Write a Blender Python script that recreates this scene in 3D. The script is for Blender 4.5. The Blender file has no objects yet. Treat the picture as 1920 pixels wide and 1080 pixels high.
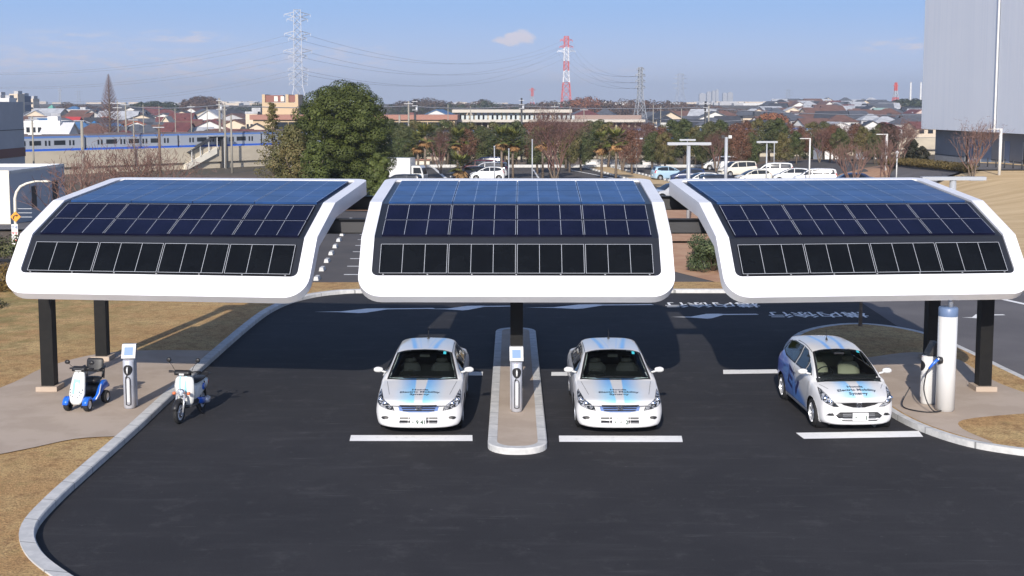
import bpy, math, random
from mathutils import Vector, Matrix, noise
from mathutils.geometry import delaunay_2d_cdt
from mathutils.bvhtree import BVHTree
R = math.radians
rnd = random.Random(7)
sc = bpy.context.scene
COL = sc.collection

# ---------------------------------------------------------------- camera, sky, sun, exposure
CAMZ, F, CY, TH = 6.9, 2350.0, 432.0, math.atan(237 / 2350)
cam = bpy.data.cameras.new('camera'); cam_ob = bpy.data.objects.new('camera', cam); COL.objects.link(cam_ob)
cam_ob.location = (0, 0, CAMZ); cam_ob.rotation_euler = (math.pi / 2 - TH, 0, 0)
cam.sensor_width = 36; cam.lens = F / 1920 * 36; cam.shift_y = -(540 - CY) / 1920
cam.clip_start = .1; cam.clip_end = 20000
sc.camera = cam_ob
SUN_EL, SUN_AZ = R(25.6), R(9.0)          # light travels towards +Y, 9 degrees to the right
sun = bpy.data.lights.new('sun', 'SUN'); sun.energy = 5.0; sun.angle = R(.5); sun.color = (1, .93, .84)
sun_ob = bpy.data.objects.new('sun', sun); COL.objects.link(sun_ob)
sdir = Vector((math.sin(SUN_AZ) * math.cos(SUN_EL), math.cos(SUN_AZ) * math.cos(SUN_EL), -math.sin(SUN_EL)))
sun_ob.rotation_euler = sdir.to_track_quat('-Z', 'Y').to_euler()
sc.view_settings.view_transform = 'Standard'; sc.view_settings.look = 'None'
sc.view_settings.gamma = 1; sc.view_settings.exposure = 0.12
sc.cycles.max_bounces = 6; sc.cycles.transparent_max_bounces = 12; sc.cycles.volume_bounces = 0

class X:                                   # tiny expression builder for shader sockets
    nt = None
    def __init__(s, v): s.v = v
    @staticmethod
    def op(o, *a, clamp=False):
        n = X.nt.nodes.new('ShaderNodeMath'); n.operation = o; n.use_clamp = clamp
        for i, k in enumerate(a):
            if isinstance(k, X): X.nt.links.new(k.v, n.inputs[i])
            else: n.inputs[i].default_value = k
        return X(n.outputs[0])
    def __add__(s, o): return X.op('ADD', s, o)
    def __radd__(s, o): return X.op('ADD', s, o)
    def __sub__(s, o): return X.op('SUBTRACT', s, o)
    def __rsub__(s, o): return X.op('SUBTRACT', o, s)
    def __mul__(s, o): return X.op('MULTIPLY', s, o)
    def __rmul__(s, o): return X.op('MULTIPLY', s, o)
    def abs(s): return X.op('ABSOLUTE', s)
    def ss(s, a, b):                       # smoothstep; b may be smaller than a
        n = X.nt.nodes.new('ShaderNodeMapRange'); n.interpolation_type = 'SMOOTHSTEP'
        X.nt.links.new(s.v, n.inputs[0])
        lo, hi, t0, t1 = (a, b, 0, 1) if a < b else (b, a, 1, 0)
        for i, k in zip((1, 2, 3, 4), (lo, hi, t0, t1)): n.inputs[i].default_value = k
        return X(n.outputs[0])
def mixc(fac, a, b):
    n = X.nt.nodes.new('ShaderNodeMix'); n.data_type = 'RGBA'
    for k, i in ((fac, 0), (a, 6), (b, 7)):
        if isinstance(k, X): X.nt.links.new(k.v, n.inputs[i])
        elif i == 0: n.inputs[0].default_value = k
        else: n.inputs[i].default_value = (*k[:3], 1)
    return X(n.outputs[2])
def coords(kind='Object'):
    if kind == 'Pos': c = X.nt.nodes.new('ShaderNodeNewGeometry').outputs['Position']
    else: c = X.nt.nodes.new('ShaderNodeTexCoord').outputs[kind]
    return X(c)
def sep(v):
    n = X.nt.nodes.new('ShaderNodeSeparateXYZ'); X.nt.links.new(v.v, n.inputs[0]); return [X(o) for o in n.outputs]
def comb(*a):
    n = X.nt.nodes.new('ShaderNodeCombineXYZ')
    for i, k in enumerate(a):
        if isinstance(k, X): X.nt.links.new(k.v, n.inputs[i])
        else: n.inputs[i].default_value = k
    return X(n.outputs[0])
def noi(v, scale, detail=4, rough=.6, dist=0):
    n = X.nt.nodes.new('ShaderNodeTexNoise'); X.nt.links.new(v.v, n.inputs['Vector'])
    n.inputs['Scale'].default_value = scale; n.inputs['Detail'].default_value = detail
    n.inputs['Roughness'].default_value = rough; n.inputs['Distortion'].default_value = dist
    return X(n.outputs[0])

# world: physical sky with a few thin clouds
w = bpy.data.worlds.new('World'); sc.world = w; w.use_nodes = True
nt = w.node_tree; X.nt = nt
for n in list(nt.nodes): nt.nodes.remove(n)
sky = nt.nodes.new('ShaderNodeTexSky'); sky.sky_type = 'NISHITA'; sky.sun_disc = False
sky.sun_elevation = SUN_EL; sky.sun_rotation = math.pi + SUN_AZ; sky.air_density = 1.0; sky.dust_density = 2.2; sky.ozone_density = 3.5
bg = nt.nodes.new('ShaderNodeBackground'); bg.inputs[1].default_value = .115
out = nt.nodes.new('ShaderNodeOutputWorld')
gx, gy, gz_ = sep(coords('Generated'))
az, el = X.op('ARCTAN2', gx, gy), X.op('ARCSINE', gz_)
def blob(px, py, wx, wy):                  # soft window round a bearing of the sky
    a0, e0 = math.atan((px - 960) / F), math.atan((195 - py) / F)
    dx, dy = (az - a0) * (1 / wx), (el - e0) * (1 / wy)
    return X.op('SUBTRACT', 1.0, X.op('SQRT', dx * dx + dy * dy), clamp=True)
fine = noi(comb(az * 14, el * 60, 0.3), 3.0, 6, .62)
cl = X(nt.nodes.new('ShaderNodeValue').outputs[0]); cl.v.default_value = 0
fine2 = noi(comb(az * 60, el * 90, 1.7), 1.6, 5, .6)
puff = X.op('MAXIMUM', X.op('MAXIMUM', blob(978, 73, .014, .0085), blob(962, 75, .013, .007)), blob(944, 79, .012, .0055))
cl = (puff * 1.5 + (fine2 - .5) * 2.6).ss(.30, 1.0) * puff.ss(.0, .3) * .9
for px, py, wx, wy, k in ((350, 75, .05, .007, .5), (240, 120, .12, .016, .45), (330, 150, .10, .02, .5), (60, 125, .06, .02, .4),
                          (1690, 92, .05, .008, .55), (600, 115, .12, .02, .3), (1090, 140, .09, .012, .25), (160, 85, .08, .012, .3), (440, 140, .07, .02, .4)):
    cl = X.op('MAXIMUM', cl, ((blob(px, py, wx, wy).ss(0, .8)) * fine.ss(.40, .72)) * k * 2.0)
tint = mixc(1.0, (1, 1, 1), (1, 1, 1))
skyc = X(sky.outputs[0])
mul = nt.nodes.new('ShaderNodeMix'); mul.data_type = 'RGBA'; mul.blend_type = 'MULTIPLY'; mul.inputs[0].default_value = 1
nt.links.new(skyc.v, mul.inputs[6]); mul.inputs[7].default_value = (.93, .99, 1.16, 1)
low = mixc(el.ss(-.005, .085), (5.9, 6.4, 8.2), (2.8, 4.5, 7.75))
sk2 = mixc(el.ss(.40, .06) * .9, X(mul.outputs[2]), low)
fin = mixc(cl, sk2, (6.3, 5.9, 6.6))
nt.links.new(fin.v, bg.inputs[0]); nt.links.new(bg.outputs[0], out.inputs[0])

# ---------------------------------------------------------------- pixel bearings of the photograph used as surveying data
def ray(px, py):
    dx, dy = (px - 960) / F, -(py - CY) / F
    return Vector((dx, math.cos(TH) + dy * math.sin(TH), -math.sin(TH) + dy * math.cos(TH)))
def gp(px, py, z=0.0):
    d = ray(px, py); t = (z - CAMZ) / d.z; return (d.x * t, d.y * t)
def at(px, py, Y):
    d = ray(px, py); t = Y / d.y; return (d.x * t, CAMZ + d.z * t)
def ax(px, Y, py=260): return at(px, py, Y)[0]
def az_(py, Y): return at(960, py, Y)[1]

def sst(a, b, x):
    t = min(1, max(0, (x - a) / (b - a))); return t * t * (3 - 2 * t)
def lerp_tab(tab, y):
    if y <= tab[0][0]: return tab[0][1]
    for (a, va), (b, vb) in zip(tab, tab[1:]):
        if y <= b:
            t = (y - a) / (b - a); t = t * t * (3 - 2 * t); return va + (vb - va) * t
    return tab[-1][1]
def T(x, y):                               # height of the land
    z = lerp_tab([(82, 0), (115, -1.5), (172, -1.5), (206, -6.2), (480, -6.0), (1300, 3.5), (2200, 7), (9000, 7)], y)
    r = sst(29, 38, x); zr = lerp_tab([(50, 0), (98, 1.2), (118, 1.3), (135, .15), (170, -.5), (210, -6.2)], y)
    if y < 210: z += (zr - z) * r
    l = 1 - sst(-24, -12.5, x); zl = lerp_tab([(46, 0), (78, -1.5), (130, -3.0), (190, -6.2)], y)
    if y < 210: z += (zl - z) * l
    return z

# ---------------------------------------------------------------- materials
MATS = {}
def mat(name, c, rough=.6, metal=0, c2=None, scale=3, detail=5, lo=.4, hi=.6, bump=0, bscale=None, spec=.5, coat=0, emit=None, fn=None, kind='Object', alpha=None, stretch=None):
    if name in MATS: return MATS[name]
    m = bpy.data.materials.new(name); m.use_nodes = True; MATS[name] = m
    b = m.node_tree.nodes['Principled BSDF']; X.nt = m.node_tree
    b.inputs['Base Color'].default_value = (*c, 1); b.inputs['Roughness'].default_value = rough
    b.inputs['Metallic'].default_value = metal; b.inputs['Specular IOR Level'].default_value = spec
    if coat: b.inputs['Coat Weight'].default_value = coat; b.inputs['Coat Roughness'].default_value = .04
    v = None
    if c2 or bump:
        v = coords(kind)
        if stretch:
            a = sep(v); v = comb(a[0] * stretch[0], a[1] * stretch[1], a[2] * stretch[2])
    if c2:
        f = noi(v, scale, detail).ss(lo, hi); m.node_tree.links.new(mixc(f, c, c2).v, b.inputs['Base Color'])
    if bump:
        bn = m.node_tree.nodes.new('ShaderNodeBump'); bn.inputs['Strength'].default_value = bump; bn.inputs['Distance'].default_value = .02
        m.node_tree.links.new(noi(v, bscale or scale * 6, 5).v, bn.inputs['Height']); m.node_tree.links.new(bn.outputs[0], b.inputs['Normal'])
    if emit: b.inputs['Emission Color'].default_value = (*emit[:3], 1); b.inputs['Emission Strength'].default_value = emit[3]
    if fn: fn(m, b)
    return m
def setc(m, b, col, inp='Base Color'): m.node_tree.links.new(col.v, b.inputs[inp])

def f_asphalt(m, b):
    p = coords('Pos'); q = sep(p)
    big = noi(p, .22, 5, .65).ss(.35, .7); sw = noi(comb(q[0] * .35, q[1] * 2.2, 0), 1.1, 5, .7).ss(.5, .78)
    gr = noi(p, 45, 3, .8).ss(.3, .75); spk = noi(p, 9, 2, .5).ss(.70, .76)
    c = mixc(big, (.0185, .018, .0205), (.031, .030, .0325)); c = mixc(sw * .5, c, (.062, .060, .063)); c = mixc(gr * .5, c, (.052, .051, .054)); c = mixc(noi(p, 1.3, 7, .78).ss(.52, .72) * .42, c, (.078, .075, .077)); c = mixc(noi(comb(q[0] * .5, q[1] * 5, 3), 1.5, 4, .7).ss(.62, .72) * .35, c, (.10, .097, .098)); c = mixc(noi(p, .45, 4, .6).ss(.62, .72) * .35, c, (.014, .014, .016))
    c = mixc(spk * .35, c, (.11, .105, .105)); setc(m, b, c)
    bn = m.node_tree.nodes.new('ShaderNodeBump'); bn.inputs['Strength'].default_value = .5; bn.inputs['Distance'].default_value = .008
    m.node_tree.links.new(noi(p, 60, 3, .7).v, bn.inputs['Height']); m.node_tree.links.new(bn.outputs[0], b.inputs['Normal'])
M_ASPH = mat('new_asphalt', (.03, .03, .03), .85, fn=f_asphalt, spec=.25)
def f_asph2(m, b):
    p = coords('Pos')
    c = mixc(noi(p, .3, 5).ss(.35, .7), (.105, .10, .105), (.15, .142, .145)); c = mixc(noi(p, 30, 3).ss(.3, .7) * .4, c, (.18, .17, .17)); setc(m, b, c)
M_ASPH2 = mat('old_asphalt', (.1, .1, .1), .9, fn=f_asph2, spec=.2)
M_ASPH3 = mat('lot_asphalt', (.085, .08, .08), .9, c2=(.115, .105, .10), scale=.25, lo=.3, hi=.7, kind='Pos', spec=.2)
def f_grass(m, b):
    p = coords('Pos')
    c = mixc(noi(p, .5, 6, .7).ss(.35, .68), (.56, .345, .155), (.66, .47, .225)); c = mixc(noi(p, 1.7, 6, .7).ss(.52, .72) * .55, c, (.30, .25, .10))
    c = mixc(noi(p, 3.5, 6, .8).ss(.48, .62) * .6, c, (.30, .165, .08)); c = mixc(noi(p, 22, 4, .75).ss(.42, .70) * .8, c, (.19, .11, .055)); c = mixc(noi(p, 60, 2, .7).ss(.6, .8) * .5, c, (.70, .56, .34))
    q = sep(p); g = q[0].ss(-9.5, -17) * q[1].ss(30, 36) * noi(p, .8, 5, .7).ss(.4, .6); c = mixc(g * .55, c, (.17, .19, .07)); setc(m, b, c)
    bn = m.node_tree.nodes.new('ShaderNodeBump'); bn.inputs['Strength'].default_value = .9; bn.inputs['Distance'].default_value = .05
    m.node_tree.links.new(noi(p, 18, 5, .75).v, bn.inputs['Height']); m.node_tree.links.new(bn.outputs[0], b.inputs['Normal'])
M_GRASS = mat('dry_turf', (.4, .28, .15), .95, fn=f_grass, spec=.1)
def f_hill(m, b):
    p = coords('Pos'); q = sep(p)
    c = mixc(noi(comb(q[0] * .1, q[1] * .6, 0), 1.2, 5, .65).ss(.35, .68), (.50, .36, .20), (.62, .47, .28)); c = mixc(noi(p, 8, 4, .7).ss(.5, .8) * .3, c, (.33, .23, .12)); setc(m, b, c)
M_HILL = mat('hill_turf', (.5, .36, .2), .95, fn=f_hill, spec=.1)
M_LAND = mat('land', (.11, .095, .07), .95, c2=(.16, .12, .09), scale=.05, kind='Pos', spec=.1)
M_SOIL = mat('soil', (.42, .24, .15), .95, c2=(.48, .30, .19), scale=.8, kind='Pos', bump=.4, spec=.1)
M_SLAB = mat('pavement_concrete', (.415, .335, .265), .85, c2=(.47, .385, .31), scale=.9, detail=7, kind='Pos', bump=.15, bscale=60, spec=.2)
def f_kerb(m, b):
    p = coords('Pos'); q = sep(p)
    j = X.op('PINGPONG', q[1] + q[0] * .25, .5); c = mixc(noi(p, 5, 5).ss(.35, .7), (.50, .50, .49), (.62, .61, .59)); c = mixc(j.ss(.016, .008) * .8, c, (.16, .16, .16))
    c = mixc(noi(p, 1.3, 5, .7).ss(.6, .8) * .4, c, (.30, .29, .27)); setc(m, b, c)
M_KERB = mat('kerb_stone', (.5, .5, .48), .8, fn=f_kerb, spec=.3)
M_PAINT = mat('road_paint', (.86, .85, .82), .7, c2=(.72, .71, .69), scale=7, lo=.5, hi=.75, kind='Pos')
M_WHITE = mat('white_canopy_paint', (.78, .78, .80), .35, c2=(.745, .745, .77), scale=1.3, spec=.5)
M_WHITEP = mat('white_gloss', (.64, .64, .63), .25, coat=.4)
M_BLACK = mat('black_steel', (.006, .006, .0065), .5, c2=(.009, .0088, .0085), scale=5, spec=.25)
M_BLACKP = mat('black_plastic', (.018, .018, .02), .45)
M_DKGREY = mat('dark_grey', (.035, .035, .038), .5)
M_GREYM = mat('grey_metal', (.42, .43, .45), .4, metal=.4)
M_GALV = mat('galvanised_steel', (.40, .42, .45), .45, metal=.15)
M_SOFF = mat('soffit_panel', (.32, .32, .33), .6)
M_BACK = mat('panel_backing', (.018, .02, .026), .35)
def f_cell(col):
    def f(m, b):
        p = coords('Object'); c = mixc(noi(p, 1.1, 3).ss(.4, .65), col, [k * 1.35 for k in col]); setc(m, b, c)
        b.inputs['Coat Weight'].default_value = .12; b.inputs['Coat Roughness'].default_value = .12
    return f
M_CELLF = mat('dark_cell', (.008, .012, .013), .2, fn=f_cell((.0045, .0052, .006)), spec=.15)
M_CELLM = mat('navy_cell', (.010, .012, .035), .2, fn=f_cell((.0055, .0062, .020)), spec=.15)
M_CELLT = mat('sky_painted_cell', (.015, .05, .16), .3, fn=f_cell((.018, .053, .150)), spec=.12)  # top rows: blue of the reflected sky put into the base colour
M_LINE = mat('silver_seam', (.40, .42, .46), .4)
M_LINE2 = mat('pale_seam', (.22, .30, .46), .4)
M_CONC = mat('concrete', (.42, .37, .29), .85, c2=(.50, .44, .34), scale=.15, lo=.35, hi=.65, kind='Pos', stretch=(1, 1, 3), spec=.2)
M_CONCD = mat('concrete_dark', (.20, .18, .16), .85)
M_TYRE = mat('tyre_rubber', (.016, .016, .017), .8)
M_RIM = mat('alloy', (.68, .69, .71), .3, metal=.6)
M_CHROME = mat('chrome', (.75, .76, .8), .15, metal=1)
M_LAMP = mat('lamp_chrome', (.55, .57, .62), .18, metal=.8, c2=(.12, .13, .16), scale=14, lo=.45, hi=.5)
M_AMBER = mat('amber_lens', (.75, .16, .05), .25, coat=.5)
M_RED = mat('red_lens', (.5, .02, .02), .25, coat=.5)
M_BLUE = mat('bright_blue', (.015, .13, .62), .28, coat=.6)
M_NAVY = mat('navy_letter', (.012, .018, .12), .35)
M_TEXT = mat('dark_lettering', (.05, .07, .11), .5)
M_GREEN = mat('plate_green', (.008, .05, .028), .5)
M_PLATE = mat('plate_white', (.85, .85, .84), .4)
M_SEAT = mat('beige_seat', (.42, .38, .28), .85)
M_SEATD = mat('dark_seat', (.022, .022, .025), .85)
M_VINYL = mat('black_vinyl', (.02, .02, .022), .5)
M_SCREEN = mat('display_screen', (.20, .30, .50), .2)
M_SILVER = mat('silver_paint', (.56, .58, .64), .35, metal=.35)
M_SLATE = mat('slate_blue_paint', (.13, .19, .32), .4)
M_GLASSD = mat('dark_window', (.02, .024, .03), .08, spec=.6)
def f_glass(m, b):
    nt = m.node_tree; g = nt.nodes.new('ShaderNodeBsdfGlossy'); g.inputs['Roughness'].default_value = .03; g.inputs['Color'].default_value = (.9, .95, 1, 1)
    t = nt.nodes.new('ShaderNodeBsdfTransparent'); t.inputs['Color'].default_value = (.60, .68, .66, 1)
    fr = nt.nodes.new('ShaderNodeFresnel'); fr.inputs[0].default_value = 1.45
    mx = nt.nodes.new('ShaderNodeMixShader'); nt.links.new(fr.outputs[0], mx.inputs[0]); nt.links.new(t.outputs[0], mx.inputs[1]); nt.links.new(g.outputs[0], mx.inputs[2])
    nt.links.new(mx.outputs[0], nt.nodes['Material Output'].inputs[0])
M_GLASS = mat('car_glass', (.1, .1, .1), fn=f_glass)
M_TRUNK = mat('bark', (.13, .095, .07), .9, c2=(.19, .15, .115), scale=6, bump=.5)
M_TWIG = mat('twig', (.15, .085, .07), .9, c2=(.20, .12, .095), scale=2)
def leafmat(name, c1, c2, c3=None, s=.35, ob=True):
    def f(m, b):
        nt = m.node_tree; ri = X(nt.nodes.new('ShaderNodeNewGeometry').outputs['Random Per Island'])
        oi = X(nt.nodes.new('ShaderNodeObjectInfo').outputs['Random'])
        q = coords('Object'); n = noi(q, s, 3).ss(.35, .65)
        c = mixc(ri, c1, c2)
        c = mixc(n * .7, c, c3 or [k * .55 for k in c1])
        setc(m, b, mixc(oi * .35, c, [c1[0] * 1.25, c1[1] * 1.0, c1[2] * .8]))
        b.inputs['Transmission Weight'].default_value = 0
    return mat(name, c1, .6, fn=f, spec=.25)
M_LEAF = leafmat('camphor_leaf', (.050, .070, .016), (.105, .125, .030), (.035, .048, .014), .5)
M_LEAFG = leafmat('green_leaf', (.045, .072, .024), (.10, .115, .045), (.10, .08, .04))
M_LEAFY = leafmat('olive_leaf', (.10, .10, .035), (.17, .13, .055), (.06, .07, .025))
M_LEAFB = leafmat('russet_leaf', (.13, .062, .040), (.20, .105, .066), (.09, .05, .035))
M_LEAFP = leafmat('bare_purple_twig', (.135, .075, .066), (.20, .125, .105), (.10, .055, .05))
M_PALM = leafmat('palm_frond', (.10, .125, .03), (.22, .20, .06), (.06, .09, .025), .8)
M_PALMD = leafmat('dead_frond', (.34, .20, .09), (.42, .28, .15))
M_FORE = leafmat('far_brown_wood', (.105, .058, .045), (.17, .10, .075), (.055, .05, .035), .008)
M_FORG = leafmat('far_green_wood', (.030, .045, .022), (.06, .075, .035), (.05, .035, .025), .01)
M_FORR = leafmat('far_red_wood', (.20, .075, .035), (.27, .12, .05), (.12, .055, .035), .02)
# ---------------------------------------------------------------- mesh and object helpers
class MB:
    def __init__(s): s.v = []; s.f = []; s.m = []; s.mi = 0; s.sm = []
    def add(s, vs, fs, smooth=False):
        o = len(s.v); s.v += [tuple(p) for p in vs]
        for f in fs: s.f.append([o + i for i in f]); s.m.append(s.mi); s.sm.append(smooth)
        return s
    def box(s, c, d, rot=0, M=None):
        x, y, z = d[0] / 2, d[1] / 2, d[2] / 2; cr, sr = math.cos(rot), math.sin(rot); vs = []
        for a in (-1, 1):
            for b in (-1, 1):
                for e in (-1, 1):
                    p = Vector((a * x, b * y, e * z))
                    if M: p = M @ p
                    vs.append((c[0] + p.x * cr - p.y * sr, c[1] + p.x * sr + p.y * cr, c[2] + p.z))
        return s.add(vs, [(0, 1, 3, 2), (4, 6, 7, 5), (0, 4, 5, 1), (2, 3, 7, 6), (0, 2, 6, 4), (1, 5, 7, 3)])
    def prism(s, poly, z0, z1, fz=None):
        n = len(poly); a = sum(poly[i][0] * poly[(i + 1) % n][1] - poly[(i + 1) % n][0] * poly[i][1] for i in range(n))
        if a < 0: poly = poly[::-1]
        fz = fz or (lambda x, y: 0)
        vs = [(x, y, z0 + fz(x, y)) for x, y in poly] + [(x, y, z1 + fz(x, y)) for x, y in poly]
        fs = [tuple(range(n))[::-1], tuple(range(n, 2 * n))] + [(i, (i + 1) % n, n + (i + 1) % n, n + i) for i in range(n)]
        return s.add(vs, fs)
    def tube(s, path, r, n=6, smooth=True, cap=True):
        path = [Vector(p) for p in path]; k = len(path); r = r if isinstance(r, (list, tuple)) else [r] * k
        vs = []; up = None
        for i, p in enumerate(path):
            d = (path[min(i + 1, k - 1)] - path[max(i - 1, 0)]).normalized()
            if up is None:
                up = Vector((0, 0, 1)) if abs(d.z) < .9 else Vector((1, 0, 0))
            a = d.cross(up)
            if a.length < 1e-4: a = d.cross(Vector((0, 1, 0)))
            a.normalize(); b = a.cross(d).normalized(); up = b if abs(d.z) >= .9 else up
            for j in range(n):
                t = 2 * math.pi * j / n + (math.pi / 4 if n == 4 else 0); vs.append(p + (a * math.cos(t) + b * math.sin(t)) * r[i])
        fs = [(i * n + j, i * n + (j + 1) % n, (i + 1) * n + (j + 1) % n, (i + 1) * n + j) for i in range(k - 1) for j in range(n)]
        if cap: fs += [tuple(range(n))[::-1], tuple(range((k - 1) * n, k * n))]
        return s.add(vs, fs, smooth and n > 4)
    def lathe(s, prof, n=24, c=(0, 0, 0), axis='z', smooth=True, arc=None):
        vs = []
        for r, h in prof:
            for j in range(n):
                t = 2 * math.pi * j / n; a, b = r * math.cos(t), r * math.sin(t)
                p = {'z': (a, b, h), 'y': (a, h, b), 'x': (h, a, b)}[axis]; vs.append((c[0] + p[0], c[1] + p[1], c[2] + p[2]))
        k = len(prof)
        return s.add(vs, [(i * n + j, i * n + (j + 1) % n, (i + 1) * n + (j + 1) % n, (i + 1) * n + j) for i in range(k - 1) for j in range(n)], smooth)
    def loft(s, rings, cap=True, smooth=True):
        n = len(rings[0]); k = len(rings); vs = [p for r in rings for p in r]
        fs = [(i * n + j, i * n + (j + 1) % n, (i + 1) * n + (j + 1) % n, (i + 1) * n + j) for i in range(k - 1) for j in range(n)]
        if cap: fs += [tuple(range(n))[::-1], tuple(range((k - 1) * n, k * n))]
        return s.add(vs, fs, smooth)
    def mat(s, i): s.mi = i; return s
    def mesh(s, name, mats):
        me = bpy.data.meshes.new(name); me.from_pydata(s.v, [], s.f)
        for m in (mats if isinstance(mats, (list, tuple)) else [mats]): me.materials.append(m)
        me.polygons.foreach_set('material_index', s.m); me.polygons.foreach_set('use_smooth', s.sm); me.update()
        return me
    def build(s, name, mats, parent=None, loc=None, rz=0, **kw):
        o = bpy.data.objects.new(name, s.mesh(name, mats)); COL.objects.link(o)
        if parent: o.parent = parent
        if loc: o.location = loc
        if rz: o.rotation_euler.z = rz
        if kw: tag(o, **kw)
        return o
def tag(o, label=None, cat=None, group=None, kind=None):
    for k, v in (('label', label), ('category', cat), ('group', group), ('kind', kind)):
        if v: o[k] = v
    return o
def thing(name, label, cat, loc=(0, 0, 0), rz=0, group=None):
    o = bpy.data.objects.new(name, None); o.empty_display_size = .2; COL.objects.link(o); o.location = loc; o.rotation_euler = (0, 0, rz)
    return tag(o, label, cat, group)
KIDS = {}
def kids(o): return [c for c in bpy.data.objects if c.parent == o]
def dup(o, loc=None, rz=None, label=None, scale=None, group=None, _p=None, tree=None):
    if tree is None:
        tree = {}
        for c in bpy.data.objects:
            if c.parent: tree.setdefault(c.parent.name, []).append(c)
    c = o.copy(); COL.objects.link(c); c.parent = _p
    if _p is None:
        if loc is not None: c.location = loc
        if rz is not None: c.rotation_euler = (0, 0, rz)
        if scale is not None: c.scale = scale if isinstance(scale, (tuple, list)) else (scale,) * 3
        if label: c['label'] = label
        if group: c['group'] = group
    for k in tree.get(o.name, []): dup(k, _p=c, tree=tree)
    return c
def inpoly(x, y, P):
    r = False; n = len(P); j = n - 1
    for i in range(n):
        xi, yi = P[i]; xj, yj = P[j]
        if (yi > y) != (yj > y) and x < (xj - xi) * (y - yi) / (yj - yi) + xi: r = not r
        j = i
    return r
def cdt(outer, holes=(), step=0, cuts=()):
    vs, es = [], []
    for P in [outer, *holes]:
        o = len(vs); n = len(P); Q = []
        for i in range(n):
            a, b = Vector(P[i]), Vector(P[(i + 1) % n]); Q.append(a)
            k = int((b - a).length / step) if step else 0
            for j in range(1, k + 1): Q.append(a + (b - a) * j / (k + 1))
        vs += Q; es += [(o + i, o + (i + 1) % len(Q)) for i in range(len(Q))]
    xs = [p[0] for p in outer]; ys = [p[1] for p in outer]
    for c in cuts:                         # horizontal fold lines
        o = len(vs); vs += [Vector((min(xs) - .1, c)), Vector((max(xs) + .1, c))]; es.append((o, o + 1))
    if step:
        x = min(xs) + step / 2
        while x < max(xs):
            y = min(ys) + step / 2
            while y < max(ys):
                if inpoly(x, y, outer) and not any(inpoly(x, y, h) for h in holes): vs.append(Vector((x, y)))
                y += step
            x += step
    r = delaunay_2d_cdt([Vector((p[0], p[1])) for p in vs], es, [], 0, 1e-5)
    V = [(p.x, p.y) for p in r[0]]; Fs = []
    for f in r[2]:
        x = sum(V[i][0] for i in f) / 3; y = sum(V[i][1] for i in f) / 3
        if inpoly(x, y, outer) and not any(inpoly(x, y, h) for h in holes): Fs.append(tuple(f))
    return V, Fs
def slab(mb, V, Fs, fa, fb, smooth=False):   # sheet fa (top) and fb (bottom) joined by side walls
    n = len(V); used = {}
    mb.add([fa(*p) for p in V], Fs, smooth); mb.add([fb(*p) for p in V], [f[::-1] for f in Fs], smooth)
    cnt = {}
    for f in Fs:
        for i in range(3):
            e = (f[i], f[(i + 1) % 3]); k = tuple(sorted(e)); cnt.setdefault(k, []).append(e)
    idx = {}; vs = []; fs = []
    for k, l in cnt.items():
        if len(l) == 1:
            a, b = l[0]; o = len(vs); vs += [fa(*V[a]), fa(*V[b]), fb(*V[b]), fb(*V[a])]; fs.append((o, o + 3, o + 2, o + 1))
    mb.add(vs, fs)
def sheet(name, poly, off, m, step=0, kind='structure', holes=(), z=None):
    V, Fs = cdt(poly, holes, step); mb = MB()
    mb.add([(x, y, (T(x, y) if z is None else z) + off) for x, y in V], Fs, True)
    return mb.build(name, m, kind=kind)
def roundrect(x0, y0, x1, y1, r, n=6):
    r = r if isinstance(r, (list, tuple)) else [r] * 4; P = []
    for (cx, cy, a, q) in ((x1 - r[0], y0 + r[0], -90, r[0]), (x1 - r[1], y1 - r[1], 0, r[1]), (x0 + r[2], y1 - r[2], 90, r[2]), (x0 + r[3], y0 + r[3], 180, r[3])):
        for i in range(n + 1): t = R(a + 90 * i / n); P.append((cx + q * math.cos(t), cy + q * math.sin(t)))
    return P
TXT = {}
def text_tris(s, size=1, align='CENTER', bold=0.0):
    cu = bpy.data.curves.new('t', 'FONT'); cu.body = s; cu.size = size; cu.align_x = align; cu.align_y = 'CENTER'; cu.resolution_u = 2; cu.offset = bold
    o = bpy.data.objects.new('t', cu); COL.objects.link(o)
    me = o.to_mesh(); V = [(v.co.x, v.co.y) for v in me.vertices]; Fs = [tuple(p.vertices) for p in me.polygons]
    o.to_mesh_clear(); bpy.data.objects.remove(o); bpy.data.curves.remove(cu)
    return V, Fs
def strip_path(path, w, closed=False):      # left and right offsets of a path
    n = len(path); L, Rr = [], []
    for i, p in enumerate(path):
        a = Vector(path[(i - 1) % n] if closed or i else p); b = Vector(path[(i + 1) % n] if closed or i < n - 1 else p)
        d = (b - a).normalized(); nn = Vector((-d.y, d.x)); L.append(Vector(p) + nn * w); Rr.append(Vector(p))
    return L, Rr
def smoothpath(P, k=6, closed=False):
    n = len(P); out = []
    rng = range(n if closed else n - 1)
    for i in rng:
        g = lambda j: Vector(P[j % n]) if closed else Vector(P[min(max(j, 0), n - 1)])
        a, b, c, d = g(i - 1), g(i), g(i + 1), g(i + 2)
        for j in range(k):
            t = j / k; out.append(.5 * ((2 * b) + (c - a) * t + (2 * a - 5 * b + 4 * c - d) * t * t + (3 * b - a - 3 * c + d) * t ** 3))
    if not closed: out.append(Vector(P[-1]))
    return [(p.x, p.y) for p in out]
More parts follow.
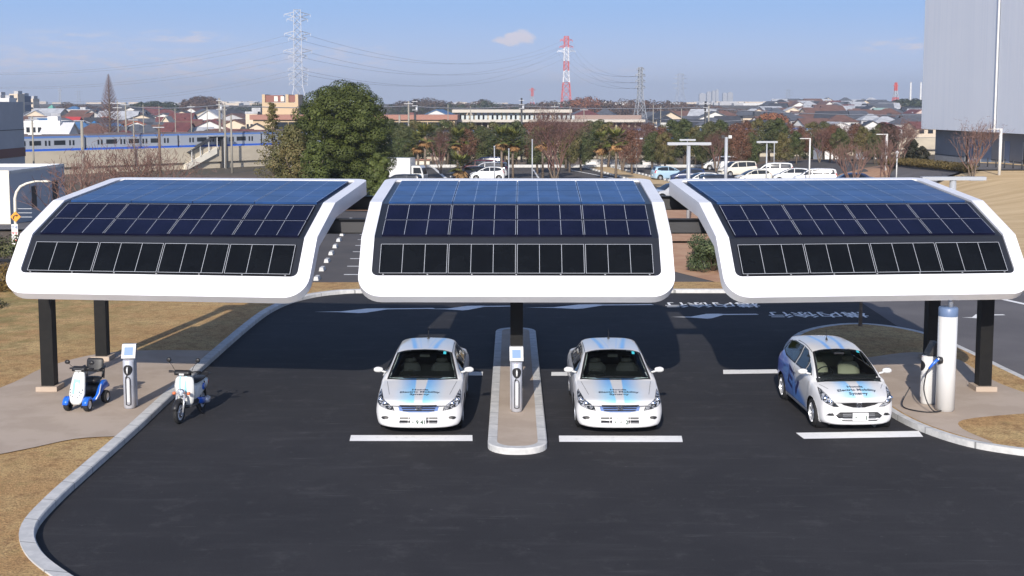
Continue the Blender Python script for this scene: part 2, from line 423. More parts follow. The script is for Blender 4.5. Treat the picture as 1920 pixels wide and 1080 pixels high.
def kerb(name, path, w, h, closed=False, z0=-.03):
    L, Q = strip_path(path, w, closed); mb = MB(); n = len(path); b = .02
    rings = []
    for l, q in zip(L, Q):
        e = (l - q).normalized() * b
        rings.append([(q.x, q.y, z0), (q.x, q.y, h - b), ((q + e).x, (q + e).y, h), (l.x, l.y, h), (l.x, l.y, z0)])
    vs = [p for r in rings for p in r]; fs = []
    for i in range(n if closed else n - 1):
        k = (i + 1) % n
        for j in range(4): fs.append((i * 5 + j, k * 5 + j, k * 5 + j + 1, i * 5 + j + 1))
    mb.add(vs, fs); return mb.build(name, M_KERB, kind='structure')

# ---------------------------------------------------------------- ground
def gridland(name, xs, ys, off, m, smooth=True):
    mb = MB(); nx = len(xs)
    mb.add([(x, y, T(x, y) + off(x, y)) for y in ys for x in xs], [(j * nx + i, j * nx + i + 1, (j + 1) * nx + i + 1, (j + 1) * nx + i) for j in range(len(ys) - 1) for i in range(nx - 1)], smooth)
    return mb.build(name, m, kind='structure')
def fr(a, b, n): return [a + (b - a) * i / n for i in range(n + 1)]
gridland('ground', fr(-3000, -160, 8)[:-1] + fr(-160, 160, 128) + fr(160, 3000, 8)[1:], fr(-60, 240, 120) + fr(240, 1400, 40)[1:] + fr(1400, 4600, 6)[1:], lambda x, y: -.10, M_LAND)
KL = smoothpath([(-3.2, 14.6), (-5.2, 16.4), (-6.6, 17.81), (-7.3, 18.75), (-7.72, 19.8), (-7.85, 21.2), (-7.88, 23), (-7.9, 26), (-7.97, 29), (-8.05, 33), (-8.08, 38.5), (-7.95, 41.5), (-7.5, 43.6), (-6.6, 45.0), (-5.2, 45.5), (0, 45.55), (8.5, 45.5), (13, 45.6)], 5)
sheet('driveway', [(-12, -8), (30, -8), (30, 20), (12.75, 28), (12.0, 38), (12.3, 45.9), (-5, 46), (-8.2, 44), (-8.3, 20)], 0, M_ASPH, z=0)
sheet('side_road', [(30.02, -8), (80, -8), (80, 49), (11.9, 49), (12.3, 45.9), (12.0, 38), (12.75, 28), (30.02, 20)], .004, M_ASPH2, z=0)
kerb('kerb', KL, .24, .13)
LW = [(p[0] - .2, p[1]) for p in KL[:-26] if p[1] < 41]
sheet('lawn', [(-60, 5), (-14, 5), (-3.3, 14.7)] + [(p[0] - .23, p[1] + .1) for p in KL[1:66]] + [(-8.1, 43.7), (-6.7, 45.3), (-5.2, 45.75), (0, 45.78), (8.5, 45.73), (12.2, 45.8), (12.2, 47.6), (8, 47.75), (-9, 47.6), (-13, 49), (-60, 49)], .10, M_GRASS, step=1.2)
sheet('pavement', smoothpath([(-8.12, 34.1), (-9.4, 34.2), (-10.6, 34.05), (-11.5, 33.4), (-12.1, 31.8), (-12.2, 30.2), (-12.6, 28.6), (-14, 26.6), (-17, 24.6), (-20, 24), (-20, 22.4), (-14, 22.6), (-11, 23.1), (-9.7, 24.1), (-8.9, 24.95), (-8.08, 25.15)], 4) + [(-8.1, 30)], -.006, M_SLAB, z=.128)
# right-hand island
RI = smoothpath([(7.75, 31.6), (7.6, 33.8), (8.7, 36.8), (10.2, 38.2), (11.4, 38.0), (12.25, 36.5), (12.5, 34), (12.6, 31.5), (12.8, 29.6), (13.6, 27.5), (14.6, 25.5), (14.6, 24.0), (12.6, 23.6), (11.2, 23.85), (10.1, 24.3), (9.35, 24.9), (8.85, 25.9), (8.6, 27), (8.5, 28.4), (8.3, 29.6), (8.0, 30.5)], 5, True)[::-1]
kerb('kerb', [(p[0], p[1]) for p in RI][::-1], .17, .13, closed=True)
RC = Vector((10.3, 30))
def inset(P, d):
    n = len(P); out = []
    for i in range(n):
        a, b = Vector(P[i - 1]), Vector(P[(i + 1) % n]); t = (b - a).normalized(); out.append((P[i][0] + t.y * d, P[i][1] - t.x * d))
    return out
sheet('lawn', inset(RI, .15), .118, M_GRASS, z=0)
sheet('pavement', smoothpath([(8.06, 30.5), (7.85, 31.7), (8.6, 32.7), (9.6, 33.2), (11.0, 33.9), (11.85, 33.2), (11.9, 31.5), (11.9, 30), (12.3, 28.5), (12.9, 27.3), (12.1, 27.15), (11.1, 27.0), (9.75, 26.5), (9.45, 25.75), (9.68, 24.66), (9.36, 24.98), (8.90, 25.92), (8.64, 27.02), (8.54, 28.43), (8.35, 29.6)], 4, True), -.006, M_SLAB, z=.128)
# centre island
IS = roundrect(-.49, 24.2, .71, 37.7, .55, 8)
kerb('kerb', IS, .19, .13, closed=True)
sheet('pavement', inset(IS, -.18) if False else roundrect(-.31, 24.38, .53, 37.52, .38, 8), .122, M_SLAB, z=0)
# far side: path, parking lots, hill, street
sheet('car_park', [(-13, 48.9), (-9, 47.7), (8.0, 47.85), (6.1, 52.7), (5.2, 60), (5.4, 78.5), (-12.2, 80.5), (-11.2, 76), (-12, 70), (-13, 62)], .03, M_ASPH3, step=4)
sheet('soil_bed', [(8.1, 47.8), (14, 47.9), (14, 62), (5.3, 62), (6.15, 52.7)], .02, M_SOIL, step=3)
sheet('car_park', [(-24, 84), (14, 84), (30, 100), (36, 128), (44, 166), (-26, 166)], .03, M_ASPH3, step=5)
sheet('hill', [(11.5, 49.2), (80, 49.2), (80, 108), (40, 106), (31.5, 98.5), (26.5, 84), (21, 70), (14.2, 62), (14.2, 50)], .05, M_HILL, step=2.2)
sheet('soil_bed', [(5.6, 62.5), (14, 62.5), (21, 70.5), (26, 84), (24, 99), (34, 112), (38, 128), (34, 130), (28, 118), (13.9, 83.6), (-12, 83.6), (-12.5, 80.9), (5.6, 79)], .06, M_SOIL, step=3)
sheet('road', [(30, 98), (40, 107), (90, 108), (90, 118), (46, 120), (40, 124), (33, 112)], .08, M_ASPH2, step=3)
sheet('street', [(-70, 84), (-22, 84), (-20, 100), (-22, 128), (-80, 124)], .05, M_ASPH2, step=5)
def strip(poly, z=.008, name='road_marking', m=None): return sheet(name, poly, z, m or M_PAINT, z=0)
for P in ([(-3.37, 25.66), (-.83, 25.66), (-.81, 25.2), (-3.34, 25.2)], [(.98, 25.62), (3.54, 25.6), (3.5, 25.12), (.97, 25.14)], [(5.98, 25.85), (8.62, 26.0), (8.56, 25.53), (6.04, 25.37)],
          [(-3.3, 31.9), (-.75, 31.9), (-.75, 31.45), (-3.3, 31.45)], [(1.02, 31.87), (3.56, 31.87), (3.56, 31.42), (1.0, 31.42)], [(5.5, 32.13), (6.9, 32.2), (6.9, 31.72), (5.42, 31.62)]): strip(P)
def arrow(x0, x1, y, y1=None):
    y1 = y if y1 is None else y1; k = (x1 - x0)
    f = lambda u, v: (x0 + u * k, y + (y1 - y) * u + v)
    strip([f(0, 0), f(.22, .02), f(.42, .55), f(.62, .58), f(.55, .50), f(.98, .50), f(1, .34), f(.6, .32), f(.44, -.30), f(.38, -.38), f(.2, -.12)])
arrow(-6.6, -2.6, 41.3, 41.6); arrow(-2.9, .35, 41.9, 42.1); arrow(.46, 4.9, 42.2, 42.4); arrow(5.18, 8.12, 40.3, 40.4); arrow(14.6, 16.2, 40.2, 40.3)
V, Fs = text_tris('構内徐行', 1, bold=.012)
tx = [v[0] for v in V]; ty = [v[1] for v in V]; wx, wy = max(tx) - min(tx), max(ty) - min(ty)
for cx, cy in ((6.9, 42.75), (10.05, 40.72)):
    mb = MB(); mb.add([(cx - (v[0] - (max(tx) + min(tx)) / 2) / wx * 3.25, cy - (v[1] - (max(ty) + min(ty)) / 2) / wy * 1.08, .009) for v in V], Fs); mb.build('road_marking', M_PAINT, kind='structure')
strip([gp(1862, 559), gp(1925, 573), gp(1925, 570), gp(1866, 557)], .012)
for i in range(9): y = 50.2 + i * 2.62; strip([(-6.8 - i * .21, y), (-1.5, y), (-1.5, y + .16), (-6.8 - i * .21, y + .16)], .036)
strip([(-5, 48.4), (-1, 48.4), (-1, 48.5), (-5, 48.5)], .036)
n = 0
for i in range(10):
    y = 48.8 + i * 2.78; mb = MB(); mb.prism([(-.24, -.10), (.24, -.10), (.20, .10), (-.20, .10)], 0, .14)
    mb = MB(); mb.loft([[(-.1, -.3, 0), (.1, -.3, 0), (.07, -.28, .15), (-.07, -.28, .15)], [(-.1, .3, 0), (.1, .3, 0), (.07, .28, .15), (-.07, .28, .15)]], smooth=False)
    o = mb.build('wheel_stop', M_KERB, loc=(-7.66 - i * .21, y, .032))
    tag(o, 'concrete wheel stop in the row between the left and middle canopies', 'wheel stop', 'wheel stops in the car park')
# kerbed median in the far car park with wheel stops along it
a, b = Vector(gp(1118, 314, -1.5)), Vector(gp(1262, 346, -1.2)); d = (b - a).normalized(); nn = Vector((-d.y, d.x))
sheet('soil_bed', [tuple(a - nn * 1.6), tuple(b - nn * 1.6), tuple(b + nn * 1.6), tuple(a + nn * 1.6)], .09, M_HILL, step=3)
ws = MB(); ws.prism([(-.35, -.12), (.35, -.12), (.3, .12), (-.3, .12)], 0, .2)
wsm = ws.mesh('wheel_stop', M_KERB)
L = (b - a).length
for sgn in (-1, 1):
    for i in range(int(L / 1.8)):
        p = a + d * (i * 1.8 + .6) + nn * sgn * 1.9; o = bpy.data.objects.new('wheel_stop', wsm); COL.objects.link(o); o.location = (p.x, p.y, T(p.x, p.y) + .05); o.rotation_euler.z = math.atan2(d.y, d.x)
        tag(o, 'small white wheel stop by the far planted strip, ' + ('right edge' if sgn < 0 else 'left edge'), 'wheel stop', 'wheel stops beside the planted strip')
for (x0, y0, x1, y1, wd) in ((812, 314, 836, 334, .35), (1066, 318, 1150, 334, .3), (1000, 318, 1010, 334, .2)):
    a_, b_ = Vector(gp(x0, y0, -1.45)), Vector(gp(x1, y1, -1.45)); q = (b_ - a_).normalized(); q = Vector((-q.y, q.x)) * wd / 2
    sheet('road_marking', [tuple(a_ - q), tuple(b_ - q), tuple(b_ + q), tuple(a_ + q)], .05, M_PAINT, step=3)
# ---------------------------------------------------------------- solar canopies
PR = [(-.24, 2.778), (.749, 3.98), (2.362, 4.619), (5.83, 4.965)]
SS = [0]
for p, q in zip(PR, PR[1:]): SS.append(SS[-1] + math.dist(p, q))
def surf(x, s, off=0.0):                   # canopy skin: lateral x, distance s up the profile, offset along the normal
    i = 0 if s <= SS[1] else 1 if s <= SS[2] else 2
    t = (s - SS[i]) / (SS[i + 1] - SS[i]); a, b = PR[i], PR[i + 1]; dy, dz = (b[0] - a[0]), (b[1] - a[1]); L = math.hypot(dy, dz)
    n = Vector((0, -dz / L, dy / L)); y, z = a[0] + dy * t, a[1] + dz * t
    for k in (1, 2):                       # mitred normal at the folds
        if abs(s - SS[k]) < 1e-4:
            c, e = PR[k - 1], PR[k + 1]; m = PR[k]; n1 = Vector((0, -(m[1] - c[1]), m[0] - c[0])).normalized(); n2 = Vector((0, -(e[1] - m[1]), e[0] - m[0])).normalized()
            nn = (n1 + n2).normalized(); n = nn / nn.dot(n1)
    return (x, y + n.y * off, z + n.z * off)
WC = 6.88; HW = WC / 2; SE = SS[3] - .0
def canopy(name_label, loc, rz):
    t = thing('solar_canopy', name_label, 'solar canopy', (loc[0], loc[1], 0), rz, 'solar carport canopies')
    inner = roundrect(-3.155, .53, 3.155, 6.52, [.14, .12, .12, .14], 4)
    outer = roundrect(-HW, 0, HW, SE, [.52, .34, .34, .52], 8)
    mb = MB(); V, Fs = cdt(outer, [inner], 0, cuts=SS[1:3])
    th = lambda s: .24 + .12 * sst(.6, 4, s)
    slab(mb, V, Fs, lambda x, s: surf(x, s, 0), lambda x, s: surf(x, s, -th(s)))
    mb.build('canopy_frame', M_WHITE, t)
    mb = MB(); V, Fs = cdt(roundrect(-3.17, .515, 3.17, 6.535, .14, 4), (), 0, cuts=SS[1:3])
    slab(mb, V, Fs, lambda x, s: surf(x, s, -.045), lambda x, s: surf(x, s, -.20)); mb.build('panel_backing', M_BACK, t)
    for k in (1, 2):
        for sg in (-1, 1):
            x0, x1 = sg * 3.16, sg * (HW + .001); seams = MB(); seams.add([surf(min(x0, x1), SS[k] + .33 - .004, .001), surf(max(x0, x1), SS[k] + .33 - .004, .001), surf(max(x0, x1), SS[k] + .33 + .004, .001), surf(min(x0, x1), SS[k] + .33 + .004, .001)], [(0, 1, 2, 3)]); seams.build('cladding_joint', M_GREYM, t)
    def module(x0, x1, s0, s1, m, line, top=True, bot=True, lw=.009, nc=3):
        mb = MB(); V, Fs = [(x0, s0), (x1, s0), (x1, s1), (x0, s1)], [(0, 1, 2, 3)]
        mb.add([surf(x, s, .002) for x, s in V], Fs); mb.add([surf(x, s, -.045) for x, s in V], [(3, 2, 1, 0)])
        for i in range(4):
            a, b = V[i], V[(i + 1) % 4]; mb.add([surf(*a, -.045), surf(*b, -.045), surf(*b, .002), surf(*a, .002)], [(0, 1, 2, 3)])
        mb.mat(1); q = lw / 2
        def bar(a0, a1, b0, b1): mb.add([surf(a0, b0, .005), surf(a1, b0, .005), surf(a1, b1, .005), surf(a0, b1, .005)], [(0, 1, 2, 3)])
        for i in range(nc + 1):
            x = x0 + .012 + (x1 - x0 - .024) * i / nc; bar(x - q, x + q, s0 + .01, s1 - .01)
        if top: bar(x0 + .005, x1 - .005, s1 - .01 - lw, s1 - .01)
        if bot: bar(x0 + .005, x1 - .005, s0 + .01, s0 + .01 + lw)
        mb.build('solar_panel', [m, line], t)
    for c in range(4):
        x0 = -3.0 + c * 1.503; x1 = x0 + 1.488
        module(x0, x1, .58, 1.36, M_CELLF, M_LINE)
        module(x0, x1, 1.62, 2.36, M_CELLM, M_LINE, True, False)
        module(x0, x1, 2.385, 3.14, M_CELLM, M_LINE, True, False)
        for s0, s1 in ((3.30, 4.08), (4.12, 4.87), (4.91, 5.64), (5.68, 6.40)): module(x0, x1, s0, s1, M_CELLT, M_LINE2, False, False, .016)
    for i in range(13):
        mb = MB(); x = -2.9 + i * .483; y0 = surf(x, .555, .012); mb.box(y0, (.03, .02, .02)) if i % 2 == 0 else None
        if i % 2 == 0: mb.build('panel_clip', M_GREYM, t)
    V, Fs = cdt(roundrect(-3.25, .35, 3.25, SE - .2, .3, 5), (), 0, cuts=SS[1:3]); mb = MB()
    slab(mb, V, Fs, lambda x, s: surf(x, s, -.205), lambda x, s: surf(x, s, -th(s) - .01)); mb.build('soffit', M_SOFF, t)
    for x in (-2.0, 2.0):
        mb = MB(); mb.box((x, 3.9, 4.28), (.12, 3.6, .16)); mb.build('rafter', M_BLACK, t)
    return t
canopy('leftmost white-framed solar panel canopy, above the parked scooter', (-7.789, 27.075), -.113)
canopy('middle white-framed solar panel canopy, above the two white sedans', (.093, 26.9), -.009)
canopy('rightmost white-framed solar panel canopy, above the white hatchback', (7.993, 27.051), .093)

def hpost(label, x, y, h, base=True, w=.30):
    t = thing('steel_post', label, 'post', (x, y, .125), 0, 'black posts of the carport')
    mb = MB(); f = .03
    mb.box((0, 0, h / 2 + .1), (w - 2 * f - .004, .02, h - .02)); mb.box((0, -w / 2 + f / 2, h / 2 + .1), (w, f, h)); mb.box((0, w / 2 - f / 2, h / 2 + .1), (w, f, h))
    mb.box((-w / 2 + .012, 0, h / 2 + .1), (.02, w - 2 * f - .004, h - .02)); mb.box((w / 2 - .012, 0, h / 2 + .1), (.02, w - 2 * f - .004, h - .02))
    mb.build('shaft', M_BLACK, t)
    if base: mb = MB(); mb.box((0, 0, .05), (.50, .50, .12)); mb.build('plinth', M_SLAB, t)
    return t
hpost('black steel post in front, far left, beside the mobility scooter', -11.03, 29.4, 3.74)
hpost('second black steel post behind the mobility scooter', -10.92, 32.95, 4.0)
hpost('black steel post on the centre island behind the charger', .11, 29.4, 3.74, False)
hpost('rearmost black steel post of the centre island', .11, 32.95, 4.0, False)
hpost('black steel post in front, far right, on a concrete plinth', 11.24, 29.4, 3.74)
hpost('black steel post behind the white cylindrical column', 11.18, 32.95, 4.0, True, .32)
def beam(label, y, z, h):
    t = thing('steel_beam', label, 'beam', (0.1, y, z), 0, 'black beams of the carport')
    mb = MB(); mb.box((0, 0, 0), (22.6, .03, h - .036)); mb.build('web', M_DKGREY, t)
    for s in (-1, 1): mb = MB(); mb.box((0, 0, s * (h / 2 - .009)), (22.6, .28, .018)); mb.build('flange', M_BLACK, t)
    for i in range(15):
        mb = MB(); mb.box((-10.7 + i * 1.53, -.075, 0), (.015, .118, h - .04)); mb.build('stiffener', M_BLACK, t)
beam('front black steel beam joining the three canopies', 29.4, 4.04, .34)
beam('rear black steel beam joining the three canopies', 32.95, 4.31, .36)

# ---------------------------------------------------------------- chargers
def charger(label, x, y, z, rz, plug=True, holster_cable=True):
    t = thing('charging_station', label, 'charger', (x, y, z), rz, 'charging stations')
    # front faces -y
    def sect(w, d, zz, n=14):             # flat back, rounded front
        P = [(-w, d * .55), (-w, -d * .1)]
        for i in range(1, n): a = math.pi * i / n; P.append((-w * math.cos(a), -d * .1 - d * .45 * math.sin(a)))
        return [(px, py, zz) for px, py in P + [(w, -d * .1), (w, d * .55)]]
    mb = MB(); mb.loft([sect(.115, .24, .0), sect(.115, .24, .03), sect(.125, .26, .04), sect(.125, .26, 1.06), sect(.115, .23, 1.10)]); mb.build('body', M_SILVER, t)
    mb = MB(); mb.box((0, .175, .60), (.27, .06, 1.2)); mb.build('back_frame', M_SILVER, t)
    mb = MB(); mb.loft([[(a * .15, b * .115 + .07, z) for a, b in ((-1, -1), (1, -1), (1, 1), (-1, 1))] for z in (1.13,)] + [[(a * .15, b * k + c, z) for a, b in ((-1, -1), (1, -1), (1, 1), (-1, 1))] for k, c, z in ((.05, .155, 1.42),)], smooth=False)
    hd = mb.build('display_head', M_WHITEP, t)
    mb = MB(); p0, p1 = Vector((0, -.047, 1.13)), Vector((0, .103, 1.42)); u = (p1 - p0).normalized(); nrm = Vector((0, -u.z, u.y))
    c = (p0 + p1) / 2 + nrm * .003; mb.add([c + Vector((a * .095, 0, 0)) + u * b * .095 for a, b in ((-1, -1), (1, -1), (1, 1), (-1, 1))], [(0, 1, 2, 3)]); mb.build('display', M_SCREEN, hd)
    mb = MB(); mb.box((0, -.115, 1.075), (.03, .04, .025)); mb.build('indicator_lamp', M_RED, t)
    mb = MB(); pts = []
    ring = [(.098 * math.sin(a), (.14 if math.cos(a) < 0 else .10) * math.cos(a)) for a in [2 * math.pi * i / 20 for i in range(20)]]
    fy = lambda px, e: -.026 - .117 * math.sqrt(max(0, 1 - (px / .125) ** 2)) - e
    V2, F2 = cdt(ring, (), .025); slab(mb, V2, F2, lambda a, b: (a, fy(a, .008), .90 + b), lambda a, b: (a, fy(a, -.02), .90 + b)); mb.build('plug_socket', M_BLACKP, t)
    if plug:
        mb = MB(); mb.tube([(0, -.16, .95), (0, -.205, .91), (0, -.20, .84), (0, -.17, .80)], [.018, .022, .018, .013], 8); mb.build('charging_plug', M_WHITEP, t)
        mb = MB(); P = [(0, -.17, .80), (-.012, -.16, .74)]
        for i in range(0, 13): a = math.pi * i / 12; P.append((-.05 * math.cos(a) * 1, -.158, .14 - .05 * math.sin(a)))
        P = [(0, -.17, .80), (-.03, -.165, .74), (-.048, -.16, .66)] + P[2:] + [(.05, -.158, .62), (.035, -.158, .70), (.0, -.156, .735), (-.035, -.156, .70)]
        mb.tube(smoothpath3(P), .0085, 6); mb.build('cable', M_BLACKP, t)
    mb = MB(); mb.box((0, -.148, .41), (.05, .006, .5)); mb.build('logo_strip', M_WHITEP, t)
    return t
def smoothpath3(P, k=4):
    out = []; n = len(P)
    for i in range(n - 1):
        a, b, c, d = (Vector(P[min(max(j, 0), n - 1)]) for j in (i - 1, i, i + 1, i + 2))
        for j in range(k): u = j / k; out.append(.5 * ((2 * b) + (c - a) * u + (2 * a - 5 * b + 4 * c - d) * u * u + (3 * b - a - 3 * c + d) * u ** 3))
    out.append(Vector(P[-1])); return out
charger('silver charging post with display on the pavement between the mobility scooter and the motor scooter', -8.56, 27.55, .13, R(6))
charger('silver charging post with display on the centre island between the two sedans', .1, 27.25, .13, R(2))
cg = charger('charging post seen from its side next to the tall white column', 9.42, 27.95, .13, R(-84), plug=False)
for c in kids(cg):
    if c.name.split('.')[0] == 'body': c.data.materials[0] = M_WHITEP
    if c.name.split('.')[0] in ('back_frame',): c.data.materials[0] = M_SLATE
    if c.name.split('.')[0] == 'display_head':
        c.data.materials[0] = M_DKGREY
        for d_ in kids(c): d_.data.materials[0] = M_BLACKP
# tall white column with slate cap and pole
t = thing('charger_column', 'tall white cylindrical column with a slate blue band, under the right canopy', 'column', (9.62, 27.32, .13))
mb = MB(); mb.lathe([(0, 0), (.185, 0), (.185, .03), (.205, .035), (.205, 2.12), (0, 2.12)], 32); mb.build('shell', M_WHITEP, t)
mb = MB(); mb.lathe([(.207, 2.12), (.21, 2.13), (.21, 2.29), (.19, 2.32), (0, 2.32)], 32); mb.build('cap_band', M_SLATE, t)
mb = MB(); mb.tube([(0.05, 0, 2.3), (0.05, 0, 3.0)], .06, 14); mb.build('pole', M_GREYM, t)
mb = MB(); mb.lathe([(0, -.05), (.085, -.05), (.075, 0.03), (0, .03)], 16, (-.17, -.12, 1.15), 'x'); mb.build('plug_socket', M_BLACKP, t)
t = thing('charging_cable', 'black charging cable with a blue handle plugged into the white column', 'cable', (9.62, 27.32, .13))
mb = MB(); mb.tube([(-.20, -.13, 1.17), (-.27, -.16, 1.16), (-.36, -.17, 1.07), (-.44, -.16, .97)], [.045, .035, .03, .022], 10); mb.build('plug_handle', M_BLUE, t)
mb = MB(); mb.tube([(-.18, -.13, 1.17), (-.27, -.16, 1.19)], [.05, .038], 10); mb.build('plug_tip', M_CHROME, t)
mb = MB(); mb.tube(smoothpath3([(-.44, -.16, .97), (-.50, -.15, .80), (-.52, -.12, .5), (-.46, -.2, .22), (-.34, -.3, .05), (-.1, -.1, .016), (-.4, -.25, .016), (-.7, -.1, .016), (-.85, .2, .02), (-.80, .45, .10), (-.62, .52, .4)]), .014, 7); mb.build('cord', M_BLACKP, t)
# ---------------------------------------------------------------- cars
def mono(ts, vs, t):                       # monotone cubic interpolation
    n = len(ts); i = max(0, min(n - 2, next((k for k in range(n - 1) if t <= ts[k + 1]), n - 2)))
    d = lambda k: (vs[k + 1] - vs[k]) / (ts[k + 1] - ts[k])
    def m(k):
        if k == 0: return d(0)
        if k == n - 1: return d(n - 2)
        a, b = d(k - 1), d(k); return 0 if a * b <= 0 else 2 * a * b / (a + b)
    h = ts[i + 1] - ts[i]; u = (t - ts[i]) / h; u2, u3 = u * u, u ** 3
    return (2 * u3 - 3 * u2 + 1) * vs[i] + (u3 - 2 * u2 + u) * h * m(i) + (-2 * u3 + 3 * u2) * vs[i + 1] + (u3 - u2) * h * m(i + 1)
def hood(zb, w, zm, ze, zc): return [(0, zb), (w * .6, zb), (w * .9, zb + .03), (w * .97, zb + .12 * min(1, (zm - zb) / .3)), (w, zm), (w * .985, (zm + ze) / 2), (w * .93, ze), (w * .8, ze + .4 * (zc - ze)), (w * .6, ze + .72 * (zc - ze)), (w * .33, ze + .94 * (zc - ze)), (0, zc)]
def cab(zb, w, zm, zbt, wb, wr, zs, zt): return [(0, zb), (w * .6, zb), (w * .92, zb + .02), (w * .97, zb + .12), (w, zm), (w * .99, zbt - .14), (wb, zbt), (wb * .42 + wr * .58, zbt + (zs - zbt) * .55), (wr, zs), (wr * .62, zs + .8 * (zt - zs)), (0, zt)]
SEDAN = dict(L=2.43, st=[(2.43, hood(.30, .74, .46, .645, .66)), (2.42, hood(.22, .85, .48, .70, .72)), (2.36, hood(.18, .90, .50, .74, .765)), (2.1, hood(.17, .915, .55, .775, .82)), (1.7, hood(.17, .922, .6, .83, .88)),
    (1.35, hood(.17, .924, .62, .88, .925)), (1.17, hood(.17, .925, .65, .90, .95)), (1.05, cab(.17, .925, .65, .91, .88, .76, .98, 1.01)), (.65, cab(.17, .925, .65, .94, .88, .68, 1.19, 1.25)), (.25, cab(.17, .925, .65, .955, .875, .62, 1.37, 1.43)), (-.4, cab(.17, .925, .65, .96, .875, .61, 1.40, 1.465)),
    (-1.0, cab(.17, .925, .65, .965, .87, .60, 1.385, 1.45)), (-1.35, cab(.17, .925, .65, .97, .865, .585, 1.33, 1.39)), (-1.9, cab(.17, .92, .65, .98, .83, .66, 1.06, 1.10)), (-2.2, hood(.2, .90, .6, .96, 1.06)), (-2.38, hood(.26, .85, .6, .90, 1.0)), (-2.43, hood(.4, .6, .55, .75, .82))],
    wh=((1.42, -1.38), .33, .79), tips=(.24, .16),
    ws=[(1.12, -.77), (1.20, -.4), (1.22, 0), (1.20, .4), (1.12, .77), (.32, .61), (.28, .3), (.27, 0), (.28, -.3), (.32, -.61)],
    rw=[(-1.36, -.5), (-1.36, .5), (-1.92, .64), (-1.92, -.64)],
    sw=[[(.80, .985), (.15, 1.325), (-.28, 1.365), (-.28, .99)], [(-.34, .99), (-.34, 1.37), (-.95, 1.34), (-1.42, 1.10), (-1.40, 1.0)]])
HATCH = dict(L=1.95, st=[(1.95, hood(.32, .60, .46, .65, .67)), (1.94, hood(.22, .74, .48, .71, .74)), (1.84, hood(.17, .79, .50, .77, .80)), (1.65, hood(.16, .83, .55, .82, .88)), (1.4, hood(.16, .845, .6, .88, .95)), (1.2, hood(.16, .847, .62, .92, .985)),
    (1.08, cab(.16, .847, .62, .94, .81, .70, 1.02, 1.06)), (.6, cab(.16, .847, .62, .98, .81, .62, 1.27, 1.32)), (.1, cab(.16, .847, .62, .99, .81, .56, 1.44, 1.48)), (-.4, cab(.16, .847, .62, 1.0, .81, .55, 1.49, 1.53)), (-1.1, cab(.16, .847, .62, 1.01, .80, .54, 1.47, 1.51)), (-1.6, cab(.16, .845, .62, 1.02, .79, .52, 1.42, 1.45)),
    (-1.78, cab(.18, .83, .62, 1.02, .76, .52, 1.22, 1.26)), (-1.9, hood(.22, .80, .6, .95, 1.04)), (-1.95, hood(.4, .6, .55, .8, .9))],
    wh=((1.23, -1.27), .30, .73), tips=(.34, .2),
    ws=[(1.17, -.70), (1.25, -.35), (1.27, 0), (1.25, .35), (1.17, .70), (.24, .55), (.18, .28), (.17, 0), (.18, -.28), (.24, -.55)],
    rw=[(-1.62, -.44), (-1.62, .44), (-1.84, .55), (-1.84, -.55)],
    sw=[[(.92, 1.03), (.6, 1.20), (.50, 1.24), (.50, 1.04)], [(.46, 1.04), (.46, 1.26), (.08, 1.42), (-.22, 1.45), (-.22, 1.05)], [(-.28, 1.05), (-.28, 1.455), (-1.0, 1.44), (-1.45, 1.36), (-1.55, 1.15), (-1.1, 1.07)]])
VAN = dict(L=2.32, st=[(2.32, hood(.38, .55, .5, .62, .64)), (2.29, hood(.25, .78, .5, .74, .78)), (2.15, hood(.19, .85, .52, .84, .9)), (1.9, hood(.18, .86, .55, .93, 1.0)), (1.65, hood(.18, .865, .6, .98, 1.06)), (1.5, cab(.18, .865, .62, 1.0, .84, .72, 1.1, 1.14)),
    (.9, cab(.18, .865, .62, 1.03, .84, .66, 1.52, 1.56)), (.5, cab(.18, .865, .62, 1.04, .84, .65, 1.68, 1.72)), (-.4, cab(.18, .865, .62, 1.05, .84, .65, 1.74, 1.78)), (-1.7, cab(.18, .865, .62, 1.05, .84, .65, 1.72, 1.76)), (-2.1, cab(.18, .86, .62, 1.05, .82, .63, 1.64, 1.68)), (-2.27, cab(.22, .85, .62, 1.03, .8, .6, 1.25, 1.30)), (-2.32, hood(.4, .7, .6, .9, 1.0))],
    wh=((1.42, -1.35), .32, .75), tips=(.22, .1),
    ws=[(1.5, -.74), (1.56, 0), (1.5, .74), (.62, .62), (.58, 0), (.62, -.62)],
    rw=[(-2.14, -.55), (-2.14, .55), (-2.25, .6), (-2.25, -.6)],
    sw=[[(1.3, 1.08), (.75, 1.5), (.35, 1.63), (.35, 1.1)], [(.28, 1.1), (.28, 1.64), (-.75, 1.68), (-.75, 1.12)], [(-.82, 1.12), (-.82, 1.68), (-1.95, 1.62), (-2.02, 1.2)]])
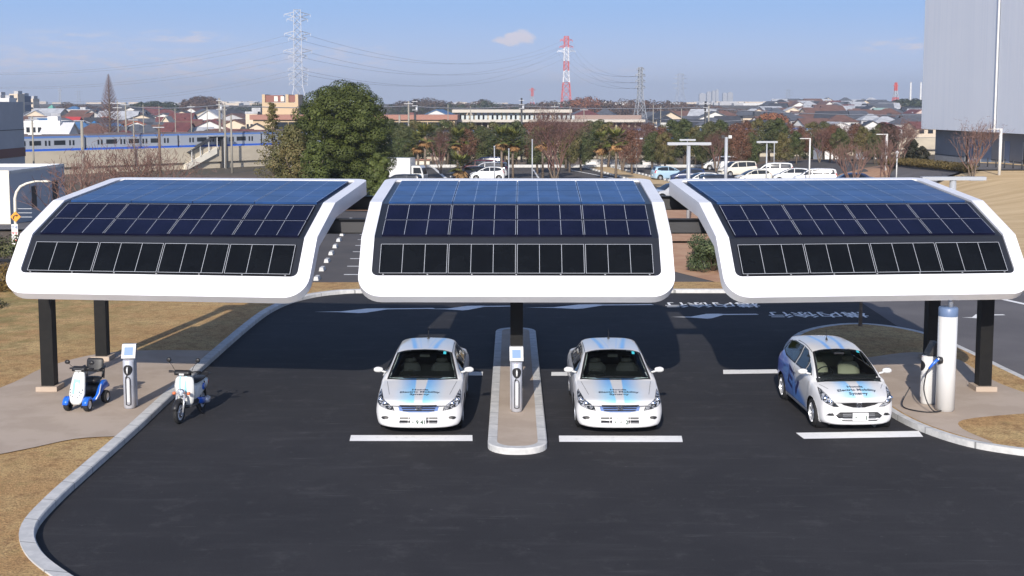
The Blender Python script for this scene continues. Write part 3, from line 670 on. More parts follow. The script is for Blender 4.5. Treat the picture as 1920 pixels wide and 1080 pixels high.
def body_points(K, nx, ny):
    st = sorted(K['st'], key=lambda s: -s[0]); L = K['L']; m = len(st[0][1]); tt = [0]
    ref = st[len(st) // 2][1]
    for a, b in zip(ref, ref[1:]): tt.append(tt[-1] + math.dist(a, b))
    us = sorted(set([tt[-1] * j / ny for j in range(ny + 1)]))
    ys = [[mono(tt, [p[0] for p in s[1]], u) for u in us] for s in st]; zs = [[mono(tt, [p[1] for p in s[1]], u) for u in us] for s in st]
    xs = [-s[0] for s in st]; xi = []
    for a, b in zip(xs, xs[1:]):
        k = max(2, int(math.ceil((b - a) / (2 * L / nx)))); xi += [a + (b - a) * j / k for j in range(k)]
    xi.append(xs[-1]); rows = []
    for x in xi:
        row = []
        for j in range(len(us)):
            y = mono(xs, [q[j] for q in ys], x); z = mono(xs, [q[j] for q in zs], x); X_ = -x
            f = sst(L - 1.3, L, X_); g = sst(-L + .9, -L, X_) if False else 1 - sst(-L, -L + .9, X_)
            X_ -= f * K['tips'][0] * (abs(y) / .9) ** 3.0; X_ += g * K['tips'][1] * (abs(y) / .9) ** 2.6
            row.append((X_, y, z))
        rows.append(row)
    return rows
def make_body(K, nx=90, ny=44):
    rows = body_points(K, nx, ny); n = len(rows[0]); V = []
    for r in rows: V += r + [(p[0], -p[1], p[2]) for p in r[-2:0:-1]]
    w_ = 2 * n - 2; F_ = []
    for i in range(len(rows) - 1):
        for j in range(w_): F_.append((i * w_ + j, i * w_ + (j + 1) % w_, (i + 1) * w_ + (j + 1) % w_, (i + 1) * w_ + j))
    e = (len(rows) - 1) * w_
    for j in range(n - 1):
        q = [j, (w_ - j) % w_, w_ - j - 1, j + 1]; q = [k for i_, k in enumerate(q) if k not in q[:i_]]
        if len(q) > 2: F_.append(tuple(q)); F_.append(tuple(e + k for k in q[::-1]))
    return V, F_
DIRS = {'top': (lambda u, v: (Vector((u, v, 4)), Vector((0, 0, -1)))), 'front': (lambda u, v: (Vector((6, u, v)), Vector((-1, 0, 0)))), 'rear': (lambda u, v: (Vector((-6, u, v)), Vector((1, 0, 0)))),
        'left': (lambda u, v: (Vector((u, 4, v)), Vector((0, -1, 0)))), 'right': (lambda u, v: (Vector((u, -4, v)), Vector((0, 1, 0))))}
def drape(bvh, poly, plane, off, step=.06, hole=None, mb=None, V=None, Fs=None, thick=.012):
    mb = mb or MB()
    if V is None: V, Fs = cdt(poly, [hole] if hole else (), step)
    out = []; low = []; ok = []
    for u, v in V:
        o, d = DIRS[plane](u, v); h = bvh.ray_cast(o, d)
        if h[0] is None: h2 = bvh.find_nearest(o + d * 3.5); h = h2
        nn = h[1]; nn = nn if nn.dot(d) < 0 else -nn
        out.append(tuple(h[0] + nn * off)); low.append(tuple(h[0] - nn * thick))
    fs = []
    for f in Fs:
        a, b, c = (Vector(out[f[k]]) for k in range(3)); o, d = DIRS[plane](*V[f[0]])
        fs.append(f if (b - a).cross(c - a).dot(d) < 0 else f[::-1])
    mb.add(out, fs, True)
    return mb
def mirror(P): return [(-a, b) for a, b in P]
def scalep(P, k): 
    cx = sum(p[0] for p in P) / len(P); cy = sum(p[1] for p in P) / len(P)
    return [(cx + (p[0] - cx) * k, cy + (p[1] - cy) * k) for p in P]
def wheel(parent, x, y, r, n=24, spokes=7, rimmat=None, w=.2):
    t = bpy.data.objects.new('wheel', None); COL.objects.link(t); t.parent = parent; t.location = (x, y, r); t.empty_display_size = .1
    s = 1 if y > 0 else -1; h = w / 2; rr = r * .68
    mb = MB(); mb.lathe([(rr, -h), (r * .93, -h), (r, -h * .7), (r, h * .7), (r * .93, h), (rr, h), (rr, -h)], n, axis='y'); mb.build('tyre', M_TYRE, t)
    mb = MB(); mb.lathe([(rr, -h), (rr * .93, -h * .5), (rr * .9, h * .2), (rr * .93, h * .85), (rr + .004, h + .004)], n, axis='y')
    for i in range(spokes):
        a = 2 * math.pi * i / spokes; ca, sa = math.cos(a), math.sin(a); b0, b1 = .026, .018
        P = [(r0 * ca - q * sa, s * yy, r0 * sa + q * ca) for r0, q, yy in ((.05, b0, h * .62), (rr * .95, b1, h * .88), (rr * .95, -b1, h * .88), (.05, -b0, h * .62))]
        Q = [(p[0], p[1] - s * .03, p[2]) for p in P]; mb.add(P + Q, [(0, 1, 2, 3), (7, 6, 5, 4), (0, 4, 5, 1), (3, 2, 6, 7)])
    mb.lathe([(.0, s * h * .75), (.06, s * h * .72), (.065, s * h * .3)], 12, axis='y'); mb.build('rim', rimmat or M_RIM, t)
    mb = MB(); mb.lathe([(0, 0), (rr * .9, 0)], n, axis='y', c=(0, s * h * .05, 0)); mb.build('brake_disc', M_DKGREY, t)
def livery(kind):
    def f(m, b):
        nt = m.node_tree; p = coords('Object'); x, y, z = sep(p); a = y.abs(); g = nt.nodes.new('ShaderNodeNewGeometry')
        nrm = nt.nodes.new('ShaderNodeTexCoord').outputs['Normal']; N_ = sep(X(nrm)); up = N_[2].ss(.35, .6)
        white = (.66, .66, .665); blue = (.10, .36, .85); cyan = (.22, .62, .88)
        if kind == 'sedan':
            e0 = .115 + (x - 1.0) * -.035
            band = (a - e0).ss(0, .035) * (a - e0).ss(.50, .02); fw = x.ss(.9, 2.3)
            hoodm = x.ss(.85, .95) * z.ss(.66, .72) * up
            col = mixc(band * hoodm * .85, white, mixc(fw, blue, cyan))
            spread = a * 1.0 - (x * -.22); roofm = x.ss(.25, .12) * x.ss(-1.5, -1.3) * up
            r1 = (a - (.24 - x * .12)).abs().ss(.10, .01); r2 = (a - (.10 - x * .10)).abs().ss(.045, .01); r3 = (a - (.17 - x * .17)).abs().ss(.03, .005); halo = a.ss(.62, .22) * .22
            rm = X.op('MAXIMUM', X.op('MAXIMUM', r1, r2 * .45), X.op('MAXIMUM', r3 * .5, halo))
            col = mixc(rm * roofm * .9, col, (.13, .42, .90))
            side = N_[1].abs().ss(.6, .85) * z.ss(.75, .35) * x.ss(.9, -1.8) * .75; col = mixc(side, col, (.03, .10, .55))
        else:
            e0 = .10 + (x - 1.1) * -.05
            band = (a - e0).ss(0, .05) * (a - e0).ss(.42, .05); hoodm = x.ss(1.0, 1.1) * z.ss(.72, .80) * up
            col = mixc(band * hoodm * .75, white, mixc(x.ss(1.1, 1.8), (.12, .42, .88), cyan))
            roofm = x.ss(.25, .1) * up; r1 = (a - (.16 - x * .05)).abs().ss(.09, .01)
            col = mixc(X.op('MAXIMUM', r1 * .85, a.ss(.5, .2) * .15) * roofm, col, (.12, .38, .88))
            sd = N_[1].abs().ss(.55, .8); d1 = (z * 1.0 - .62 + x * .42 - .05).ss(.22, -.12) * x.ss(1.0, .6)
            n1 = noi(comb(x * 1.2, z * 3.0, 0), 1.5, 3)
            c2 = mixc(x.ss(-1.9, .6), (.010, .035, .36), (.06, .26, .75)); c2 = mixc(n1.ss(.45, .65) * .4, c2, (.2, .5, .9))
            col = mixc(d1 * sd * .92, col, c2); col = mixc(z.ss(.30, .27) * sd, col, white)
        bf = X(g.outputs['Backfacing']); setc(m, b, mixc(bf, col, (.05, .05, .05)))
        b.inputs['Coat Weight'].default_value = .7; b.inputs['Coat Roughness'].default_value = .05
    return f
def mk_paint(name, c):
    def f(m, b):
        g = m.node_tree.nodes.new('ShaderNodeNewGeometry'); setc(m, b, mixc(X(g.outputs['Backfacing']), c, (.03, .03, .03)))
        b.inputs['Coat Weight'].default_value = .7; b.inputs['Coat Roughness'].default_value = .05
    return mat(name, c, .3, fn=f)
def car(K, label, loc, rz, paint, hi=True, seat=None, group=None, name='parked_car', seed=0):
    t = thing(name, label, 'car', loc, rz, group)
    V, F_ = make_body(K, *((110, 56) if hi else (44, 24))); bvh = BVHTree.FromPolygons(V, F_)
    (fx, rx), wr, wy = K['wh']; ra = wr + .055; L = K['L']
    V = [list(p) for p in V]; keep = []
    def inside(p): return abs(p[1]) > .5 and p[2] < .95 and any(math.hypot(p[0] - wx, p[2] - wr) < ra for wx in (fx, rx))
    wsp = scalep(K['ws'], .94); swp = [scalep(q, .9) for q in K['sw']]
    zc = .97
    for f in F_:
        if len(f) == 4:
            if all(inside(V[i]) for i in f): continue
            cx, cy, cz = (sum(V[i][k] for i in f) / 4 for k in range(3))
            if hi:
                if cz > zc and inpoly(cx, cy, wsp): continue
                if cz > zc and abs(cy) > .5 and any(inpoly(cx, cz, q) for q in swp): continue
        keep.append(f)
    for p in V:
        if abs(p[1]) > .5 and p[2] < .95:
            for wx in (fx, rx):
                d = math.hypot(p[0] - wx, p[2] - wr)
                if 1e-3 < d < ra: p[0] = wx + (p[0] - wx) * ra / d; p[2] = wr + (p[2] - wr) * ra / d
    mb = MB(); mb.add(V, [f[::-1] for f in keep], True); body = mb.build('body', paint, t)
    def patch(nm, poly, plane, m, off=.006, step=.035, par=None, hole=None, lab=None):
        o = drape(bvh, poly, plane, off, step, hole).build(nm, m, par or t)
        if lab: o['label'] = lab
        return o
    # arches and wheels
    for wx in (fx, rx):
        for s in (-1, 1):
            yo = None
            mb = MB(); mb.lathe([(ra, s * (wy - .20)), (ra, s * (wy + .07))], 28, c=(wx, 0, wr), axis='y'); mb.lathe([(0, s * (wy - .2)), (ra, s * (wy - .2))], 28, c=(wx, 0, wr), axis='y'); mb.build('wheel_arch', M_BLACKP, body)
            wheel(t, wx, s * wy, wr, 28 if hi else 14, 7 if hi else 5)
    gl = M_GLASS if hi else M_GLASSD
    patch('windscreen', K['ws'], 'top', gl, .004, .09)
    if hi: patch('windscreen_border', K['ws'], 'top', M_BLACKP, .007, .09, hole=scalep(K['ws'], .93))
    patch('rear_window', K['rw'], 'top', M_GLASSD, .004, .12)
    for q in K['sw']:
        for sd in ('left', 'right'):
            patch('side_window', q, sd, gl, .005, .1)
            if hi: patch('window_trim', q, sd, M_BLACKP, .008, .1, hole=scalep(q, .9))
    if hi:
        wb = K['st'][6][1][6][0]
        base = MB(); base.box((-.35, 0, .62), (2.6, 1.5, .5)); base.build('cabin_floor', M_VINYL, t)
        zd = K['st'][6][1][10][1]
        # dashboard
        x0 = K['ws'][2][0]; mb = MB(); mb.loft([[(x, -.70 + (.0), zd - .25), (x, .70, zd - .25), (x, .70, z), (x, .42, z + .0), (x, .30, z), (x, -.26, z + .0), (x, -.37, z + q_), (x, -.5, z), (x, -.70, z)] for x, z, q_ in ((x0 - .16, zd - .06, 0), (x0 - .4, zd - .03, .06), (x0 - .55, zd - .06, .05), (x0 - .6, zd - .2, 0))]); mb.build('dashboard', M_VINYL, t)
        xs = x0 - 1.25; sm = seat
        for s in (-1, 1):
            st = bpy.data.objects.new('front_seat', None); COL.objects.link(st); st.parent = t; st.location = (xs, s * .36, .55)
            mb = MB(); mb.loft([[(a * wd + 0, b * th_ * 0 + b * wy_, zz) for a, b, wd, th_, wy_ in ()]] if False else [[(xx + dx, yy * hw, zz) for dx, yy in ((.07, -1), (.10, -.5), (.10, .5), (.07, 1), (-.07, .9), (-.07, -.9))] for xx, hw, zz in ((0, .22, -.1), (-.06, .25, .2), (-.13, .24, K_head(K) - .22), (-.15, .17, K_head(K) - .13))]); mb.build('backrest', sm, st)
            mb = MB(); mb.loft([[(-.17 + dx, yy * hw, zz) for dx, yy in ((.05, -1), (.06, 0), (.05, 1), (-.05, .9), (-.05, -.9))] for hw, zz in ((.10, .93 - .02), (.13, .98), (.12, 1.08), (.08, 1.11))]) if False else mb.box((-.17, 0, .0), (.01, .01, .01))
            mb = MB(); mb.loft([[(-.17 + dx, yy * hw, zz) for dx, yy in ((.05, -1), (.06, 0), (.05, 1), (-.05, .9), (-.05, -.9))] for hw, zz in ((.08, .70 + .19), (.13, .73 + .2), (.12, .82 + .2), (.08, .85 + .2))] if False else [[(-.16 + dx, yy * hw, zz) for dx, yy in ((.05, -1), (.06, 0), (.05, 1), (-.05, .9), (-.05, -.9))] for hw, zz in ((.09, K_head(K) - .12), (.13, K_head(K) - .09), (.12, K_head(K)), (.08, K_head(K) + .02))]); mb.build('headrest', sm, st)
        mb = MB(); mb.loft([[(x, y_, z) for y_ in (-.66, -.3, .3, .66)] + [(x - .14, y_, z) for y_ in (.66, -.66)] for x, z in ((xs - .72, .7), (xs - .80, 1.0), (xs - .88, 1.2))]); mb.build('rear_seat', sm, t)
        mb = MB(); c0 = Vector((x0 - .72, -.36, zd - .06)); ax_ = Vector((-.9, 0, .42)).normalized(); e1 = Vector((0, 1, 0)); e2 = ax_.cross(e1)
        mb.tube([c0 + e1 * .18 * math.cos(a) + e2 * .18 * math.sin(a) for a in [2 * math.pi * i / 24 for i in range(25)]], .014, 6, cap=False); mb.tube([c0 - e1 * .17, c0 + e1 * .17], .02, 6); mb.tube([c0, c0 - ax_ * .2], .03, 6); mb.build('steering_wheel', M_BLACKP, t)
        mb = MB(); mb.box((x0 - .88, 0, K['st'][9][1][10][1] - .13), (.03, .22, .06)); mb.build('rear_view_mirror', M_BLACKP, t)
        # shut lines
        def line(nm, pts, plane, w_=.004, m=M_DKGREY, off=.003):
            P = [Vector(p) for p in pts]; mb = MB(); V2, F2 = [], []
            for i, p in enumerate(P):
                d = (P[min(i + 1, len(P) - 1)] - P[max(i - 1, 0)]).normalized(); nn = Vector((-d.y, d.x)) * w_; V2 += [tuple(p + nn), tuple(p - nn)]
                if i: F2 += [(2 * i - 2, 2 * i - 1, 2 * i + 1), (2 * i - 2, 2 * i + 1, 2 * i)]
            drape(bvh, None, plane, off, mb=mb, V=V2, Fs=F2); return mb.build(nm, m, body)
        zb_ = K['sw'][0][0][1]
        for sd in ('left', 'right'):
            dx = [p[0] for p in K['sw'][-2]] ; xa, xb, xc = K['sw'][0][0][0] + .02, K['sw'][-1][0][0] + .03, K['sw'][-1][-1][0]
            for xx in (xa, xb): line('door_gap', [(xx, .3 + i * (zb_ - .33) / 8) for i in range(9)], sd)
            line('door_gap', [(xa, .30)] + [(xa - (xa - xc) * i / 10, .29) for i in range(1, 11)], sd)
            for xx in (xb + .12, xc + .15):
                o = drape(bvh, [(xx, zb_ - .13), (xx + .17, zb_ - .13), (xx + .17, zb_ - .10), (xx, zb_ - .10)], sd, .03, .05).build('door_handle', paint, t)
        s_ = K['ws'][0][1]
        for s in (-1, 1):
            hw = .56 if K is SEDAN else .50
            line('bonnet_gap', [(x0 - .06 - i * -.06 if False else x0 + .0 + i * (L - .42 - x0) / 10, s * (abs(s_) * .98 - i * .012)) for i in range(11)], 'top')
            line('roof_gap', [(K['ws'][5][0] - i * .14, s * (abs(K['ws'][5][1]) - .0 + .005)) for i in range(9)], 'top', .006, M_BLACKP)
        # mirrors
        for s in (-1, 1):
            m_ = MB(); zx = zb_ + .05; xm = K['sw'][0][0][0] - .08; y0 = abs(s_) + .13
            rings = []
            for k, (yy, sc_) in enumerate(((0, .45), (.03, .8), (.10, 1), (.18, .95), (.23, .55), (.24, .1))):
                rings.append([(xm + .055 * sc_ * math.cos(a) , s * (y0 + yy * .85), zx + .03 + .062 * sc_ * math.sin(a)) for a in [2 * math.pi * i / 12 for i in range(12)]])
            m_.loft(rings); mo = m_.build('wing_mirror', M_WHITEP, t)
            mb = MB(); mb.tube([(xm, s * (y0 - .08), zx - .03), (xm, s * (y0 + .04), zx + .0)], .022, 6); mb.build('mirror_stalk', M_WHITEP, mo)
            mb = MB(); mb.lathe([(0, 0), (.062, 0)], 12, c=(xm - .05, s * (y0 + .12), zx + .03), axis='x'); mb.build('mirror_glass', M_CHROME, mo)
        # wipers, antenna
        for y0, y1 in ((-.62, -.05), (.0, .56)):
            line('wiper', [(x0 - .05 - .02 * abs(i - 4) / 4 - (.05 if i < 4 else .05), y0 + (y1 - y0) * i / 8) for i in range(9)], 'top', .009, M_BLACKP, .02)
        h = bvh.ray_cast(Vector((-.9 if K is SEDAN else -.55, 0, 4)), Vector((0, 0, -1)))[0]
        mb = MB(); mb.tube([h, h + Vector((-.02, 0, .05))], [.03, .015], 8); mb.tube([h + Vector((-.02, 0, .05)), h + Vector((-.06, 0, .24))], .006, 5); mb.build('antenna', M_BLACKP, t)
        mb = MB(); mb.box((0, .52 if K is SEDAN else .46, 0), (.0, .0, .0)); xq, yq = K['ws'][7][0] + .12, .45
        hq = bvh.ray_cast(Vector((xq, yq, 4)), Vector((0, 0, -1)))
        drape(bvh, [(xq - .05, yq - .03), (xq + .05, yq - .03), (xq + .05, yq + .03), (xq - .05, yq + .03)], 'top', .010, .05).build('inspection_sticker', mat('sticker', (.05, .45, .55), .5), t)
        # text on the bonnet
        rows = ('Honda', 'Electric Mobility', 'Synergy'); xt = 1.95 if K is SEDAN else 1.66; mbt = MB(); sz = .115 if K is SEDAN else .112
        for r_, tx in enumerate(rows):
            V2, F2 = text_tris(tx, sz, bold=.0035); V2 = [(xt - (1 - r_) * -.0 - (v + (1 - r_) * sz * 1.12), u * 1.12) for u, v in V2]
            drape(bvh, None, 'top', .006, mb=mbt, V=V2, Fs=F2)
        mbt.build('bonnet_lettering', M_TEXT, body)
    # lamps, grille, plate
    if K is SEDAN:
        for s in (-1, 1):
            hl = [(s * y, z) for y, z in ((.50, .53), (.535, .63), (.62, .70), (.74, .76), (.835, .84), (.865, .80), (.868, .68), (.80, .62), (.66, .565))]
            patch('headlight_rim', hl, 'front', M_BLACKP, .004, .06) if hi else None
            hh = patch('headlight', scalep(hl, .93 if hi else 1), 'front', mat('lamp_reflector', (.55, .57, .62), .2, metal=.5, c2=(.05, .06, .075), scale=11, lo=.46, hi=.52) if hi else M_LAMP, .007, .05)
            if hi:
                for yy, zz, rr_ in ((.60, .625, .045), (.70, .68, .05), (.80, .735, .048)):
                    h = bvh.ray_cast(Vector((6, s * yy, zz)), Vector((-1, 0, 0))); mb = MB(); mb.lathe([(0, .022), (rr_ * .5, .02), (rr_, .006), (rr_, -.01)], 14, c=h[0], axis='x'); mb.build('bulb', M_CHROME, hh)
                patch('fog_lamp_recess', [(s * (.70 + .075 * math.cos(a)), .385 + .035 * math.sin(a)) for a in [2 * math.pi * i / 14 for i in range(14)]], 'front', M_BLACKP, .010, .025)
            patch('tail_light', [(s * y, z) for y, z in ((.55, .80), (.82, .78), (.84, .9), (.55, .9))], 'rear', M_RED)
        gr = [(-.44, .705), (.44, .705), (.40, .53), (.2, .495), (-.2, .495), (-.40, .53)]
        g = patch('grille', gr, 'front', mat('grille_blue', (.16, .25, .52), .25, coat=.5) if hi else M_BLACKP, .005, .06)
        if hi:
            for i in range(4):
                z_ = .540 + i * .045; k = .33 + .018 * i
                drape(bvh, [(-k, z_ - .014), (k, z_ - .014), (k, z_ + .010), (-k, z_ + .010)], 'front', .016, .03).build('grille_slot', M_BLACKP, g)
            for z_ in (.37, .31):
                for a_, b_ in ((-.36, -.2), (-.19, .19), (.20, .36)): patch('lower_intake', [(a_ * 1.1, z_ - .020), (b_ * 1.1, z_ - .020), (b_ * 1.1, z_ + .020), (a_ * 1.1, z_ + .020)], 'front', M_BLACKP, .010, .03)
    elif K is HATCH:
        for s in (-1, 1):
            hl = [(s * y, z) for y, z in ((.42, .56), (.50, .64), (.60, .74), (.70, .86), (.745, .88), (.765, .80), (.755, .68), (.66, .62), (.54, .565))]
            patch('headlight_rim', hl, 'front', M_DKGREY, .004, .06) if hi else None
            hh = patch('headlight', scalep(hl, .9), 'front', MATS.get('lamp_reflector') or M_LAMP, .007, .05)
            if hi:
                for yy, zz, rr_ in ((.60, .665, .045), (.69, .72, .06)):
                    h = bvh.ray_cast(Vector((6, s * yy, zz)), Vector((-1, 0, 0))); mb = MB(); mb.lathe([(0, .025), (rr_ * .5, .022), (rr_, .006), (rr_, -.01)], 14, c=h[0], axis='x'); mb.build('bulb', M_CHROME, hh)
                patch('fog_lamp_recess', [(s * .52, .37), (s * .68, .375), (s * .62, .425), (s * .55, .43)], 'front', M_BLACKP, .010, .025)
            patch('tail_light', [(s * y, z) for y, z in ((.6, .8), (.76, .8), (.72, 1.1), (.62, 1.1))], 'rear', M_RED)
        patch('grille', [(-.40, .665), (-.2, .655), (0, .65), (.2, .655), (.40, .665), (.33, .60), (.12, .545), (-.12, .545), (-.33, .60)], 'front', M_BLACKP, .005, .06)
        if hi:
            patch('lower_intake', [(-.40, .445), (.40, .445), (.50, .37), (.36, .275), (-.36, .275), (-.50, .37)], 'front', M_BLACKP, .005, .04)
            for z_ in (.32, .36, .40): patch('intake_bar', [(-.34, z_), (.34, z_), (.34, z_ + .008), (-.34, z_ + .008)], 'front', M_GREYM, .009, .08)
            mbt = MB(); V2, F2 = text_tris('EV', .60, bold=.012)
            V2 = [(-.22 + u * 1.5, .64 + v * .95 - u * .36) for u, v in V2]
            V3, F3 = V2, F2
            drape(bvh, None, 'right', .006, mb=mbt, V=V3, Fs=F3); V4 = [(-.12 - (u - -.12), v) for u, v in V2]
            mbt.build('side_lettering', M_NAVY, body)
    else:
        for s in (-1, 1):
            patch('headlight', [(s * y, z) for y, z in ((.55, .62), (.8, .66), (.82, .8), (.66, .76))], 'front', M_LAMP)
            patch('tail_light', [(s * y, z) for y, z in ((.62, .9), (.80, .9), (.74, 1.3), (.66, 1.3))], 'rear', M_RED)
        patch('grille', [(-.45, .5), (.45, .5), (.45, .62), (-.45, .62)], 'front', M_BLACKP)
    # bumper underside, plates
    z_, cx = (.345, 0) if K is SEDAN else (.375, 0)
    h = bvh.ray_cast(Vector((6, 0, z_)), Vector((-1, 0, 0)))[0]
    mb = MB(); h.x = L + .004; mb.box((h.x + .018, 0, z_), (.02, .33, .165)); pl = mb.build('licence_plate', M_PLATE, t)
    h2 = bvh.ray_cast(Vector((-6, 0, .55)), Vector((1, 0, 0)))[0]
    mb = MB(); mb.box((h2.x - .012, 0, .55), (.02, .33, .165)); mb.build('licence_plate', M_PLATE, t)
    if hi:
        mb = MB(); tx = K.get('plate', ''); V2, F2 = text_tris(tx, .12, bold=.005); mb.add([(h.x + .0295, u + .0, z_ - .025 + v) for u, v in V2], F2); mb.build('plate_number', M_GREEN, pl)
        V2, F2 = text_tris('熊谷 300', .04); mb = MB(); mb.add([(h.x + .0295, u, z_ + .055 + v) for u, v in V2], F2); mb.build('plate_region', M_GREEN, pl)
        # H badge
        zg = .62 if K is SEDAN else .60; hb = bvh.ray_cast(Vector((6, 0, zg)), Vector((-1, 0, 0)))[0]; mb = MB(); X0 = hb.x + .02; k = 1.0 if K is SEDAN else .8
        P = [(-.050, .045), (-.030, .045), (-.026, .008), (.026, .008), (.030, .045), (.050, .045), (.040, -.045), (.018, -.045), (.020, -.010), (-.020, -.010), (-.018, -.045), (-.040, -.045)]
        V2, F2 = cdt([(a * k, b * k) for a, b in P]); slab(mb, V2, F2, lambda a, b: (X0 + .012, a, zg + b), lambda a, b: (X0 - .02, a, zg + b))
        ring_ = roundrect(-.065 * k, -.058 * k, .065 * k, .058 * k, .03 * k, 3); mb.tube([(X0, a, zg + b) for a, b in ring_ + ring_[:1]], .007, 5); mb.build('emblem', M_CHROME, t)
    return t
def K_head(K): return .62 if K is SEDAN else .70
PS = mat('sedan_livery', (.8, .8, .8), .3, fn=livery('sedan')); PH = mat('hatch_livery', (.8, .8, .8), .3, fn=livery('hatch'))
SEDAN['plate'] = '・9 41'
car(SEDAN, 'white sedan with blue bonnet stripes, left of the centre island', (-1.95, 27.95, 0), R(-90), PS, seat=M_SEATD, group='livery sedans')
SEDAN['plate'] = '・・ 2'
car(SEDAN, 'white sedan with blue bonnet stripes, right of the centre island', (2.25, 27.95, 0), R(-90), PS, seat=M_SEATD, group='livery sedans')
HATCH['plate'] = '・    1'
car(HATCH, 'white hatchback with a blue side graphic, parked under the right canopy', (7.22, 27.72, 0), R(-87.5), PH, seat=M_SEAT)
# ---------------------------------------------------------------- motor scooter (x forward in its own frame)
M_IVORY = mat('ivory_panel', (.80, .81, .78), .3, coat=.4)
M_AQUA = mat('aqua_graphic', (.30, .68, .80), .35, coat=.3)
def spoke_wheel(parent, x, r, w, n=10, y=0, hubm=None):
    t = bpy.data.objects.new('wheel', None); COL.objects.link(t); t.parent = parent; t.location = (x, y, r)
    mb = MB(); h = w / 2; mb.lathe([(r * .68, -h * .8), (r * .86, -h), (r * .97, -h * .6), (r, 0), (r * .97, h * .6), (r * .86, h), (r * .68, h * .8), (r * .68, -h * .8)], 32, axis='y'); mb.build('tyre', M_TYRE, t)
    mb = MB(); mb.lathe([(r * .69, -h * .7), (r * .62, -h * .5), (r * .62, h * .5), (r * .69, h * .7)], 32, axis='y'); mb.lathe([(0, -h * .8), (r * .2, -h * .8), (r * .2, h * .8), (0, h * .8)], 16, axis='y')
    for i in range(n):
        a = 2 * math.pi * i / n; mb.tube([(r * .15 * math.cos(a), 0, r * .15 * math.sin(a)), (r * .65 * math.cos(a + .12), 0, r * .65 * math.sin(a + .12))], r * .035, 4)
    mb.build('rim', M_RIM, t)
    mb = MB(); mb.lathe([(r * .25, h * .9), (r * .45, h * .9), (r * .45, h * 1.05), (r * .25, h * 1.05), (r * .25, h * .9)], 20, axis='y'); mb.build('brake_disc', M_CHROME, t)
t = thing('motor_scooter', 'white electric motor scooter with round headlight standing on the asphalt by the kerb', 'scooter', (-7.13, 27.25, 0), R(-98))
spoke_wheel(t, .62, .25, .10); spoke_wheel(t, -.62, .24, .11)
def rsec(x, w, z0, z1, yoff=0, n=12, p=.75):
    return [(x, yoff + w * math.copysign(abs(math.cos(a)) ** p, math.cos(a)), (z0 + z1) / 2 + (z1 - z0) / 2 * math.copysign(abs(math.sin(a)) ** p, math.sin(a))) for a in [2 * math.pi * (i + .5) / n for i in range(n)]]
def shield(rows):                          # leg shield: rows of (z, x_centre, half width, bow, thickness)
    rings = []
    for z, x, w, bow, th in rows:
        P = [(x - bow * (u * u), w * u, z) for u in (-1, -.7, -.35, 0, .35, .7, 1)]; rings.append(P + [(p[0] - th, p[1] * .96, p[2]) for p in P[::-1]])
    return rings
mb = MB(); mb.loft(shield([(.30, .26, .10, .03, .05), (.38, .30, .17, .06, .05), (.55, .36, .21, .08, .05), (.75, .40, .225, .09, .05), (.90, .385, .205, .09, .06), (.985, .35, .15, .07, .06), (1.01, .33, .09, .04, .05)])); fs = mb.build('front_shield', M_IVORY, t)
for s in (-1, 1):
    mb = MB(); bv = [(z, x + .004 - bow * (.32 + .0) ** 2, s) for z, x, w_, bow in ((.62, .375, .2, .08), (.75, .40, .22, .09), (.90, .385, .2, .09), (.98, .352, .15, .07))]
    vs = []
    for z, x, _ in bv: vs += [(x + .004, s * .04, z), (x - .002, s * .085, z)]
    mb.add(vs, [(0, 1, 3, 2) if s > 0 else (0, 2, 3, 1), (2, 3, 5, 4) if s > 0 else (2, 4, 5, 3), (4, 5, 7, 6) if s > 0 else (4, 6, 7, 5)], True); mb.build('stripe', M_AQUA, fs)
mb = MB(); rr = .25; rings = []
for i in range(9):
    a = R(20 + i * 16); cx, cz = .62 + (rr + .035) * math.cos(a), .25 + (rr + .035) * math.sin(a); dx, dz = math.cos(a), math.sin(a)
    rings.append([(cx + dx * q, y, cz + dz * q) for y, q in ((-.075, -.05), (-.06, .0), (0, .02), (.06, .0), (.075, -.05), (.06, -.05), (0, -.0), (-.06, -.05))])
mb.loft(rings); mb.build('mudguard', M_BLACKP, t)
for s in (-1, 1):
    mb = MB(); mb.tube([(.62, s * .085, .25), (.50, s * .085, .62)], [.022, .028], 8); mb.build('fork_leg', M_RIM, t)
mb = MB(); mb.tube([(.40, 0, .62), (.29, 0, 1.04)], .024, 8); mb.build('steering_column', M_BLACKP, t)
mb = MB(); mb.lathe([(0, .05), (.05, .045), (.085, .02), (.09, -.02), (.07, -.08), (0, -.10)], 20, c=(.50, -.0, .66), axis='x'); hd = mb.build('headlight', M_CHROME, t)
mb = MB(); mb.lathe([(0, .062), (.045, .058), (.075, .034)], 20, c=(.50, 0, .66), axis='x'); mb.build('lens', mat('clear_lens', (.55, .6, .66), .1, coat=.8, c2=(.2, .22, .25), scale=30), hd)
for s in (-1, 1):
    mb = MB(); mb.loft([rsec(x, w_, .635 - h_, .635 + h_, s * .165) for x, w_, h_ in ((.42, .02, .02), (.45, .035, .032), (.49, .035, .032), (.51, .018, .018))]); mb.build('indicator', M_AMBER, t)
mb = MB(); mb.loft([[(x_, y_, z_) for x_, z_ in ((.30, 1.0), (.42, 1.02), (.44, 1.08), (.36, 1.13), (.28, 1.08))] for y_ in (-.17, -.12, .12, .17)]); mb.build('handlebar_cover', M_BLACKP, t)
mb = MB(); mb.box((.43, 0, 1.045), (.03, .11, .04)); mb.build('front_emblem', M_WHITEP, t)
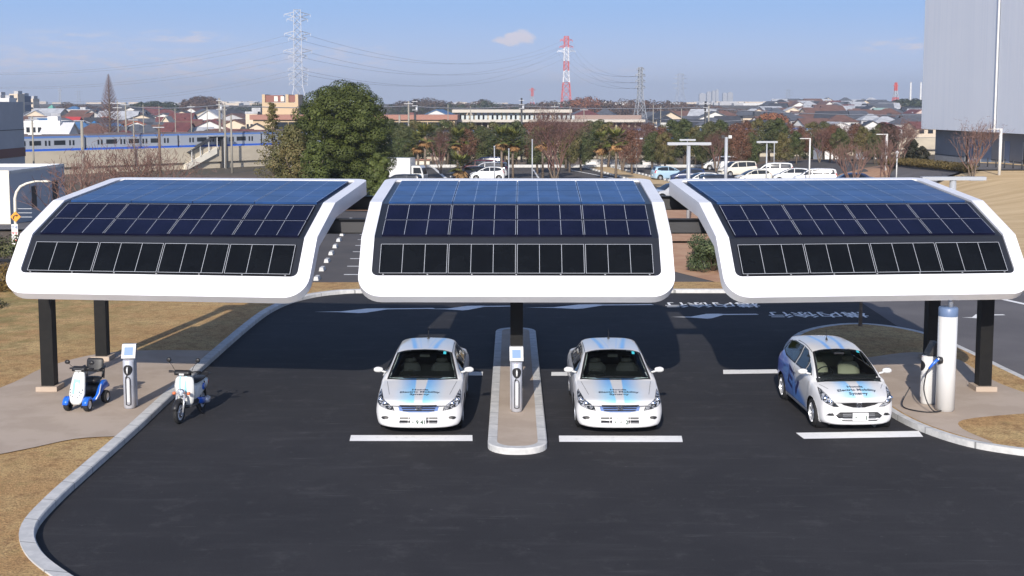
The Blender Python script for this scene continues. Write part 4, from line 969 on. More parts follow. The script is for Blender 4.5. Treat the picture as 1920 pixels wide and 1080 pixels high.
for s in (-1, 1):
    mb = MB(); mb.tube([(.34, s * .15, 1.07), (.30, s * .25, 1.085), (.24, s * .36, 1.07)], [.018, .017, .02], 8); mb.tube([(.35, s * .2, 1.06), (.33, s * .3, 1.06), (.28, s * .36, 1.05)], .007, 5); mb.build('grip', M_BLACKP, t)
    mb = MB(); mb.tube([(.33, s * .19, 1.10), (.34, s * .25, 1.22), (.32, s * .33, 1.30)], .006, 5)
    mb.build('mirror_stalk', M_BLACKP, t)
    mb = MB(); mb.loft([[(.32 + dx, s * .33 + k * .055 * math.cos(a), 1.34 + k * .055 * math.sin(a)) for a in [2 * math.pi * i / 14 for i in range(14)]] for dx, k in ((.03, .5), (.02, .9), (-.005, 1), (-.008, .9))]); mb.build('mirror', M_BLACKP, t)
mb = MB(); mb.loft([rsec(x, w_, z0, z1) for x, w_, z0, z1 in ((.30, .14, .26, .33), (.1, .15, .24, .31), (-.10, .15, .24, .32), (-.22, .13, .28, .42))]); mb.build('footboard', M_DKGREY, t)
mb = MB(); mb.loft([rsec(x, w_, z0, z1) for x, w_, z0, z1 in ((-.14, .08, .34, .66), (-.22, .13, .32, .72), (-.45, .155, .42, .74), (-.72, .14, .52, .73), (-.90, .07, .60, .70))]); rb = mb.build('rear_body', M_IVORY, t)
for s in (-1, 1):
    mb = MB(); c = (-.42, s * .157, .60); mb.lathe([(0, s * .012), (.075, s * .010), (.08, -s * .01)], 16, c=c, axis='y'); mb.build('side_badge', M_BLUE, rb)
    mb = MB(); mb.lathe([(0, s * .016), (.03, s * .016)], 12, c=c, axis='y'); mb.build('badge_disc', M_WHITEP, rb)
mb = MB(); mb.loft([rsec(x, w_, z0, z1) for x, w_, z0, z1 in ((-.12, .08, .73, .77), (-.18, .13, .72, .79), (-.40, .145, .73, .81), (-.62, .13, .735, .81), (-.70, .08, .74, .79))]); mb.build('saddle', M_VINYL, t)
mb = MB(); mb.tube([(-.62, .12, .78), (-.90, .11, .80), (-.98, 0, .80), (-.90, -.11, .80), (-.62, -.12, .78)], .012, 6); mb.build('carrier_rail', M_BLACKP, t)
mb = MB(); mb.loft([rsec(x, .05, z0, z1, .10) for x, z0, z1 in ((-.18, .27, .40), (-.40, .20, .36), (-.64, .18, .32))]); mb.build('swingarm', M_BLUE, t)
mb = MB(); mb.lathe([(0, .10), (.07, .09), (.085, .02), (.085, -.05), (0, -.05)], 16, c=(-.60, .12, .26), axis='y'); mb.build('wheel_motor', M_SILVER, t)
for s in (-1, 1): mb = MB(); mb.tube([(-.50, s * .13, .70), (-.60, s * .125, .28)], [.018, .022], 7); mb.build('shock_absorber', M_BLACKP, t)
mb = MB(); mb.box((-.94, 0, .60), (.03, .12, .07)); mb.build('tail_light', M_RED, t)
mb = MB(); mb.tube([(-.1, .10, .27), (-.22, .2, .02)], .012, 6); mb.build('side_stand', M_BLACKP, t)

# ---------------------------------------------------------------- mobility scooter
t = thing('mobility_scooter', 'white and blue four-wheeled mobility scooter with a black seat on the pavement', 'mobility scooter', (-9.56, 27.66, .13), R(-98)); t.scale = (.88, .92, .97)
for x, y in ((.48, .25), (.48, -.25), (-.46, .27), (-.46, -.27)):
    w_ = bpy.data.objects.new('wheel', None); COL.objects.link(w_); w_.parent = t; w_.location = (x, y, .15); s = 1 if y > 0 else -1
    mb = MB(); mb.lathe([(.09, -.06), (.13, -.065), (.15, -.04), (.15, .04), (.13, .065), (.09, .06), (.09, -.06)], 24, axis='y'); mb.build('tyre', M_TYRE, w_)
    mb = MB(); mb.lathe([(0, s * .05), (.10, s * .055), (.105, s * .062)], 20, axis='y'); mb.build('hub_cap', M_RIM, w_)
mb = MB(); rings = []
for z, x, w_, bow, th in ((.17, .60, .10, .02, .06), (.24, .62, .15, .04, .07), (.40, .60, .195, .07, .08), (.58, .54, .18, .07, .08), (.76, .46, .155, .06, .08), (.86, .41, .13, .05, .07), (.885, .38, .11, .03, .05)):
    P = [(x - bow * u * u, w_ * u, z) for u in (-1, -.7, -.35, 0, .35, .7, 1)]; rings.append(P + [(p[0] - th, p[1] * .96, p[2]) for p in P[::-1]])
mb.loft(rings); fc = mb.build('front_cowl', M_IVORY, t)
for s in (-1, 1):
    mb = MB(); vs = [(.601, s * .028, .42), (.592, s * .085, .42), (.541, s * .028, .60), (.532, s * .085, .60), (.498, s * .028, .68), (.488, s * .085, .68)]; vs = [(x + .008, y, z) for x, y, z in vs]
    mb.add(vs, [(0, 1, 3, 2) if s > 0 else (0, 2, 3, 1), (2, 3, 5, 4) if s > 0 else (2, 4, 5, 3)], True); mb.build('stripe', M_AQUA, fc)
mb = MB(); mb.add([(.511, -.085, .67), (.511, .085, .67), (.478, .08, .74), (.478, -.08, .74)], [(0, 1, 2, 3)]); mb.build('stripe', M_AQUA, fc)
for i, (y, z) in enumerate(((-.15, .50), (-.13, .44), (-.12, .39), (-.07, .36), (.06, .35), (.11, .38), (.13, .43), (.15, .50), (.10, .46))):
    mb = MB(); x = .64 - .07 * (y / .19) ** 2 - max(0, z - .40) * .36; mb.lathe([(0, .004), (.013, .003), (.014, -.02)], 6, c=(x - .022, y, z), axis='x'); mb.build('flower_motif', M_TEXT, fc)
for s in (-1, 1):
    mb = MB(); rings = []
    for i in range(8):
        a = R(5 + i * 24); cx, cz = .48 + .175 * math.cos(a), .15 + .175 * math.sin(a)
        rings.append([(cx + math.cos(a) * q, s * .25 + y, cz + math.sin(a) * q) for y, q in ((-.085, -.05), (-.06, .012), (.06, .012), (.085, -.05), (.05, -.02), (-.05, -.02))])
    mb.loft(rings); mb.build('front_mudguard', M_BLUE, t)
mb = MB(); mb.loft([rsec(x, w_, z0, z1) for x, w_, z0, z1 in ((.50, .12, .14, .22), (.3, .21, .13, .20), (-.15, .22, .13, .20), (-.3, .20, .14, .26))]); mb.build('footplate', M_DKGREY, t)
for s in (-1, 1):
    mb = MB(); mb.loft([rsec(x, .05, z0, z1, s * .235) for x, z0, z1 in ((.18, .16, .20), (-.05, .17, .26), (-.22, .22, .46), (-.38, .30, .56), (-.55, .34, .54), (-.68, .34, .42))]); mb.build('side_panel', M_BLUE, t)
    mb = MB(); mb.tube([(.12, s * .29, .20), (-.08, s * .29, .30), (-.20, s * .285, .50)], .013, 6); mb.build('trim_strip', M_WHITEP, t)
mb = MB(); mb.loft([rsec(x, w_, z0, z1) for x, w_, z0, z1 in ((-.18, .17, .2, .45), (-.3, .2, .2, .5), (-.62, .2, .24, .5), (-.72, .15, .3, .45))]); mb.build('battery_housing', M_BLACKP, t)
mb = MB(); mb.tube([(.44, 0, .5), (.33, 0, .92)], .05, 8); mb.build('tiller', M_BLACKP, t)
mb = MB(); mb.loft([[(x_, y_, z_) for x_, z_ in ((.22, .88), (.40, .90), (.41, .97), (.30, 1.01), (.20, .96))] for y_ in (-.16, -.11, .11, .16)]); mb.build('control_console', M_BLACKP, t)
mb = MB(); mb.box((.395, 0, .915), (.03, .16, .02)); mb.build('console_badge', M_WHITEP, t)
for s in (-1, 1):
    mb = MB(); mb.tube([(.30, s * .14, .94), (.27, s * .22, .95), (.20, s * .30, .93)], [.02, .018, .024], 8); mb.build('grip', M_BLACKP, t)
    mb = MB(); mb.tube([(.30, s * .16, .96), (.32, s * .27, 1.06)], .006, 5); mb.build('mirror_stalk', M_BLACKP, t)
    mb = MB(); mb.loft([[(.32 + dx, s * .31 + k * .07 * math.cos(a), 1.10 + k * .05 * math.sin(a)) for a in [2 * math.pi * i / 14 for i in range(14)]] for dx, k in ((.04, .5), (.02, .9), (-.005, 1), (-.008, .9))]); mb.build('mirror', M_BLACKP, t)
mb = MB(); mb.loft([rsec(x, w_, z0, z1, 0, 14) for x, w_, z0, z1 in ((-.04, .16, .56, .62), (-.08, .22, .54, .65), (-.35, .23, .54, .65), (-.48, .19, .55, .63))]); mb.build('seat', M_VINYL, t)
mb = MB(); mb.loft([[(-.46 - (z - .7) * .25 + dx, y_, z + dz) for y_, dx, dz in [(.22 * math.cos(a), .05 * math.sin(a), 0) for a in [2 * math.pi * i / 16 for i in range(16)]]] for z in (.74, .80, .90, 1.0)] + [[(-.54 + .04 * math.sin(a), .19 * math.cos(a), 1.04) for a in [2 * math.pi * i / 16 for i in range(16)]]]); mb.build('backrest', M_VINYL, t)
for s in (-1, 1):
    mb = MB(); mb.tube([(-.46, s * .20, .60), (-.48, s * .21, .76)], .022, 6); mb.build('backrest_bracket', M_BLACKP, t)
    mb = MB(); mb.tube([(-.50, s * .26, .86), (-.30, s * .28, .84), (-.08, s * .27, .83)], [.025, .03, .028], 8); mb.build('armrest', M_BLACKP, t)
    mb = MB(); mb.tube([(-.40, s * .27, .60), (-.44, s * .27, .84)], .018, 6); mb.build('armrest_bracket', M_BLACKP, t)
# ---------------------------------------------------------------- vegetation
def rv(): 
    while True:
        v = Vector((rnd.uniform(-1, 1), rnd.uniform(-1, 1), rnd.uniform(-1, 1)))
        if .05 < v.length < 1: return v.normalized()
def leaves(mb, c, r, n, size, squash=1.0, shell=.55, up=.3, jit=.5):
    vs, fs = [], []
    for i in range(n):
        d = rv(); q = r * (shell + (1 - shell) * rnd.random() ** .5); p = Vector((c[0] + d.x * q, c[1] + d.y * q, c[2] + d.z * q * squash))
        nn = (d + rv() * jit + Vector((0, 0, up))).normalized(); a = nn.orthogonal().normalized(); a.rotate(Matrix.Rotation(rnd.random() * 6.28, 3, nn)); b = nn.cross(a); s = size * rnd.uniform(.6, 1.3)
        o = len(vs); vs += [p + a * s, p + b * s * .6, p - a * s, p - b * s * .6]; fs.append((o, o + 1, o + 2, o + 3))
    mb.add(vs, fs)
def limb_tree(mb, h, spread, n=5, r=.12, z0=.35):
    tips = []
    mb.tube([(0, 0, -.3), (rnd.uniform(-.05, .05) * h, 0, h * .35), (rnd.uniform(-.06, .06) * h, rnd.uniform(-.05, .05) * h, h * .75)], [r * 1.3, r, r * .35], 7)
    for i in range(n):
        a = 6.28 * i / n + rnd.random(); b = h * rnd.uniform(z0, .6); L = spread * rnd.uniform(.5, .9)
        e = (L * math.cos(a), L * math.sin(a), b + L * rnd.uniform(.6, 1.0)); mb.tube([(0, 0, b), (e[0] * .5, e[1] * .5, b + (e[2] - b) * .4), e], [r * .5, r * .35, r * .12], 5); tips.append(e)
    return tips
def leafy(h, w, m, nl, ls, label, loc, cat='tree', lobes=12, base=.35, name='leafy_tree', conical=0, group=None, sq=.85, tr=None):
    t = thing(name, label, cat, loc, rnd.random() * 6.28, group)
    tb = MB(); limb_tree(tb, h, w * .42, 5, h * .022); tb.build('trunk', tr or M_TRUNK, t)
    cb = MB()
    for i in range(lobes):
        u = i / max(1, lobes - 1); z = h * (base + (1 - base) * u * .92); prof = math.sin(math.pi * min(1, max(.12, .2 + .75 * u))) ** .7 if not conical else (1.02 - u) ** .9
        rad = w / 2 * prof; a = i * 2.4 + rnd.random(); q = rad * rnd.uniform(.25, .62); lr = max(.22 * w * (.55 if conical else .8) * (prof ** .5), .12 * w)
        leaves(cb, (q * math.cos(a), q * math.sin(a), z), lr, nl // lobes, ls, sq)
    cb.build('crown', m, t); return t
def bare(h, w, label, loc, m=None, depth=4, name='bare_tree', group=None, vase=True, haze_n=0, hm=None, seed=1, r0=None):
    t = thing(name, label, 'tree', loc, 0, group); rg = random.Random(seed); tb = MB(); bb = MB(); r0 = r0 or h * .016; tips = []
    def grow(p, d, L, r, k, mbx):
        q = p + d * L * .5 + Vector((rg.uniform(-1, 1), rg.uniform(-1, 1), 0)) * L * .05; e = p + d * L
        mbx.tube([p, q, e], [r, r * .85, r * .62], 5 if k > 1 else 4, cap=False)
        if k == 0: tips.append(e); return
        for i in range(rg.choice((2, 3, 3))):
            dd = (d + Vector((rg.uniform(-1, 1) * w, rg.uniform(-1, 1) * w, rg.uniform(-.1, .5)))).normalized(); grow(e if i else q + (e - q) * rg.uniform(.3, 1), dd, L * rg.uniform(.62, .86), r * .6, k - 1, bb)
    if vase:
        for i in range(5):
            a = 6.28 * i / 5 + rg.random(); grow(Vector((0, 0, -.2)), Vector((math.cos(a) * .45 * w, math.sin(a) * .45 * w, 1)).normalized(), h * .34, r0, depth, tb)
    else:
        grow(Vector((0, 0, -.2)), Vector((0, 0, 1)), h * .32, r0 * 1.4, depth, tb)
    tb.build('trunk', M_TRUNK, t); bb.build('branches', m or M_TWIG, t)
    if haze_n:
        cb = MB(); vs, fs = [], []
        for i in range(haze_n):
            p = rg.choice(tips) + Vector((rg.uniform(-1, 1), rg.uniform(-1, 1), rg.uniform(-1, 1))) * h * .09; d = (rv() + Vector((0, 0, .8))).normalized(); a = d.orthogonal().normalized() * .012; L = h * rg.uniform(.03, .08); o = len(vs)
            vs += [p - a, p + a, p + d * L + a * .5, p + d * L - a * .5]; fs.append((o, o + 1, o + 2, o + 3))
        cb.add(vs, fs); cb.build('twigs', hm or m or M_TWIG, t)
    return t
def palm(h, loc, label):
    t = thing('palm_tree', label, 'palm', loc, rnd.random() * 6.28, 'palms in the far car park')
    mb = MB(); mb.tube([(0, 0, -.3), (.05, 0, h * .5), (0, .04, h)], [.17, .13, .15], 8); mb.build('trunk', M_TRUNK, t)
    for nm, m, n, e0, e1 in (('crown', M_PALM, 46, -.35, 1.2), ('dead_fronds', M_PALMD, 26, -1.35, -.75)):
        mb = MB(); vs, fs = [], []
        for i in range(n):
            a = 2.4 * i; el_ = rnd.uniform(e0, e1); L = rnd.uniform(1.15, 1.6) * (1 if e0 > -1 else .75); d = Vector((math.cos(a) * math.cos(el_), math.sin(a) * math.cos(el_), math.sin(el_))); b = Vector((0, 0, h)); s = Vector((-math.sin(a), math.cos(a), 0))
            c = b + d * L * .6
            for k in range(9):             # fan of leaflets
                q = (k - 4) / 4 * 1.15; dd = (d * math.cos(q) + s * math.sin(q)) + Vector((0, 0, -.25 * abs(q))); e = c + dd * L * .62; n_ = dd.cross(Vector((0, 0, 1))).normalized() * .075; o = len(vs); vs += [c - n_ * .3, c + dd * L * .35 - n_, e, c + dd * L * .35 + n_]; fs.append((o, o + 1, o + 2, o + 3))
            o = len(vs); w_ = s * .015; vs += [b - w_, b + w_, c + w_, c - w_]; fs.append((o, o + 1, o + 2, o + 3))
        mb.add(vs, fs); mb.build(nm, m, t)
    return t
# the big round evergreen and its neighbours
Y = 97; x0, zt = at(643, 150, Y); zb = T(x0, Y)
t = thing('camphor_tree', 'huge round dark green evergreen tree behind the left canopy', 'tree', (x0, Y, zb), 0)
tb = MB(); limb_tree(tb, 8.5, 3.6, 7, .32, .15); tb.build('trunk', M_TRUNK, t)
cb = MB(); cb.mi = 0; H_ = zt - zb
core = MB()
for i in range(84):
    u = (i + .5) / 84; a = i * 2.399963; ph = math.acos(1 - 1.8 * u); rad = 3.15 + rnd.uniform(-.30, .30)
    hz_ = 4.35; sx = rad * math.sin(ph); z = H_ - hz_ - .25 + hz_ * math.cos(ph) * .93 + rnd.uniform(-.2, .2); lr = rnd.uniform(.62, 1.2)
    leaves(cb, (sx * math.cos(a), sx * math.sin(a), z), lr, int(900 * lr * lr), .072, .66, .72, .6, .42)
for i in range(60): leaves(cb, (rnd.uniform(-2, 2), rnd.uniform(-2, 2), rnd.uniform(1.0, H_ - 1.9)), 1.3, 150, .16, 1, .2)
cb.build('crown', M_LEAF, t)
for px, py, w_, nm, lab, Yq, cm, lob in ((548, 232, 4.6, 'leafy_tree', 'olive brown broadleaf tree at the left foot of the huge round evergreen', 93, M_LEAFY, 34), (590, 262, 3.6, 'leafy_tree', 'low green tree tucked below the huge round evergreen', 90, M_LEAF, 24), (710, 285, 2.6, 'leafy_tree', 'small green tree right of the huge round evergreen, beside the parked cars', 88, M_LEAF, 18)):
    x, z = at(px, py, Yq); leafy(z - T(x, Yq), w_, cm, 16000 if w_ > 4 else 9000, .085, lab, (x, Yq, T(x, Yq)), lobes=lob, base=.12, name=nm, tr=M_TRUNK)
x, z = at(510, 192, 96); t = thing('conifer_tree', 'thin scraggly conifer left of the huge round evergreen', 'tree', (x, 96, T(x, 96)))
tb = MB(); h = z - T(x, 96); tb.tube([(0, 0, -.3), (0, 0, h)], [.14, .02], 6); tb.build('trunk', M_TRUNK, t); cb = MB()
for i in range(60):
    u = i / 60; a = i * 2.4; L = (1 - u) * 1.5 + .12; zz = h * (.25 + .75 * u)
    for k in (0.35, .7, 1): leaves(cb, (L * k * math.cos(a), L * k * math.sin(a), zz - L * .1), .22 + .1 * (1 - u), 34, .06, .6)
cb.build('crown', M_LEAFY, t)
# bush behind the gap, hedges
x, z = at(1338, 440, 51.5)
t = thing('round_bush', 'green leafy bush on the orange soil seen between the middle and right canopies', 'bush', (x, 51.5, .05)); tb = MB()
for i in range(9): a = i * .7; tb.tube([(0, 0, -.1), (.4 * math.cos(a), .4 * math.sin(a), .7), (.8 * math.cos(a), .8 * math.sin(a), 1.4)], [.03, .02, .01], 5)
tb.build('stems', M_TRUNK, t); cb = MB()
for i in range(46):
    a = i * 2.4; u = i / 46; q = .85 * math.sqrt(u) if i % 2 else .8; zz = rnd.uniform(.2, 1.45) * (1 if i % 2 else .8); leaves(cb, (q * math.cos(a), q * math.sin(a), zz), .36, 260, .042, .9, .4)
cb.build('crown', leafmat('bush_leaf', (.055, .085, .035), (.13, .15, .07), (.03, .045, .02), 2), t)
def hedge(label, P0, P1, w_, h, m, n, ls, name='hedge'):
    t = thing(name, label, 'hedge', (P0[0], P0[1], T(*P0))); d = Vector((P1[0] - P0[0], P1[1] - P0[1])); L = d.length; d.normalize(); cb = MB(); k = int(L / (w_ * .5)) + 1
    for i in range(k):
        u = i / max(1, k - 1); px, py = P0[0] + d.x * L * u, P0[1] + d.y * L * u; dz = T(px, py) - T(*P0)
        for s in (-.25, .25): leaves(cb, (px - P0[0] - d.y * w_ * s, py - P0[1] + d.x * w_ * s, dz + h * .5), w_ * .42, n // k // 2, ls, h / w_ * 1.1, .6)
    cb.build('foliage', m, t)
    sb = MB()
    for i in range(0, k, 2): u = i / max(1, k - 1); px, py = d.x * L * u, d.y * L * u; dz = T(P0[0] + px, P0[1] + py) - T(*P0); sb.tube([(px, py, dz - .2), (px, py, dz + h * .6)], .04, 5)
    sb.build('stems', M_TRUNK, t)
hedge('yellow-brown clipped hedge at the left edge of the dry lawn', (-30, 49), (-17.5, 45.6), 2.0, 1.1, leafmat('hedge_leaf', (.17, .11, .03), (.26, .17, .05), (.09, .07, .03), .8), 16000, .06)
hedge('low dark shrub row at the left edge of the lawn nearest the camera', (-22, 41.5), (-17.6, 41.2), 1.4, .5, M_LEAFG, 5000, .05, 'shrub_row')
a_ = gp(1590, 306, .3); hedge('long low hedge on the bank behind the parked white cars', (ax(1660, 122, 313), 122), (ax(1815, 104, 330), 104), 1.3, .8, leafmat('hedge_leaf2', (.13, .10, .035), (.22, .16, .06), (.08, .07, .03), .8), 14000, .07)
hedge('long dark shrub belt below the street at the left edge', (-30, 59), (-20.5, 61), 2.2, 1.3, M_LEAFG, 9000, .07, 'shrub_belt')
# rows of trees beyond the far car park
protos = {}
def cap_words(l):
    w_ = l.split(); return ' '.join(w_[:16])
kinds = dict(
    green=lambda: leafy(6.2, 4.9, M_LEAFG, 9000, .085, 'x', (0, 0, -50), lobes=22, base=.28),
    olive=lambda: leafy(5.8, 4.4, M_LEAFY, 6000, .08, 'x', (0, 0, -50), lobes=18, base=.3),
    russet=lambda: leafy(6.0, 4.8, M_LEAFB, 6500, .07, 'x', (0, 0, -50), lobes=20, base=.3, name='autumn_tree'),
    bare=lambda: bare(5.6, .62, 'x', (0, 0, -50), M_LEAFP, 4, haze_n=2200, hm=M_LEAFP, seed=5))
words = dict(green='dark green roundish tree', olive='olive green thinning tree', russet='russet autumn tree', bare='bare purple-brown tree')
row = [(728, 'green', 222), (752, 'green', 230), (778, 'olive', 226), (812, 'green', 228), (838, 'green', 224), (866, 'green', 228), (884, 'olive', 224), (905, 'green', 232), (928, 'olive', 228), (948, 'green', 226), (968, 'green', 222), (990, 'russet', 226), (1012, 'russet', 224), (1030, 'bare', 226),
    (1062, 'russet', 230), (1092, 'bare', 232), (1104, 'green', 224), (1122, 'green', 222), (1140, 'olive', 226), (1170, 'russet', 234), (1192, 'bare', 236), (1214, 'russet', 232), (1236, 'russet', 234), (1262, 'green', 226), (1284, 'green', 224), (1304, 'olive', 236), (1330, 'green', 226), (1352, 'green', 226),
    (1376, 'russet', 228), (1398, 'russet', 226), (1422, 'olive', 224), (1444, 'green', 224), (1460, 'green', 222), (1480, 'russet', 232), (1502, 'russet', 234), (1524, 'olive', 224), (1546, 'green', 228), (1566, 'russet', 232), (1584, 'bare', 236), (1604, 'russet', 232), (1630, 'bare', 240), (1652, 'green', 226), (1670, 'green', 230)]
names_ref = [(600, 'the round evergreen'), (790, 'the leftmost palms'), (950, 'the middle palms'), (1035, 'the purple vase tree'), (1130, 'the two right palms'), (1285, 'the largest lamp'), (1362, 'the floodlight mast'), (1438, 'the minivan lamp'), (1517, 'the angled street lamp'), (1661, 'the tall white lamp')]
def near_ref(px):
    r = min(names_ref, key=lambda q: abs(q[0] - px)); return ('left of ' if px < r[0] - 8 else 'right of ' if px > r[0] + 8 else 'behind ') + r[1]
for i, (px, k, py) in enumerate(row):
    Yq = 172 + rnd.uniform(-9, 13); x, z = at(px, py + rnd.uniform(-3, 4), Yq); zb = T(x, Yq)
    lab = f'{words[k]} in the tree row, {near_ref(px)}'
    s = (z - zb) / {'green': 6.3, 'olive': 5.9, 'russet': 6.1, 'bare': 5.4}[k]
    if k not in protos: protos[k] = kinds[k]()
    o = protos[k] if 'used_' + k not in protos else dup(protos[k], rz=rnd.random() * 6.28)
    protos['used_' + k] = 1; o.location = (x, Yq, zb); o.scale = (s * rnd.uniform(1.0, 1.3),) * 2 + (s,); o['label'] = lab; o['group'] = 'trees beyond the far car park'
for i, px in enumerate((758, 826, 876, 1008, 1068, 1090, 1168, 1186, 1224, 1246, 1318, 1344, 1388, 1408, 1468, 1494, 1538, 1558, 1576, 1618, 1642)):
    Yq = 152 + rnd.uniform(-6, 8); k = ('green', 'bare', 'russet', 'green', 'olive')[i % 5]; x, z = at(px, 240 + rnd.uniform(-6, 12), Yq); zb = T(x, Yq)
    s = (z - zb) / {'green': 6.3, 'olive': 5.9, 'russet': 6.1, 'bare': 5.4}[k]; o = dup(protos[k], rz=rnd.random() * 6.28)
    o.location = (x, Yq, zb); o.scale = (s * .95,) * 2 + (s,); o['label'] = {'green': 'small dark green tree', 'russet': 'small russet tree', 'bare': 'small leafless tree', 'olive': 'small olive tree'}[k] + f' before the tree row, {near_ref(px)}'; o['group'] = 'small trees before the tree row'
# lower shrubs under that row
lp = None
for i, px in enumerate(range(740, 1700, 52)):
    Yq = 176 + rnd.uniform(-4, 6); x, z = at(px + rnd.uniform(-10, 10), 300, Yq); zb = T(x, Yq)
    if lp is None: lp = leafy(3.2, 3.6, M_LEAFG, 2600, .08, 'x', (0, 0, 0), lobes=14, base=.05, name='shrub', cat='shrub'); o = lp
    else: o = dup(lp, rz=rnd.random() * 6.28)
    o.location = (x, Yq, zb); o.scale = (rnd.uniform(.8, 1.2),) * 3; o['label'] = f'low green shrub under the tree row, {near_ref(px)}'; o['group'] = 'shrubs under the tree row'
for px, py, Yq, nm in ((783, 262, 140, 'left one of the two leftmost palms'), (797, 250, 137, 'right one of the two leftmost palms, tallest of them'), (858, 256, 146, 'slim palm between the leftmost pair and the middle pair'), (864, 306, 128, 'short young palm before the dark cars'), (940, 254, 138, 'left palm of the middle pair beside the white hatchback'), (962, 257, 139, 'right palm of the middle pair beside the white hatchback'), (1018, 256, 136, 'palm left of the purple vase-shaped tree'), (1033, 254, 140, 'palm growing right up against the purple vase-shaped tree'), (1128, 262, 138, 'left palm of the two right palms'), (1155, 258, 136, 'right palm of the two right palms')):
    x, z = at(px, py + 6, Yq); palm(z - T(x, Yq), (x, Yq, T(x, Yq)), nm)
def at_bare(px, py, Yq, w_, lab, seed, depth=4, hz=0, m=None, k=1.0):
    x, z = at(px, py, Yq); zb = T(x, Yq); o = bare((z - zb), w_, lab, (x, Yq, zb), m, depth, haze_n=hz, seed=seed, hm=M_LEAFP); return o
at_bare(1040, 225, 128, .66, 'big purple vase-shaped leafless tree behind the middle canopy', 3, 5, 3500, M_LEAFP)
at_bare(1826, 232, 98, .5, 'leafless vase-shaped tree before the tall grey-white building', 11, 4, 700)
at_bare(1692, 232, 118, .62, 'dense dark leafless tree just left of the tall grey-white building', 21, 5, 1800, M_LEAFP)
at_bare(1600, 262, 112, .6, 'small leafless tree on the soil bank, left one', 31, 4, 300)
at_bare(1662, 258, 108, .6, 'small leafless tree on the soil bank, right one', 41, 4, 300)
at_bare(255, 262, 62, .95, 'wide spreading leafless tree behind the left canopy, right one', 51, 5, 500)
at_bare(160, 275, 58, .95, 'wide spreading leafless tree behind the left canopy, left one', 61, 4, 300)
x, z = at(1628, 500, 38); t = bare(4.9, .3, 'dark slender tree trunk rising behind the right canopy on its island', (10.7, 38.0, .1), None, 2, vase=False, seed=9, r0=.05)
# dark evergreens in front of the hill on the right
for px, py, Yq, w_, lab in ((1712, 262, 135, 3.2, 'dark evergreen close to the left corner of the tall building'), (1728, 300, 128, 2.2, 'low dark evergreen at the foot of the tall building')):
    x, z = at(px, py, Yq); leafy(max(2, z - T(x, Yq)), w_, leafmat('dark_leaf', (.018, .022, .014), (.04, .045, .025), (.03, .02, .018)), 5000, .09, lab, (x, Yq, T(x, Yq)), lobes=18, base=.1)
# dawn redwood
x, z = at(203, 138, 262); zb = T(x, 262); h = z - zb; t = thing('dawn_redwood', 'tall bare cone-shaped tree standing above the roofs behind the train', 'tree', (x, 262, zb)); tb = MB(); tb.tube([(0, 0, 0), (0, 0, h)], [.35, .03], 6); tb.build('trunk', M_TRUNK, t); bb = MB()
for i in range(260):
    u = i / 260; a = i * 2.4; zz = h * (.22 + .77 * u); L = (1 - u) ** .9 * 3.3 + .15; bb.tube([(0, 0, zz), (L * .6 * math.cos(a), L * .6 * math.sin(a), zz + L * .25), (L * math.cos(a), L * math.sin(a), zz + L * .65)], [.05, .035, .02], 3, cap=False)
    for k in (.5, .8): bb.tube([(L * k * math.cos(a), L * k * math.sin(a), zz + L * k * .5), (L * (k + .2) * math.cos(a + .25), L * (k + .2) * math.sin(a + .25), zz + L * k * .5 + L * .3)], .02, 3, cap=False)
bb.build('branches', M_LEAFP, t)
# far woods: masses nobody could count
def wood(name, label, pts, Yq, n, ls, m, dz=14, dy=40, zlow=-8):
    cb = MB(); g = 0
    for i in range(n):
        px = rnd.uniform(pts[0][0], pts[-1][0]); top = next((a[1] + (b[1] - a[1]) * (px - a[0]) / (b[0] - a[0]) for a, b in zip(pts, pts[1:]) if a[0] <= px <= b[0]))
        y = Yq + rnd.uniform(-dy, dy); x, z = at(px, top, y); r = rnd.uniform(2.6, 5.2) * y / 900; zz = z - r * .8 - rnd.random() ** 1.3 * dz; leaves(cb, (x, y, max(zz, T(x, y))), r, 84, ls, .8, .8, .4)
    o = cb.build(name, m, kind='stuff'); o['label'] = label; o['category'] = 'wood'
wood('far_wood', 'dark green and purple wood on the horizon right of the round evergreen', [(730, 190), (760, 187), (800, 180), (850, 190), (880, 190), (905, 184), (930, 192), (960, 192)], 900, 330, .62, M_FORE)
wood('far_wood', 'small dark evergreen grove on the horizon between the round evergreen and the red-white pylon', [(728, 196), (745, 188), (765, 197), (800, 194), (845, 190), (880, 196), (910, 184), (945, 196), (980, 190), (1010, 194), (1060, 184), (1100, 190)], 850, 200, .6, M_FORG)
wood('far_wood', 'brown autumn wood behind the middle lattice pylon', [(980, 192), (1050, 186), (1090, 184), (1130, 186), (1180, 184), (1230, 186), (1290, 190), (1340, 197), (1400, 204), (1440, 208)], 820, 620, .6, M_FORE, 22)
wood('far_wood', 'patch of orange-red trees in the middle of the brown wood', [(1070, 188), (1090, 178), (1115, 180), (1130, 190)], 800, 46, .6, M_FORR, 8)
wood('far_wood', 'orange-red treetops left of the houses on the right', [(1425, 214), (1440, 208), (1465, 212), (1478, 222)], 420, 46, .4, M_FORR, 6, 12)
wood('far_wood', 'dark wooded hill beside the tall building on the right', [(1650, 206), (1662, 196), (1680, 186), (1705, 183), (1745, 186)], 880, 330, .8, M_FORG, 16)
wood('far_wood', 'brown and green wooded ridge above the houses on the right', [(1490, 203), (1520, 196), (1545, 190), (1575, 192), (1610, 190), (1660, 190)], 1180, 330, .6, M_FORE, 12)
wood('far_wood', 'dark green clump on the ridge above the houses on the right', [(1530, 200), (1550, 189), (1570, 196), (1600, 192), (1625, 198)], 1150, 110, .6, M_FORG, 8)
wood('far_wood', 'dark green wood on the horizon above the train', [(243, 197), (265, 190), (290, 188), (325, 190), (330, 197)], 800, 150, .6, M_FORG, 8)
